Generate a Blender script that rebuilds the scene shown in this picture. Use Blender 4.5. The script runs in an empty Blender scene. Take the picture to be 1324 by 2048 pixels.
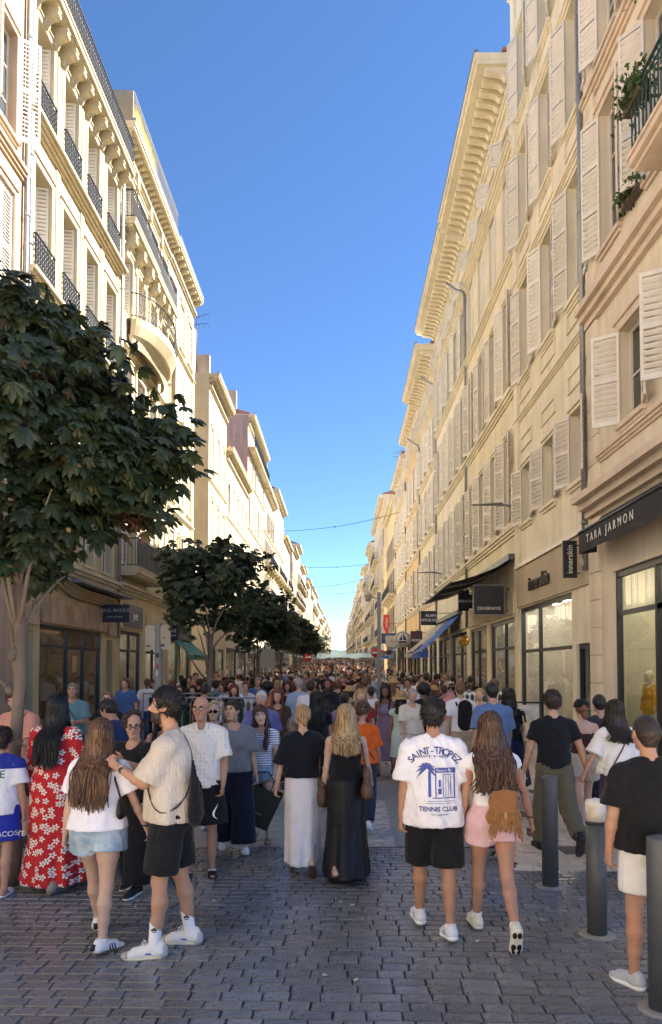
import bpy, bmesh, math, random
import numpy as np
from mathutils import Vector, Matrix
from mathutils.bvhtree import BVHTree

# ------------------------------------------------------------------ camera, sky, sun, exposure
sc = bpy.context.scene
COL = sc.collection
CAM_H = 1.95
PITCH = math.radians(2.2)
cam_d = bpy.data.cameras.new("camera")
cam_d.sensor_fit = 'VERTICAL'; cam_d.sensor_height = 36.0
cam_d.lens = 26.0
cam_d.shift_y = 0.1255; cam_d.shift_x = -0.0088
cam_d.clip_start = 0.1; cam_d.clip_end = 6000
cam = bpy.data.objects.new("camera", cam_d)
cam.location = (0, 0, CAM_H); cam.rotation_euler = (math.pi/2 + PITCH, 0, 0)
COL.objects.link(cam); sc.camera = cam

SUN_EL = math.radians(47.5)
SUN_AZ = math.radians(72)          # clockwise from +Y (street direction): the sun stands over the right-hand roofs, a little ahead
world = bpy.data.worlds.new("World"); sc.world = world; world.use_nodes = True
_nt = world.node_tree
_sky = _nt.nodes.new('ShaderNodeTexSky'); _sky.sky_type = 'NISHITA'; _sky.sun_disc = False
_sky.sun_elevation = SUN_EL; _sky.sun_rotation = SUN_AZ
_sky.air_density = 0.5; _sky.dust_density = 0.0; _sky.ozone_density = 2.0; _sky.altitude = 900
_bg = _nt.nodes['Background']; _bg.inputs['Strength'].default_value = 0.07
_hs = _nt.nodes.new('ShaderNodeHueSaturation'); _hs.inputs['Saturation'].default_value = 1.12
_nt.links.new(_sky.outputs['Color'], _hs.inputs['Color']); _nt.links.new(_hs.outputs['Color'], _bg.inputs['Color'])
sun_d = bpy.data.lights.new("sun", 'SUN'); sun_d.energy = 5.0; sun_d.angle = math.radians(0.5); sun_d.color = (1.0, 0.91, 0.78)
sun = bpy.data.objects.new("sun", sun_d); COL.objects.link(sun)
_sv = Vector((math.sin(SUN_AZ)*math.cos(SUN_EL), math.cos(SUN_AZ)*math.cos(SUN_EL), math.sin(SUN_EL)))
sun.rotation_euler = _sv.to_track_quat('Z', 'Y').to_euler(); sun.location = (30, 30, 60)
sc.view_settings.view_transform = 'Standard'; sc.view_settings.look = 'None'
sc.view_settings.gamma = 1.0; sc.view_settings.exposure = 2.48
sc.view_settings.use_curve_mapping = False
sc.render.engine = 'CYCLES'
sc.cycles.max_bounces = 8; sc.cycles.diffuse_bounces = 5; sc.cycles.glossy_bounces = 3
sc.cycles.transparent_max_bounces = 12; sc.cycles.transmission_bounces = 4
sc.cycles.use_denoising = True
sc.cycles.sample_clamp_indirect = 6.0

rnd = random.Random(7)
nrg = np.random.default_rng(11)
F_PX = 1479.0; X0 = 680.0; Y0 = 1338.0
XL, XR = 7.6, 5.2                      # half street: camera axis to left and right facades

def ground_z(y):
    return 0.02*max(0.0, y-45.0)
def gpt(px, py):
    """ground point seen at a photograph pixel (flat near part of the street)"""
    y = F_PX*CAM_H/(py-Y0)
    return ((px-X0)*y/F_PX, y)

# ------------------------------------------------------------------ materials
MATS = {}
def _lin(c):
    return tuple(((v/12.92) if v <= .04045 else ((v+.055)/1.055)**2.4) for v in c)
def hexc(h):
    return _lin(tuple(int(h[i:i+2], 16)/255 for i in (0, 2, 4)))

def pm(name, col, rough=.7, var=.12, scale=4., bump=.15, bscale=40., bdist=.01, metal=0., spec=.5, streak=0., island=0.,
       objrand=0., stretch=(1, 1, 1), col2=None, c2scale=3., c2lo=.5, c2hi=.6, sheen=0., trans=0., coat=0., wave=None, attr=None):
    """procedural material: base colour broken up by noise, optional stains, grain relief and per-piece variation"""
    if name in MATS: return MATS[name]
    m = bpy.data.materials.new(name); m.use_nodes = True
    nt = m.node_tree; N = nt.nodes; L = nt.links
    b = N['Principled BSDF']
    b.inputs['Roughness'].default_value = rough; b.inputs['Metallic'].default_value = metal
    b.inputs['Specular IOR Level'].default_value = spec
    if sheen: b.inputs['Sheen Weight'].default_value = sheen
    if coat: b.inputs['Coat Weight'].default_value = coat
    tc = N.new('ShaderNodeTexCoord'); mp = N.new('ShaderNodeMapping'); mp.inputs['Scale'].default_value = stretch
    L.new(tc.outputs['Object'], mp.inputs['Vector'])
    def noise(sc_, det=4., vec=None):
        n = N.new('ShaderNodeTexNoise'); n.inputs['Scale'].default_value = sc_; n.inputs['Detail'].default_value = det
        L.new(vec or mp.outputs['Vector'], n.inputs['Vector']); return n.outputs['Fac']
    def ramp(fac, lo, hi, a, c):
        r = N.new('ShaderNodeMapRange'); r.inputs['From Min'].default_value = lo; r.inputs['From Max'].default_value = hi
        r.inputs['To Min'].default_value = a; r.inputs['To Max'].default_value = c; L.new(fac, r.inputs['Value']); return r.outputs['Result']
    def mixc(fac, a, c, bt='MIX'):
        x = N.new('ShaderNodeMix'); x.data_type = 'RGBA'; x.blend_type = bt
        if isinstance(fac, float): x.inputs['Factor'].default_value = fac
        else: L.new(fac, x.inputs['Factor'])
        for s, v in ((x.inputs['A'], a), (x.inputs['B'], c)):
            if isinstance(v, tuple): s.default_value = (*v[:3], 1)
            else: L.new(v, s)
        return x.outputs['Result']
    def bright(c, f):
        x = N.new('ShaderNodeVectorMath'); x.operation = 'SCALE'
        if isinstance(c, tuple): x.inputs[0].default_value = c[:3]
        else: L.new(c, x.inputs[0])
        L.new(f, x.inputs['Scale']); return x.outputs['Vector']
    cur = tuple(col)
    if attr:
        a = N.new('ShaderNodeAttribute'); a.attribute_name = attr; cur = a.outputs['Color']
    if col2 is not None:
        cur = mixc(ramp(noise(c2scale), c2lo, c2hi, 0., 1.), cur, tuple(col2))
    if var:
        cur = bright(cur, ramp(noise(scale), .3, .7, 1-var, 1+var))
    if streak:
        mp2 = N.new('ShaderNodeMapping'); mp2.inputs['Scale'].default_value = (2.2, 2.2, .22); L.new(tc.outputs['Object'], mp2.inputs['Vector'])
        cur = bright(cur, ramp(noise(1.6, 5., mp2.outputs['Vector']), .42, .68, 1., 1-streak))
    if island:
        g = N.new('ShaderNodeNewGeometry')
        cur = bright(cur, ramp(g.outputs['Random Per Island'], 0., 1., 1-island, 1+island))
    if objrand:
        o = N.new('ShaderNodeObjectInfo')
        cur = bright(cur, ramp(o.outputs['Random'], 0., 1., 1-objrand, 1+objrand))
    if isinstance(cur, tuple): b.inputs['Base Color'].default_value = (*cur[:3], 1)
    else: L.new(cur, b.inputs['Base Color'])
    if bump:
        bn = N.new('ShaderNodeBump'); bn.inputs['Strength'].default_value = bump; bn.inputs['Distance'].default_value = bdist
        h = noise(bscale, 3.)
        if wave:
            w = N.new('ShaderNodeTexWave'); w.inputs['Scale'].default_value = wave[0]; w.bands_direction = wave[1]
            w.inputs['Distortion'].default_value = wave[2]; L.new(tc.outputs['Object'], w.inputs['Vector'])
            ad = N.new('ShaderNodeMath'); ad.operation = 'ADD'; L.new(h, ad.inputs[0]); L.new(w.outputs['Fac'], ad.inputs[1]); h = ad.outputs[0]
        L.new(h, bn.inputs['Height']); L.new(bn.outputs['Normal'], b.inputs['Normal'])
    if rough > .12 and rough < .95:
        L.new(ramp(noise(scale*2.3), .3, .7, max(.04, rough-.07), min(1, rough+.07)), b.inputs['Roughness'])
    if trans:
        t = N.new('ShaderNodeBsdfTranslucent'); mx = N.new('ShaderNodeMixShader'); mx.inputs[0].default_value = trans
        if isinstance(cur, tuple): t.inputs['Color'].default_value = (*cur[:3], 1)
        else: L.new(cur, t.inputs['Color'])
        L.new(b.outputs[0], mx.inputs[1]); L.new(t.outputs[0], mx.inputs[2]); L.new(mx.outputs[0], N['Material Output'].inputs['Surface'])
    MATS[name] = m
    return m

def glass_mat(name, tint=(.85, .9, .88), see=.75, rough=.01, ior=1.5):
    if name in MATS: return MATS[name]
    m = bpy.data.materials.new(name); m.use_nodes = True
    nt = m.node_tree; N = nt.nodes; L = nt.links
    N.remove(N['Principled BSDF'])
    fr = N.new('ShaderNodeLayerWeight'); fr.inputs['Blend'].default_value = .5
    gl = N.new('ShaderNodeBsdfGlossy'); gl.inputs['Roughness'].default_value = rough
    tr = N.new('ShaderNodeBsdfTransparent'); tr.inputs['Color'].default_value = (*[t*see for t in tint], 1)
    mx = N.new('ShaderNodeMixShader')
    pw = N.new('ShaderNodeMath'); pw.operation = 'POWER'; pw.inputs[1].default_value = 4.; L.new(fr.outputs['Facing'], pw.inputs[0])
    ad = N.new('ShaderNodeMath'); ad.operation = 'MULTIPLY_ADD'; ad.inputs[1].default_value = .85; ad.inputs[2].default_value = .05
    L.new(pw.outputs[0], ad.inputs[0]); L.new(ad.outputs[0], mx.inputs[0])
    L.new(tr.outputs[0], mx.inputs[1]); L.new(gl.outputs[0], mx.inputs[2])
    L.new(mx.outputs[0], N['Material Output'].inputs['Surface'])
    MATS[name] = m; return m

def fabric(hexv, name=None, rough=.85, wr=.35, weave=0., **kw):
    n = name or ('cloth_'+hexv)
    return pm(n, hexc(hexv), rough, var=.06, scale=9., bump=wr, bscale=13., bdist=.03, sheen=.1, spec=.25, **kw)
def paint(hexv, rough=.45, name=None, **kw):
    return pm(name or ('paint_'+hexv), hexc(hexv), rough, **{**dict(var=.06, scale=6., bump=.05, bscale=60.), **kw})

# ------------------------------------------------------------------ mesh helpers
def tag(o, label=None, cat=None, group=None, kind=None):
    if label: o["label"] = label
    if cat: o["category"] = cat
    if group: o["group"] = group
    if kind: o["kind"] = kind
    return o
def empty(name, loc=(0, 0, 0), rz=0., label=None, cat=None, group=None, kind=None, parent=None):
    o = bpy.data.objects.new(name, None); COL.objects.link(o); o.location = loc; o.rotation_euler = (0, 0, rz)
    o.empty_display_size = .1
    if parent: o.parent = parent
    return tag(o, label, cat, group, kind)
def mesh_obj(name, me, parent=None, loc=None, rot=None, scale=None):
    o = bpy.data.objects.new(name, me); COL.objects.link(o)
    if parent is not None: o.parent = parent
    if loc is not None: o.location = loc
    if rot is not None: o.rotation_euler = rot
    if scale is not None: o.scale = scale
    return o
def copy_tree(o, parent=None):
    c = o.copy(); COL.objects.link(c); c.parent = parent
    for ch in list(o.children): copy_tree(ch, c)
    return c
def np_mesh(name, V, Fq, mats=(), smooth=True, fm=None):
    me = bpy.data.meshes.new(name)
    if isinstance(Fq, np.ndarray) and Fq.ndim == 2 and len(Fq):
        me.vertices.add(len(V)); me.vertices.foreach_set('co', np.asarray(V, np.float32).ravel()); me.loops.add(Fq.size); me.loops.foreach_set('vertex_index', Fq.astype(np.int32).ravel())
        me.polygons.add(len(Fq)); me.polygons.foreach_set('loop_start', np.arange(0, Fq.size, Fq.shape[1], dtype=np.int32)); me.update(calc_edges=True)
    else: me.from_pydata(np.asarray(V, float).tolist(), [], [list(map(int, f)) for f in Fq])
    for m in mats: me.materials.append(m)
    if fm is not None: me.polygons.foreach_set('material_index', np.asarray(fm, np.int32))
    if smooth: me.polygons.foreach_set('use_smooth', np.ones(len(me.polygons), bool))
    me.update(); return me

class MB:
    """collects simple shapes into one mesh"""
    def __init__(s): s.v = []; s.f = []; s.m = []; s.sm = []
    def add(s, vs, fs, mi=0, smooth=False):
        b = len(s.v); s.v.extend(tuple(p) for p in vs)
        for f in fs: s.f.append([i+b for i in f]); s.m.append(mi); s.sm.append(smooth)
        return s
    def box(s, x0, x1, y0, y1, z0, z1, mi=0):
        vs = [(x, y, z) for z in (z0, z1) for y in (y0, y1) for x in (x0, x1)]
        return s.add(vs, [(0, 2, 3, 1), (4, 5, 7, 6), (0, 1, 5, 4), (2, 6, 7, 3), (0, 4, 6, 2), (1, 3, 7, 5)], mi)
    def bbox(s, x0, x1, y0, y1, z0, z1, b=.01, mi=0):
        """box with chamfered top edges (z1 side)"""
        vs = [(x0, y0, z0), (x1, y0, z0), (x1, y1, z0), (x0, y1, z0), (x0, y0, z1-b), (x1, y0, z1-b), (x1, y1, z1-b), (x0, y1, z1-b),
              (x0+b, y0+b, z1), (x1-b, y0+b, z1), (x1-b, y1-b, z1), (x0+b, y1-b, z1)]
        fs = [(0, 1, 5, 4), (1, 2, 6, 5), (2, 3, 7, 6), (3, 0, 4, 7), (4, 5, 9, 8), (5, 6, 10, 9), (6, 7, 11, 10), (7, 4, 8, 11), (8, 9, 10, 11)]
        return s.add(vs, fs, mi)
    def quad(s, a, b, c, d, mi=0): return s.add([a, b, c, d], [(0, 1, 2, 3)], mi)
    def tube(s, pts, r, n=8, mi=0, cap=True, smooth=True, flat=None):
        P = [Vector(p) for p in pts]; k = len(P); rs = r if isinstance(r, (list, tuple)) else [r]*k
        vs = []; up = Vector((0, 0, 1)); prev = None
        for i, p in enumerate(P):
            t = (P[min(i+1, k-1)]-P[max(i-1, 0)]).normalized()
            if prev is None:
                a = t.cross(up)
                if a.length < 1e-3: a = t.cross(Vector((1, 0, 0)))
                a.normalize()
            else:
                a = prev - t*prev.dot(t)
                if a.length < 1e-5: a = t.cross(up)
                a.normalize()
            prev = a; b = t.cross(a)
            for j in range(n):
                an = 2*math.pi*j/n
                vs.append(p + a*(math.cos(an)*rs[i]) + b*(math.sin(an)*rs[i]))
        fs = [(i*n+j, i*n+(j+1) % n, (i+1)*n+(j+1) % n, (i+1)*n+j) for i in range(k-1) for j in range(n)]
        if cap: fs += [tuple(range(n))[::-1], tuple((k-1)*n+j for j in range(n))]
        return s.add(vs, fs, mi, smooth)
    def lathe(s, prof, n=20, c=(0, 0, 0), mi=0, smooth=True, axis='z'):
        vs = []
        for r, z in prof:
            for j in range(n):
                a = 2*math.pi*j/n
                p = (r*math.cos(a), r*math.sin(a), z)
                if axis == 'y': p = (p[0], p[2], p[1])
                if axis == 'x': p = (p[2], p[0], p[1])
                vs.append((p[0]+c[0], p[1]+c[1], p[2]+c[2]))
        k = len(prof)
        fs = [(i*n+j, i*n+(j+1) % n, (i+1)*n+(j+1) % n, (i+1)*n+j) for i in range(k-1) for j in range(n)]
        fs += [tuple(range(n))[::-1], tuple((k-1)*n+j for j in range(n))]
        return s.add(vs, fs, mi, smooth)
    def prism(s, poly, axis, a, b, mi=0):
        """extrude a 2-D outline between a and b along axis (outline fills the other two axes in order)"""
        n = len(poly); vs = []
        for t in (a, b):
            for p, q in poly:
                vs.append({'x': (t, p, q), 'y': (p, t, q), 'z': (p, q, t)}[axis])
        fs = [tuple(range(n))[::-1], tuple(range(n, 2*n))] + [(i, (i+1) % n, n+(i+1) % n, n+i) for i in range(n)]
        return s.add(vs, fs, mi)
    def mesh(s, name, mats):
        me = bpy.data.meshes.new(name)
        me.from_pydata([tuple(v) for v in s.v], [], s.f)
        for m in (mats if isinstance(mats, (list, tuple)) else [mats]): me.materials.append(m)
        me.polygons.foreach_set('material_index', s.m); me.polygons.foreach_set('use_smooth', s.sm)
        me.update(); return me
    def build(s, name, mats, parent=None, loc=None, rot=None, scale=None, fix=True):
        me = s.mesh(name, mats)
        if fix:
            bm = bmesh.new(); bm.from_mesh(me); bmesh.ops.recalc_face_normals(bm, faces=bm.faces); bm.to_mesh(me); bm.free()
        return mesh_obj(name, me, parent, loc, rot, scale)

_txt_cache = {}
def text_mesh(body, size=1., depth=.004, bold=0., spacing=1., align='CENTER'):
    """lettering as a flat mesh in the local XY plane"""
    key = (body, size, depth, bold, spacing, align)
    if key in _txt_cache: return _txt_cache[key]
    cu = bpy.data.curves.new('lettering', 'FONT'); cu.body = body; cu.size = size; cu.extrude = depth; cu.offset = bold
    cu.align_x = align; cu.align_y = 'CENTER'; cu.space_character = spacing; cu.resolution_u = 3
    o = bpy.data.objects.new('lettering', cu); COL.objects.link(o)
    dg = bpy.context.evaluated_depsgraph_get(); ev = o.evaluated_get(dg)
    me = bpy.data.meshes.new_from_object(ev)
    bpy.data.objects.remove(o); bpy.data.curves.remove(cu)
    _txt_cache[key] = me
    return me
def text_obj(body, size, mat, parent, loc, rot, depth=.004, bold=0., spacing=1., name='lettering', sx=1., align='CENTER'):
    me = text_mesh(body, size, depth, bold, spacing, align).copy(); me.materials.clear(); me.materials.append(mat)
    return mesh_obj(name, me, parent, loc, rot, (sx, 1, 1))
# ------------------------------------------------------------------ ground
M_asph = pm('asphalt', hexc('959494'), .75, var=.12, scale=1.5, bump=.3, bscale=160, bdist=.004, col2=hexc('888687'), c2scale=.7, spec=.4)
M_sett = pm('sett_stone', hexc('75777a'), .3, var=.14, scale=14, bump=.2, bscale=45, bdist=.005, island=.17, spec=.4, col2=hexc('686663'), c2scale=.9, c2lo=.45, c2hi=.62)
M_settp = pm('sett_stone_single', hexc('75777a'), .3, var=.14, scale=14, bump=.2, bscale=45, bdist=.005, objrand=.17, spec=.4, col2=hexc('686663'), c2scale=2.9, c2lo=.45, c2hi=.62)
M_joint = pm('sett_joint', hexc('3f3b37'), .95, var=.25, scale=30, bump=.4, bscale=120)
M_brick = pm('paving_brick', hexc('c6b6a0'), .7, var=.1, scale=8, bump=.2, bscale=70, bdist=.004, island=.16)
M_brickp = pm('paving_brick_single', hexc('c6b6a0'), .7, var=.1, scale=8, bump=.2, bscale=70, bdist=.004, objrand=.16)
M_slabd = pm('dark_paving', hexc('4f4d4c'), .6, var=.15, scale=8, bump=.2, bscale=70, island=.1)
M_walk = pm('pale_paving', hexc('bba993'), .8, var=.12, scale=3, bump=.2, bscale=60)
M_kerb = pm('kerb_granite', hexc('8a847b'), .7, var=.15, scale=12, bump=.3, bscale=90)

def sheet(name, rects, z, mat, kind='structure'):
    m = MB()
    for x0, x1, y0, y1 in rects:
        ys = [y0]+[y for y in range(int(math.ceil(y0/5+.001))*5, int(y1), 5) if y > y0] + [y1] if y1-y0 > 6 else [y0, y1]
        for a, b in zip(ys, ys[1:]):
            m.quad((x0, a, z+ground_z(a)), (x1, a, z+ground_z(a)), (x1, b, z+ground_z(b)), (x0, b, z+ground_z(b)))
    o = m.build(name, mat); return tag(o, kind=kind)
_g = MB()
_ys = [-60, 45, 120, 250, 500, 900, 2500]
for a, b in zip(_ys, _ys[1:]):
    za, zb = ground_z(min(a, 500)), ground_z(min(b, 500))
    _g.quad((-900, a, -.06+za), (900, a, -.06+za), (900, b, -.06+zb), (-900, b, -.06+zb))
tag(_g.build('ground', M_walk), kind='structure')
Y_SETT = 8.24
KL, KR = -2.55, 1.62                    # kerb lines of the carriageway
sheet('road', [(KL, KR, Y_SETT, 480)], -.03, M_asph)
sheet('pavement_left', [(-30, KL-.12, Y_SETT, 480)], .0, M_walk)
sheet('pavement_right', [(KR+.12, 30, 14.0, 480)], .0, M_walk)
def kerb(name, x0, x1, y0, y1, label):
    root = empty(name, (0, y0, 0), kind='structure')
    n = int((y1-y0)/1.0); me = None
    for i in range(n):
        yy = y0+i; z = ground_z(yy)
        if me is None:
            mb = MB(); mb.bbox(x0, x1, .004, .994, -.12, .012, .012); me = mb.mesh('kerb_stone', M_kerb)
        mesh_obj('kerb_stone', me, root, (0, i, z))
kerb('kerb_left', KL-.12, KL, Y_SETT, 60, '')
kerb('kerb_right', KR, KR+.12, Y_SETT, 60, '')

# stone setts of the raised crossing: courses run across the street, turned a little against it
sett_root = empty('sett_paving', (0, 5, 0), kind='structure')
_a = math.radians(-1.6); ca, sa = math.cos(_a), math.sin(_a)
def rot_xy(u, v): return (u*ca - v*sa, u*sa + v*ca)
_bed = MB(); _bed.quad((-14, 3.2, -.012), (14, 3.2, -.012), (14, Y_SETT, -.012), (-14, Y_SETT, -.012))
_o = _bed.build('mortar_bed', M_joint, sett_root, (0, -5, 0))
stones = []
v = -1.6
row = 0; NARROW = (.17, .275)
r2 = random.Random(3)
while v < 4.2:
    narrow = NARROW[0] <= v < NARROW[1]
    hgt = .052 if narrow else .098+r2.uniform(-.005, .005)
    u = -9.0 + r2.uniform(0, .2)
    while u < 7.0:
        ln = r2.uniform(.15, .24) if not narrow else r2.uniform(.19, .24)
        cx, cy = rot_xy(u+ln/2, v+hgt/2)
        lim = Y_SETT - 5
        if cx > KR+.02: lim = 7.24-5
        if -1.6 < cy < lim-.07 and abs(cx) < 9:
            stones.append((cx, cy, ln, hgt))
        u += ln + r2.uniform(.006, .010)
    v += hgt + (.014 if not narrow else .011)
    row += 1
def sett_verts(ln, hg, rr):
    j = lambda s: rr.uniform(-s, s)
    x, y = ln/2, hg/2; b = .0045; c = .012
    base = [(-x+j(.004), -y+j(.003)), (x+j(.004), -y+j(.003)), (x+j(.004), y+j(.003)), (-x+j(.004), y+j(.003))]
    zt = [.004+j(.0016) for _ in range(4)]
    vs = [(p[0], p[1], -.03) for p in base] + [(p[0], p[1], z-.007) for p, z in zip(base, zt)]
    vs += [(p[0]*(1-b/x*1.3), p[1]*(1-b/y), z) for p, z in zip(base, zt)] + [(j(.02), j(.01), sum(zt)/4+.0008)]
    fs = [(0, 1, 5, 4), (1, 2, 6, 5), (2, 3, 7, 6), (3, 0, 4, 7), (4, 5, 9, 8), (5, 6, 10, 9), (6, 7, 11, 10), (7, 4, 8, 11),
          (8, 9, 12), (9, 10, 12), (10, 11, 12), (11, 8, 12)]
    return vs, fs
def near_key(s):
    d = s[1]+5; px = 680+s[0]*F_PX/max(d, .5); vis = 0 <= px <= 1324 and d > 4.02
    return (0 if vis else 1, d)
stones.sort(key=near_key)
rest = MB(); proto = []
for i in range(14):
    mb = MB(); vs, fs = sett_verts(.2, .098, r2); mb.add(vs, fs, 0, False); proto.append(mb.mesh('sett', M_settp))
for i, (cx, cy, ln, hg) in enumerate(stones):
    if i < 300:
        o = mesh_obj('sett', proto[i % 14], sett_root, (cx, cy, 0), (r2.uniform(-.012, .012), r2.uniform(-.008, .008), _a+r2.uniform(-.006, .006)), (ln/.2, hg/.098, 1))
    else:
        vs, fs = sett_verts(ln, hg, r2); t = _a+r2.uniform(-.006, .006); c_, s_ = math.cos(t), math.sin(t)
        rest.add([(p[0]*c_-p[1]*s_+cx, p[0]*s_+p[1]*c_+cy, p[2]) for p in vs], fs, 0, False)
tag(rest.build('setts_beyond', M_sett, sett_root, fix=False), kind='stuff')

# brick pavement on the right, with dark slabs let in
walk_root = empty('brick_pavement', (KR, 7.24, 0), kind='structure')
_bed = MB(); _bed.quad((0, 0, -.012), (5, 0, -.012), (5, 6.76, -.012), (0, 6.76, -.012)); _bed.build('mortar_bed', M_joint, walk_root)
darks = [(.75, .62, 1.15, .98), (2.05, .35, 2.42, .85), (.45, 2.6, .9, 3.0), (2.2, 2.4, 2.7, 2.8), (1.4, 4.4, 1.8, 4.8), (3.0, 1.3, 3.5, 1.7)]
dm = MB(); ib = 0; bricks = []
v = .01
while v < 6.7:
    u = .0 + r2.uniform(0, .2)
    while u < 4.9:
        ln = .215
        mx, my = u+ln/2, v+.05
        if not any(d[0] < mx < d[2] and d[1] < my < d[3] for d in darks): bricks.append((u, v, ln))
        u += ln+.006
    v += .108
for d in darks:
    mb = MB(); mb.bbox(d[0], d[2], d[1], d[3], -.03, .003, .006); mb.build('dark_slab', M_slabd, walk_root)
mb = MB(); mb.bbox(0, .215, 0, .102, -.03, 0, .006); bme = mb.mesh('brick', M_brickp)
rest = MB()
for i, (u, v, ln) in enumerate(bricks):
    if i < 300: mesh_obj('brick', bme, walk_root, (u, v, r2.uniform(-.002, .003)))
    else: rest.bbox(u, u+ln, v, v+.102, -.03, r2.uniform(-.002, .003), .006)
tag(rest.build('bricks_beyond', M_brick, walk_root, fix=False), kind='stuff')

# worn paint on the carriageway behind the crossing
M_wornw = pm('worn_white_paint', hexc('b3b4b2'), .7, var=.2, scale=7, bump=.2, bscale=90, col2=hexc('8f9092'), c2scale=9, c2lo=.4, c2hi=.6)
M_worng = pm('worn_green_paint', hexc('86928b'), .7, var=.2, scale=6, bump=.2, bscale=90, col2=hexc('83878a'), c2scale=11, c2lo=.42, c2hi=.62)
for nm, x0, x1, y0, y1, mt in (('road_marking', .25, .62, 8.3, 11.2, M_wornw), ('road_marking', .64, 1.5, 8.3, 11.0, M_worng), ('road_marking', -1.3, -.7, 8.6, 11.2, M_worng)):
    mb = MB(); mb.quad((x0, y0, -.025), (x1, y0, -.025), (x1+.05, y1, -.025), (x0+.03, y1, -.025)); tag(mb.build(nm, mt), kind='structure')
# scraps lying on the setts
lm_ = MB(); rl = random.Random(17)
for k in range(46):
    x_, y_ = rl.uniform(-3., 2.6), rl.uniform(4.2, 8.0); a_ = rl.uniform(0, 6.28); l_ = rl.uniform(.008, .022); w_ = l_*rl.uniform(.3, .8); c_, s_ = math.cos(a_), math.sin(a_)
    q_ = [(x_+dx*c_-dy*s_, y_+dx*s_+dy*c_, .009+rl.uniform(0, .006)) for dx, dy in ((-l_, -w_), (l_, -w_), (l_*.8, w_), (-l_*.9, w_))]
    lm_.add(q_+[(p[0], p[1], p[2]+.004) for p in q_], [(0, 1, 2, 3), (4, 5, 6, 7), (0, 1, 5, 4), (1, 2, 6, 5), (2, 3, 7, 6), (3, 0, 4, 7)], rl.randrange(3))
tag(lm_.build('litter', [paint('c9c2b2', .8), paint('8a6a45', .8), paint('b08a5a', .8)]), 'scattered cigarette ends and dry leaf scraps on the setts', kind='stuff')
# far hill closing the street
mb = MB()
hp = [(-400, 40), (-200, 52), (-80, 38), (-25, 25), (0, 21), (30, 24), (90, 40), (200, 55), (400, 40)]
for (xa, ha), (xb, hb) in zip(hp, hp[1:]):
    mb.add([(xa, 640, 5), (xb, 640, 5), (xb, 760, hb), (xa, 760, ha), (xb, 900, hb*.6), (xa, 900, ha*.6)], [(0, 1, 2, 3), (3, 2, 4, 5)], 0, True)
tag(mb.build('hill', pm('hill_green', hexc('39443f'), .95, var=.35, scale=.15, bump=0)), kind='structure')
# ------------------------------------------------------------------ buildings
def stucco(hexv, streak=.14, name=None):
    return pm(name or 'stucco_'+hexv, hexc(hexv), .88, var=.09, scale=.9, bump=.22, bscale=28, bdist=.006, streak=streak, spec=.25)
M_shut = pm('shutter_grey', hexc('d8d4cc'), .6, var=.07, scale=5, bump=.1, bscale=50, objrand=.1)
M_shutw = pm('shutter_white', hexc('dedad2'), .6, var=.06, scale=5, bump=.1, bscale=50, objrand=.07)
M_shutt = pm('shutter_taupe', hexc('8d8378'), .6, var=.07, scale=5, bump=.1, bscale=50, objrand=.1)
M_shutg = pm('shutter_green', hexc('3d5a50'), .6, var=.07, scale=5, bump=.1, bscale=50, objrand=.1)
M_wfr = pm('window_frame_paint', hexc('d6d2c8'), .5, var=.05, bump=.05)
M_iron = pm('wrought_iron', hexc('2b3038'), .45, var=.15, scale=20, bump=.1, metal=.3)
M_irong = pm('green_iron', hexc('2a4640'), .45, var=.15, scale=20, bump=.1, metal=.2)
M_zinc = pm('zinc_pipe', hexc('8e9296'), .45, var=.12, scale=4, bump=.1, metal=.5)
M_roof = pm('clay_roof', hexc('9a6d55'), .85, var=.2, scale=3, bump=.5, bscale=18, bdist=.03)
M_roofz = pm('zinc_roof', hexc('70757c'), .5, var=.12, scale=2, bump=.1, metal=.4)
M_dark = pm('shop_dark', hexc('23262b'), .4, var=.1, scale=10, bump=.05)
M_darkb = pm('shop_navy', hexc('1a2136'), .4, var=.1, scale=10, bump=.05)
M_wglass = pm('window_glass', hexc('39424a'), .06, var=.35, scale=.8, bump=.02, bscale=2., spec=.8, objrand=.5)
M_curt = pm('net_curtain', hexc('cfcabf'), .9, var=.1, scale=3, bump=.5, bscale=12, stretch=(4, 4, .4))
M_sglass = glass_mat('shop_glass', see=.82)
M_lampon = None
def emit(name, col, st):
    if name in MATS: return MATS[name]
    m = bpy.data.materials.new(name); m.use_nodes = True; nt = m.node_tree
    e = nt.nodes.new('ShaderNodeEmission'); e.inputs[0].default_value = (*col, 1); e.inputs[1].default_value = st
    nt.links.new(e.outputs[0], nt.nodes['Material Output'].inputs['Surface']); MATS[name] = m; return m

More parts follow.
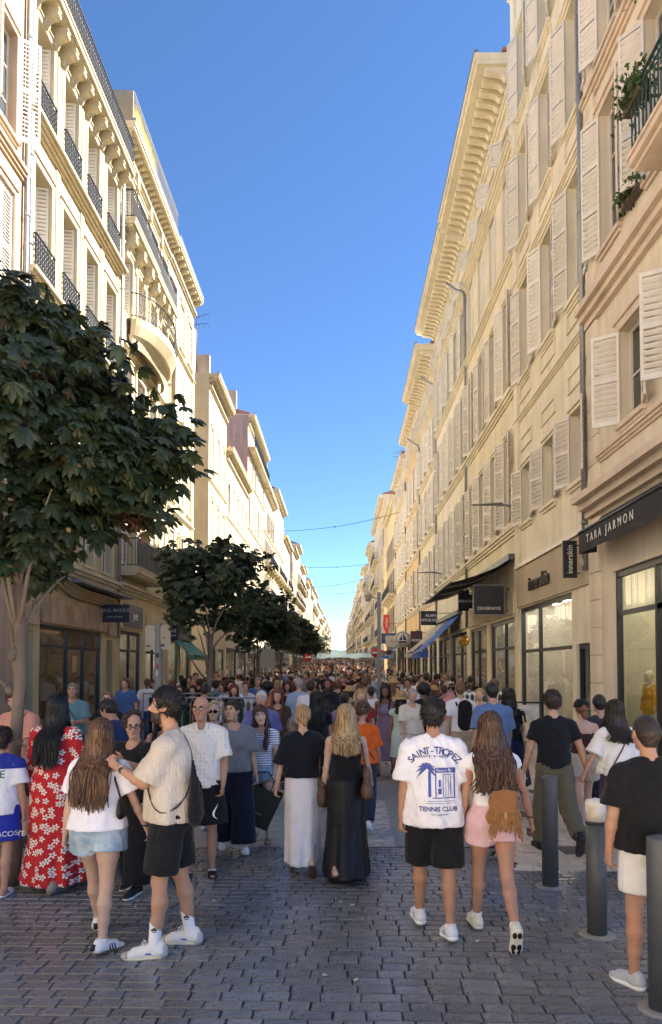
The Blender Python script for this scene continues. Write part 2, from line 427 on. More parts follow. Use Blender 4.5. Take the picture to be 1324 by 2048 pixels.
_sh_cache = {}
def shutter_mesh(w, h, mat, panels=3, slat=.1):
    key = (round(w, 2), round(h, 2), mat.name, panels, slat)
    if key in _sh_cache: return _sh_cache[key]
    m = MB(); t = .018; st = .05
    m.box(0, st, -t, t, 0, h); m.box(w-st, w, -t, t, 0, h)
    zs = [0]+[h*(i+1)/panels for i in range(panels)]
    m.box(st, w-st, -t, t, 0, .09); m.box(st, w-st, -t, t, h-.07, h)
    for z in zs[1:-1]: m.box(st, w-st, -t, t, z-.045, z+.045)
    for i in range(panels):
        a = zs[i]+(.09 if i == 0 else .045); b = zs[i+1]-(.07 if i == panels-1 else .045)
        n = max(3, int((b-a)/slat)); d = (b-a)/n
        for k in range(n):
            z = a+d*k
            m.add([(st, -t*.9, z+d*.02), (w-st, -t*.9, z+d*.02), (w-st, t*.9, z+d*.44), (st, t*.9, z+d*.44),
                   (st, -t*.9, z+d*.2), (w-st, -t*.9, z+d*.2), (w-st, t*.9, z+d*.62), (st, t*.9, z+d*.62)],
                  [(0, 1, 2, 3), (4, 5, 6, 7), (0, 1, 5, 4), (3, 2, 6, 7)])
    me = m.mesh('shutter', mat); _sh_cache[key] = me; return me

_win_cache = {}
def window_mesh(w, h, rows=3):
    key = ('w', round(w, 2), round(h, 2), rows)
    if key in _win_cache: return _win_cache[key]
    m = MB()          # local: x = depth towards street (0 = pane plane), y along facade, z up
    f = .055
    m.box(-.03, .03, -w/2, -w/2+f, 0, h); m.box(-.03, .03, w/2-f, w/2, 0, h)
    m.box(-.03, .03, -w/2+f, w/2-f, 0, f*1.5); m.box(-.03, .03, -w/2+f, w/2-f, h-f, h)
    m.box(-.032, .032, -.045, .045, f*1.5, h-f)
    for i in range(1, rows):
        z = h*i/rows
        m.box(-.02, .02, -w/2+f, -.045, z-.015, z+.015); m.box(-.02, .02, .045, w/2-f, z-.015, z+.015)
    me = m.mesh('window', M_wfr)
    p = MB(); p.box(-.012, -.006, -w/2+f*.5, w/2-f*.5, f, h-f*.5); pe = p.mesh('pane', M_wglass)
    c = MB(); n = 14
    pts = [(-.1+.02*math.sin(i*2.1), -w/2+w*i/n) for i in range(n+1)]
    for (a, b), (c2, d) in zip(pts, pts[1:]): c.quad((a, b, .05), (c2, d, .05), (c2, d, h-.05), (a, b, h-.05))
    ce = c.mesh('curtain', M_curt)
    _win_cache[key] = (me, pe, ce); return _win_cache[key]

_rail_cache = {}
def rail_mesh(length, h=.95, mat=None, style='scroll', wret=0., side=1):
    """balcony railing along y (0..length) at x=0; returns of depth wret go back to the wall"""
    key = (round(length, 2), round(h, 2), mat.name, style, round(wret, 2), side)
    if key in _rail_cache: return _rail_cache[key]
    m = MB()
    m.box(-.02, .02, 0, length, h-.035, h); m.box(-.012, .012, 0, length, .06, .085)
    m.box(-.012, .012, 0, length, h-.17, h-.15)
    n = max(3, int(length/(.13 if style != 'plain' else .11))); d = length/n
    for i in range(n+1):
        m.box(-.009, .009, i*d-.009, i*d+.009, 0, h-.03)
        if i < n and style == 'scroll':
            c = i*d+d/2
            for zc, rr in ((.2, .055), (.36, .055), (.52, .055), (.66, .05)):
                k = 7
                pts = [(0, c+math.cos(t*.95)*rr*.8*(1-.04*t), zc+math.sin(t*.95)*rr*1.3) for t in range(k)]
                m.tube(pts, .011, 4, cap=False, smooth=False)
        if i < n and style == 'panel' and i % 3 == 1:
            c = i*d+d/2
            for zc in (.28, .6):
                pts = [(0, c+math.cos(t*math.pi/3)*.07, zc+math.sin(t*math.pi/3)*.16) for t in range(7)]
                m.tube(pts, .012, 4, cap=False, smooth=False)
    if wret > 0:
        for y in (0, length):
            x1 = wret*side
            a, b = min(0, x1), max(0, x1)
            m.box(a, b, y-.02, y+.02, h-.035, h); m.box(a, b, y-.012, y+.012, .06, .085)
            k = max(2, int(wret/.12))
            for j in range(k): m.box(a+(b-a)*(j+.5)/k-.008, a+(b-a)*(j+.5)/k+.008, y-.008, y+.008, .0, h-.03)
    me = m.mesh('railing', mat); _rail_cache[key] = me; return me

_brk_cache = {}
def bracket_mesh(side, dep, hgt, wid, mat):
    key = (side, round(dep, 2), round(hgt, 2), round(wid, 2), mat.name)
    if key in _brk_cache: return _brk_cache[key]
    prof = [(0, 0), (.22, .02), (.30, .16), (.36, .34), (.55, .46), (.8, .50), (.97, .60), (1, .74), (.94, .86), (1., .9), (1., 1), (0, 1)]
    m = MB(); m.prism([(-side*p*dep, q*hgt) for p, q in prof], 'y', -wid/2, wid/2)
    # scroll eyes
    for y in (-wid/2-.012, wid/2): m.box(min(-side*dep*.62, -side*dep*.86), max(-side*dep*.62, -side*dep*.86), y, y+.012, hgt*.6, hgt*.8)
    # prism with axis y: outline is (x, z)
    me = m.mesh('bracket', mat); _brk_cache[key] = me; return me

class Bld:
    def __init__(s, side, y0, y1, H, wall, trim, name, label, depth=9., X=None):
        s.side, s.y0, s.y1, s.H, s.wall, s.trim = side, y0, y1, H, wall, trim
        s.X = X if X is not None else (XR if side > 0 else XL)
        s.W = y1-y0; s.depth = depth
        s.gz = ground_z((y0+y1)/2) if y0 > 45 else 0.
        s.root = empty(name, (side*s.X, y0, s.gz), label=label, cat='building')
        s.holes = []
    def P(s, u, v, w): return (-s.side*w, u, v)
    def boxm(s, mb, u0, u1, v0, v1, w0, w1, mi=0):
        xa, xb = sorted((-s.side*w0, -s.side*w1)); return mb.box(xa, xb, u0, u1, v0, v1, mi)
    def part(s, name, boxes, mat, parent=None):
        mb = MB()
        for b in boxes: s.boxm(mb, *b)
        return mb.build(name, mat, parent or s.root)
    def hole(s, u0, u1, v0, v1, dep=.22): s.holes.append((u0, u1, v0, v1, dep))
    def walls(s, back=True):
        us = sorted({0., s.W} | {x for h in s.holes for x in h[:2]}); vs = sorted({0., s.H} | {x for h in s.holes for x in h[2:4]})
        mb = MB()
        def inhole(u, v): return any(h[0] < u < h[1] and h[2] < v < h[3] for h in s.holes)
        for a, b in zip(us, us[1:]):
            st = None
            for c, d in zip(vs, vs[1:]):
                if inhole((a+b)/2, (c+d)/2):
                    if st is not None: mb.quad(s.P(a, st, 0), s.P(b, st, 0), s.P(b, c, 0), s.P(a, c, 0)); st = None
                elif st is None: st = c
            if st is not None: mb.quad(s.P(a, st, 0), s.P(b, st, 0), s.P(b, vs[-1], 0), s.P(a, vs[-1], 0))
        for u0, u1, v0, v1, dp in s.holes:
            for (a, b, c, d) in (((u0, v0), (u0, v1), 0, 0), ((u1, v0), (u1, v1), 0, 0), ((u0, v0), (u1, v0), 0, 0), ((u0, v1), (u1, v1), 0, 0)):
                mb.quad(s.P(a[0], a[1], 0), s.P(b[0], b[1], 0), s.P(b[0], b[1], -dp), s.P(a[0], a[1], -dp))
        D = s.depth
        e = .004; mb.quad(s.P(e, 0, 0), s.P(e, s.H, 0), s.P(e, s.H, -D), s.P(e, 0, -D))
        mb.quad(s.P(s.W-e, 0, 0), s.P(s.W-e, s.H, 0), s.P(s.W-e, s.H, -D), s.P(s.W-e, 0, -D))
        mb.quad(s.P(0, 0, -D), s.P(0, s.H, -D), s.P(s.W, s.H, -D), s.P(s.W, 0, -D))
        mb.quad(s.P(0, s.H, 0), s.P(0, s.H, -D), s.P(s.W, s.H, -D), s.P(s.W, s.H, 0))
        s.wobj = mb.build('wall', s.wall, s.root, fix=False)
        return s.wobj
    def pitched(s, over=.0, rise=1.6, mat=None):
        mb = MB(); D = s.depth
        pr = [(over, s.H+.02), (over, s.H+.1), (-D/2, s.H+rise), (-D, s.H+.1), (-D, s.H+.02)]
        mb.prism([(-s.side*w, v) for w, v in pr], 'y', 0.02, s.W-.02)
        return mb.build('roof', mat or M_roof, s.root)
    def window(s, uc, w, v0, v1, rows=3, shut='open', smat=None, an=(130, 150), fold=False, curtain=False, surround=None, sill=True, dep=.2, panels=3, cut=True):
        h = v1-v0
        if cut: s.hole(uc-w/2, uc+w/2, v0, v1, dep+.06)
        me, pe, ce = window_mesh(w, h, rows)
        o = mesh_obj('window', me, s.root, s.P(uc, v0, -dep), (0, 0, 0 if s.side < 0 else math.pi))
        mesh_obj('pane', pe, o)
        if curtain: mesh_obj('curtain', ce, o)
        inv = o.matrix_basis.inverted()
        def child(nm, me, loc, rz):
            c = mesh_obj(nm, me, o)
            c.matrix_basis = inv @ (Matrix.Translation(loc) @ Matrix.Rotation(rz, 4, 'Z'))
            return c
        smat = smat or M_shut
        if shut in ('open', 'far', 'near'):
            sw = w/2 if not fold else w*.3
            sm = shutter_mesh(sw, h-.03, smat, panels)
            for far in (True, False):
                if (shut == 'far' and not far) or (shut == 'near' and far): continue
                th = math.radians((an[0] if far else an[1])+rnd.uniform(-9, 9)) if not fold else math.radians(-84+rnd.uniform(-5, 8))
                du, dw = (-math.cos(th), math.sin(th)) if far else (math.cos(th), math.sin(th))
                hu = uc+w/2-.01 if far else uc-w/2+.01
                if not far: du = math.cos(th)
                c = child('shutter', sm, s.P(hu, v0+.015, .035 if not fold else -.04), math.atan2(du, -s.side*dw))
        elif shut == 'closed':
            sm = shutter_mesh(w/2-.004, h-.03, smat, panels, .085)
            child('shutter', sm, s.P(uc-w/2, v0+.015, -.05), math.pi/2); child('shutter', sm, s.P(uc+.004, v0+.015, -.05), math.pi/2)
        elif shut == 'blind':
            mb = MB(); s.boxm(mb, uc-w/2+.02, uc+w/2-.02, v1-h*.28, v1-.01, -.12, -.09); c = mb.build('blind', M_shutw, None); c.parent = o; c.matrix_basis = inv @ Matrix.Identity(4)
        if surround:
            t, pr = surround
            b = [(uc-w/2-t, uc-w/2, v0, v1, .002, pr), (uc+w/2, uc+w/2+t, v0, v1, .002, pr), (uc-w/2-t, uc+w/2+t, v1, v1+t, .002, pr),
                 (uc-w/2-t*1.15, uc+w/2+t*1.15, v1+t, v1+t+.05, .003, pr+.04)]
            mb = MB()
            for q in b: s.boxm(mb, *q)
            c = mb.build('surround', s.trim); c.parent = o; c.matrix_basis = inv
        if sill:
            mb = MB(); s.boxm(mb, uc-w/2-.1, uc+w/2+.1, v0-.09, v0-.003, .002, .1); s.boxm(mb, uc-w/2-.06, uc+w/2+.06, v0-.16, v0-.09, .002, .05)
            c = mb.build('sill', s.trim); c.parent = o; c.matrix_basis = inv
        return o
    def course(s, v, h=.2, pr=.12, u0=0., u1=None, name='string_course', mat=None, steps=3):
        u1 = s.W if u1 is None else u1
        mb = MB()
        for i in range(steps):
            s.boxm(mb, u0, u1, v+h*i/steps, v+h*(i+1)/steps, .002, pr*(i+1)/steps)
        return mb.build(name, mat or s.trim, s.root)
    def cornice(s, v, h=.8, pr=.9, nb=20, bd=.6, bh=.45, bw=.22, gutter=True, soffit=True):
        mb = MB()
        s.boxm(mb, -.02, s.W+.02, v+h*.72, v+h*.84, .002, pr*.92); s.boxm(mb, -.03, s.W+.03, v+h*.84, v+h, .002, pr)
        s.boxm(mb, 0, s.W, v+h*.10, v+h*.2, .002, .16); s.boxm(mb, 0, s.W, v, v+h*.1, .002, .09)
        c = mb.build('cornice', s.trim, s.root)
        bm_ = bracket_mesh(s.side, bd, bh, bw, s.trim)
        for i in range(nb):
            mesh_obj('bracket', bm_, c, s.P(s.W*(i+.5)/nb, v+h*.72-bh, .002))
        if gutter:
            g = MB(); s.boxm(g, -.03, s.W+.03, v+h, v+h+.09, pr-.1, pr+.02); g.build('gutter', M_zinc, c)
        return c
    def balcony(s, u0, u1, v, dep=.7, thick=.16, rh=.95, mat=None, style='scroll', nb=3, bh=.5, bd=None, bw=.26):
        mb = MB(); s.boxm(mb, u0, u1, v-thick, v, .002, dep); s.boxm(mb, u0+.05, u1-.05, v-thick-.08, v-thick, .002, dep-.08); s.boxm(mb, u0-.02, u1+.02, v-.05, v+.01, .004, dep+.03)
        b = mb.build('balcony', s.trim, s.root)
        mesh_obj('railing', rail_mesh(u1-u0-.06, rh, mat or M_iron, style, dep-.05, s.side), b, s.P(u0+.03, v+.01, dep-.05))
        if nb:
            bm_ = bracket_mesh(s.side, bd or dep*.85, bh, bw, s.trim)
            for i in range(nb): mesh_obj('bracket', bm_, b, s.P(u0+(u1-u0)*(i+.5)/nb, v-thick-.08-bh, .002))
        return b
    def pipe(s, u, v0, v1, w=.09, r=.05, mat=None, swan=None):
        mb = MB(); pts = [s.P(u, v0, w), s.P(u, v1, w)]
        if swan: pts += [s.P(u+.1, v1+.25, w+.05), s.P(u+.25, v1+.45, w+.35), s.P(u+.3, v1+.75, swan)]
        mb.tube(pts, r, 8)
        for k in range(int((v1-v0)/2.2)): mb.lathe([(r+.015, -.03), (r+.015, .03)], 8, s.P(u, v0+1+k*2.2, w))
        return mb.build('drainpipe', mat or M_zinc, s.root)
    def blocks(s, u0, u1, v0, v1, n, pr=.06, gap=.014, m=1, name='stone_block'):
        """rusticated pier of separate stones"""
        d = (v1-v0)/n; mes = {}
        for i in range(n):
            for j in range(m):
                a = u0+(u1-u0)*j/m+(gap/2 if j else 0); b = u0+(u1-u0)*(j+1)/m-(gap/2 if j < m-1 else 0)
                k = (j, )
                if k not in mes:
                    mb = MB(); s.boxm(mb, a, b, gap/2, d-gap/2, .002, pr); mes[k] = mb.mesh(name, s.wall)
                mesh_obj(name, mes[k], s.root, (0, 0, v0+i*d))
    def shop(s, u0, u1, v0, v1, mulls, frame, transom=None, inner='d8d0c2', depth=2.6, door=None, base=None, name='shop_window', dep=.16, lamps=2):
        s.hole(u0, u1, v0, v1, dep)
        f = .07; mb = MB()
        s.boxm(mb, u0, u0+f, v0, v1, -dep, -dep+.1); s.boxm(mb, u1-f, u1, v0, v1, -dep, -dep+.1)
        s.boxm(mb, u0+f, u1-f, v1-f*1.6, v1, -dep, -dep+.1); s.boxm(mb, u0+f, u1-f, v0, v0+f*1.4, -dep, -dep+.1)
        for q in mulls: s.boxm(mb, q-.035, q+.035, v0+f*1.4, v1-f*1.6, -dep+.002, -dep+.095)
        if transom:
            for k in range(len(mulls)+1):
                a = ([u0+f]+[q+.035 for q in mulls])[k]; b = ([q-.035 for q in mulls]+[u1-f])[k]
                s.boxm(mb, a, b, transom-.04, transom+.04, -dep+.003, -dep+.09)
        if base: s.boxm(mb, u0+f, u1-f, v0+f*1.4, base, -dep+.01, -dep+.07)
        o = mb.build(name, frame, s.root)
        g = MB(); g.quad(s.P(u0+f*.6, v0+f, -dep+.04), s.P(u1-f*.6, v0+f, -dep+.04), s.P(u1-f*.6, v1-f, -dep+.04), s.P(u0+f*.6, v1-f, -dep+.04)); g.build('pane', M_sglass, o)
        r = MB(); a, b, c, d = max(.03, u0-.25), min(s.W-.03, u1+.25), v0+.001, v1+.12; D0, D1 = -dep-.02, -depth
        P = s.P
        r.quad(P(a, c, D1), P(b, c, D1), P(b, d, D1), P(a, d, D1)); r.quad(P(a, c, D0), P(a, c, D1), P(a, d, D1), P(a, d, D0))
        r.quad(P(b, c, D0), P(b, c, D1), P(b, d, D1), P(b, d, D0)); r.quad(P(a, d, D0), P(b, d, D0), P(b, d, D1), P(a, d, D1))
        r.quad(P(a, c, D0), P(b, c, D0), P(b, c, D1), P(a, c, D1), 1)
        ii = r.build('shop_interior', [pm('shop_inner_'+inner, hexc(inner), .8, var=.1, scale=2, bump=0), pm('shop_floor', hexc('7a6a58'), .5, bump=.05)], o, fix=False)
        if lamps:
            l = MB()
            for k in range(lamps):
                l.lathe([(.07, 0), (.07, -.02)], 10, P(u0+(u1-u0)*(k+.5)/lamps, d-.005, D0-.7))
            l.build('spotlight', emit('spot_light', (1, .9, .76), 60), o)
        # display shelves
        q = MB(); um = (u0+u1)/2
        s.boxm(q, um-.3, um+.3, v0+.003, v0+.5, D1+.4, D1+.9); s.boxm(q, u0+.1, u1-.1, v0+1.25, v0+1.29, D1+.02, D1+.35); s.boxm(q, u0+.1, u1-.1, v0+1.85, v0+1.89, D1+.02, D1+.35)
        k = 0; uu = u0+.2
        while uu < u1-.2:
            hh = rnd.uniform(.12, .34); s.boxm(q, uu, uu+rnd.uniform(.08, .22), v0+1.291, v0+1.291+hh, D1+.06, D1+.3, 1+k % 3); uu += rnd.uniform(.24, .42); k += 1
        q.build('display_shelf', [paint('8b7a66'), paint('3e3a3a'), paint('a9805a'), paint('c8c0b2')], o)
        return o

ALLB = []
# ---------------- right side, near to far
W_r0 = stucco('dacfbb'); W_r1 = stucco('e2dac3'); W_r2 = stucco('e0d5ba'); W_r3 = stucco('e2dac4'); T_r = stucco('e0d7bf', .1, 'trim_right')
T_r0 = stucco('d4c3b0', .1, 'trim_pink')
# corner house with black awning
b = Bld(1, 9.0, 15.2, 23.5, W_r0, T_r0, 'corner_house', 'pinkish stone house above the black TARA JARMON awning, with a green iron balcony', depth=34.)
U = lambda y: y-9.0
for y, y2 in ((13.9, 12.97), (11.7, 10.7)):
    b.window(U(y2), 1.02, 6.45, 8.2, rows=2, an=(128, 168), surround=(.16, .05), panels=2)
    b.window(U(y), .95, 10.2, 13.0, an=(150, 165), surround=(.14, .05), panels=3, shut='open')
    b.window(U(y), .95, 14.2, 16.9, an=(150, 165), surround=(.14, .05))
    b.window(U(y), .95, 18.0, 20.4, an=(150, 165), surround=(.14, .05))
b.course(9.0, .42, .3, name='ledge'); b.course(9.62, .1, .1); b.course(5.05, .42, .42, name='shop_cornice'); b.course(13.6, .25, .16); b.course(6.05, .16, .12, u0=U(9.05), u1=U(14.6))
b.blocks(U(14.62), U(15.17), .0, 5.0, 9, .07); b.blocks(U(14.62), U(15.17), 5.5, 8.98, 6, .07); b.blocks(U(14.62), U(15.17), 9.75, 23.2, 22, .07)
b.balcony(U(9.3), U(11.3), 9.95, .68, mat=M_irong, style='panel', nb=0, rh=1.0)
b.shop(U(9.5), U(14.05), .35, 3.8, [U(12.3), U(10.8)], M_dark, transom=3.0, inner='dcd6bd', depth=1.5, lamps=3)
b.walls(); b.cornice(22.5, .8, .9, 14)
R0 = b
# yellow house with the two-script underwear shop
b = Bld(1, 15.2, 21.6, 22.8, W_r1, T_r, 'yellow_house', 'tall yellow plastered house over the innerskin shop with grey louvred shutters')
for y in (15.98, 18.2, 20.4):
    u = y-15.2
    b.window(u, .98, 6.05, 7.65, rows=2, shut='open', an=(155, 165), panels=2, surround=(.08, .03))
    for (v0, v1) in ((10.2, 12.9), (14.2, 16.9), (18.0, 20.5)):
        b.window(u, 1.0, v0, v1, an=(155, 165), surround=(.08, .03), panels=3)
    for vv in (9.55, 13.55, 17.35):      # raised plaster frames under the windows
        b.part('plaster_panel', [(u-.62, u+.62, vv, vv+.05, .002, .04), (u-.62, u+.62, vv+.4, vv+.45, .002, .04), (u-.62, u-.57, vv+.05, vv+.4, .002, .04), (u+.57, u+.62, vv+.05, vv+.4, .002, .04)], b.trim)
    b.part('plaster_panel', [(u-.62, u+.62, 8.15, 8.2, .002, .035), (u-.62, u-.57, 8.2, 8.5, .002, .035), (u+.57, u+.62, 8.2, 8.5, .002, .035), (u-.62, u+.62, 8.5, 8.55, .002, .035)], b.trim)
for v in (9.05, 13.1, 17.0): b.course(v, .16, .1)
b.part('corner_pilaster', [(5.95, 6.38, 4.9, 22.3, .002, .07)], b.trim)
b.part('shop_fascia', [(.02, 6.3, 3.72, 4.83, .002, .05)], stucco('b9ab95', .1))
b.part('shop_fascia_edge', [(.02, 6.34, 4.84, 4.93, .002, .11)], paint('d9d3c6'))
b.shop(1.35, 6.2, .12, 3.68, [4.35], M_dark, transom=2.45, inner='d8d0c2', depth=2.2, lamps=5)
b.shop(.08, 1.05, .1, 2.5, [], M_darkb, inner='8a7c62', depth=1.2, lamps=0, name='entrance_door')
b.walls(); b.pipe(.12, 4.0, 22.0, .1, .06); b.cornice(22.0, .75, .8, 11)
R1 = b
# long-eaved row
def right_house(y0, y1, H, wall, bays, floors, name, label, nb, smat=None, an=(158, 166), attic=True, pr=1.15, pipe=True, closed=(), shopv=3.5, fr=None, swan=True):
    b = Bld(1, y0, y1, H, wall, T_r, name, label)
    W = b.W
    for i in range(bays):
        u = W*(i+.5)/bays
        for k, (v0, v1) in enumerate(floors):
            cl = (k in closed)
            b.window(u, min(1.0, W/bays*.42), v0, v1, shut='closed' if cl else ('open' if rnd.random() < .9 else 'far'), an=an, smat=smat, surround=(.07, .03), panels=3, curtain=rnd.random() < .3)
        if attic: b.window(u, .8, H-2.55, H-1.75, rows=1, shut='far', an=(120, 150), panels=1)
    for k, (v0, v1) in enumerate(floors): b.course(v0-.42, .26, .16)
    if attic: b.course(H-2.95, .3, .2); b.course(H-3.35, .12, .1)
    b.shop(.4, W*.48, .12, shopv, [W*.24], fr or M_dark, transom=2.6, inner='c8bfae')
    b.shop(W*.55, W-.4, .12, shopv, [W*.78], fr or M_dark, transom=2.6, inner='b8ab95')
    b.part('shop_fascia', [(.3, W-.3, shopv+.1, shopv+.75, .002, .06)], stucco('c9bda6', .1))
    b.walls(); b.cornice(H-1.3, 1.2, pr, nb, bd=pr*.7, bh=.36, bw=.2)
    if pipe: b.pipe(W-.12, 3.6, H-3.4, .09, .055, swan=.8 if swan else None)
    b.pitched(.3, 1.3); return b
FL = [(6.35, 9.1), (10.5, 13.4), (14.6, 17.3)]
R2 = right_house(21.6, 29.9, 20.6, W_r2, 4, FL, 'eaved_house', 'ochre house with deep bracketed eaves above the DEVERNOIS sign', 20, closed=(2,))
R3 = right_house(29.9, 39.3, 20.4, W_r3, 5, FL, 'eaved_house', 'pale ochre house with bracketed eaves above the blue shop awning', 24)
R4 = right_house(39.3, 47.5, 19.6, stucco('dfd2b6'), 4, [(6., 8.6), (9.9, 12.5), (13.5, 15.9)], 'eaved_house', 'cream house with lower bracketed eaves beyond the blue awning house', 16, smat=M_shut)
R5 = right_house(47.5, 57.5, 19.8, stucco('d6b88f'), 4, [(6., 8.5), (9.7, 12.2), (13.2, 15.6)], 'orange_house', 'orange ochre house with closed pale shutters on the shaded side', 0+12, smat=M_shut, pr=.6, swan=False)
R6 = right_house(57.5, 68, 18.6, stucco('e0d0b0'), 5, [(5.8, 8.2), (9.3, 11.7), (12.6, 14.8)], 'cream_house', 'narrow cream house with pale shutters, last before the first gap on the right', 12, smat=M_shut, pr=.5, swan=False)

# ---------------- left side
W_l0 = stucco('b09a86', .2); W_l1 = stucco('bcae8d', .1); T_l = stucco('c0b599', .08, 'trim_left'); W_l2 = stucco('beb192', .08); W_l3 = stucco('c0b18f', .1)
b = Bld(-1, 9.0, 17.4, 21.0, W_l0, stucco('bba68f', .1, 'trim_mauve'), 'mauve_house', 'greyish pink house at the picture edge with pale louvred shutters')
for y in (16.3, 13.9, 11.5):
    u = y-9
    for v0, v1 in ((6.2, 8.9), (10.3, 13.0), (14.3, 16.8)): b.window(u, 1.05, v0, v1, shut='closed' if v0 < 14 else 'open', smat=M_shutw, surround=(.12, .04), panels=2)
for v in (5.4, 9.5, 13.6): b.course(v, .25, .16)
b.shop(.6, 5.0, .2, 3.0, [2.8], M_darkb, transom=2.4); b.walls(); b.pipe(8.3, 3.0, 20, .1, .06); b.cornice(20, .8, .7, 14)
L0 = b
b = Bld(-1, 17.4, 25.0, 19.3, W_l1, T_l, 'balconied_house', 'sunlit cream house with dark scrollwork railings over the PAUL MARIUS shop')
ub = [1.0, 2.85, 4.7, 6.55]
for i, u in enumerate(ub):
    for k, (v0, v1) in enumerate(((7.75, 10.5), (11.75, 14.55), (15.75, 18.3))):
        b.window(u, 1.08, v0, v1, rows=3, shut='open', smat=M_shutw, fold=True, an=(98, 90), surround=(.17, .06), sill=False, panels=2, dep=.42)
        if k: mesh_obj('railing', rail_mesh(1.2, .92, M_iron, 'scroll', .1, -1), b.root, b.P(u-.6, v0+.02, .13))
for v in (7.35, 11.35, 15.35): b.course(v, .32, .3, name='ledge', steps=4)
for u in ub: b.window(u, 1.0, 5.05, 6.75, rows=2, shut='none', surround=(.12, .05), dep=.22)
b.course(4.55, .3, .22)
for u in (0.08, 1.93, 3.78, 5.63, 7.3): b.blocks(u-.06 if u > .1 else .02, u+.22, 11.75, 15.3, 9, .035); b.blocks(u-.06 if u > .1 else .02, u+.22, 15.75, 18.5, 7, .035)
b.shop(1.3, 6.2, .35, 3.1, [3.4, 4.75], M_darkb, transom=2.55, inner='6b5a49', depth=3.0)
b.hole(.15, .95, .1, 2.9); b.hole(6.7, 7.3, .1, 2.9)
# curved shop cornice and marbled fascia
sf = b.part('shop_fascia', [(1.15, 6.35, 3.14, 3.86, .002, .12)], pm('marble_fascia', hexc('a8957f'), .5, var=.16, scale=2.5, bump=.05, col2=hexc('8d7765'), c2scale=4, stretch=(1, 1, .5)))
b.part('shop_fascia', [(.1, 1.0, 3.05, 3.95, .002, .12)], MATS['marble_fascia']); b.part('shop_fascia', [(6.5, 7.4, 3.05, 3.8, .002, .12)], MATS['marble_fascia'])
mb = MB(); n = 26
for st in range(4):
    w0, w1 = .12+.06*st, .002
    for i in range(n):
        ua, uc_ = 7.55*i/n, 7.55*(i+1)/n
        hh = lambda u: 3.95+.07*st+.28*math.exp(-((u-1.9)/.9)**2)*1. - (.0 if u < 6.2 else .35*((u-6.2)/1.3)**2)
        a, c = hh(ua), hh(uc_)
        P = b.P
        mb.add([P(ua, a, w1), P(uc_, c, w1), P(uc_, c, w0), P(ua, a, w0), P(ua, a+.07, w1), P(uc_, c+.07, w1), P(uc_, c+.07, w0), P(ua, a+.07, w0)],
               [(0, 1, 2, 3), (4, 5, 6, 7), (3, 2, 6, 7)])
mb.build('shop_cornice', stucco('a8977c', .1), b.root, fix=False)
mb = MB(); mb.prism([(.003, 4.5), (.62, 4.36), (.62, 4.3), (.003, 4.3)], 'y', 2.6, 7.6); o = mb.build('shop_canopy', M_roofz, b.root)
b.walls(); b.pipe(.06, 4.6, 18.8, .12, .06); b.pipe(7.52, 3.0, 18.6, .12, .06)
b.balcony(.0, 7.58, 19.15, .5, .2, .98, M_iron, 'scroll', nb=12, bh=.5, bd=.42, bw=.22)
mb = MB(); b.boxm(mb, .02, 7.58, 19.3, 21.6, -8.5, -.9); b.boxm(mb, -.02, 7.6, 21.6, 21.8, -8.6, -.45); mb.build('attic', W_l1, b.root); mb = MB(); b.boxm(mb, -.03, 7.62, 21.8, 21.92, -8.6, -.35); mb.build('gutter', M_zinc, b.root)
for u in (1.2, 3.9, 6.4): b.part('attic_window', [(u-.5, u+.5, 19.4, 21.4, -.89, -.86)], M_shutw)
text_obj('15', .34, paint('4a4038'), b.root, b.P(.62, 3.5, .128), (math.pi/2, 0, math.pi/2), name='house_number', depth=.003)
L1 = b
# ornate house with big scroll brackets
b = Bld(-1, 25.0, 32.2, 20.9, W_l2, T_l, 'bracketed_house', 'sunlit ornate house with stone balconies on big scroll brackets and a bowed balcony')
ub = [.9, 2.7, 4.5, 6.3]
for i, u in enumerate(ub):
    for k, (v0, v1) in enumerate(((5.6, 8.5), (10.2, 12.8), (14.6, 16.7), (17.75, 19.6))):
        b.window(u, 1.05, v0, v1, shut='open' if k else 'closed', smat=M_shutw if k else M_shut, fold=bool(k), an=(98, 92), surround=(.16, .06), sill=False, panels=2, dep=.42 if k else .24)
b.balcony(.05, 3.5, 17.6, .5, .2, 1.0, M_iron, 'scroll', nb=3, bh=.8, bw=.3); b.balcony(3.55, 7.1, 17.6, .45, .2, 1.0, M_iron, 'scroll', nb=4, bh=.75, bw=.28)
b.balcony(3.2, 7.0, 10.1, .6, .22, .95, M_iron, 'scroll', nb=3, bh=.95, bw=.34)
b.balcony(.2, 4.2, 5.45, .7, .2, 1.0, M_iron, 'plain', nb=0)
# bowed balcony
mb = MB(); n = 18; P = b.P
ring = [(2.0+2.0*math.sin(t)*1.15+1.2, .15+.95*math.cos(t)) for t in [(-math.pi/2)+math.pi*i/n for i in range(n+1)]]
for (ua, wa), (uc_, wc) in zip(ring, ring[1:]):
    for k, (va, vb, f) in enumerate(((14.2, 14.45, 1.), (13.85, 14.2, .8), (13.45, 13.85, .5))):
        mb.quad(P(ua, va, wa*f), P(uc_, va, wc*f), P(uc_, vb, wc*(1 if k == 0 else f+.2)), P(ua, vb, wa*(1 if k == 0 else f+.2)))
    mb.quad(P(ua, 14.45, wa), P(uc_, 14.45, wc), P(uc_, 14.45, 0), P(ua, 14.45, 0)); mb.quad(P(ua, 13.85, wa*.8), P(uc_, 13.85, wc*.8), P(uc_, 13.85, 0), P(ua, 13.85, 0))
bb = mb.build('balcony', T_l, b.root, fix=False)
mb = MB()
mb.tube([P(u, 15.37, w) for u, w in ring], .025, 5); mb.tube([P(u, 14.55, w) for u, w in ring], .015, 5)
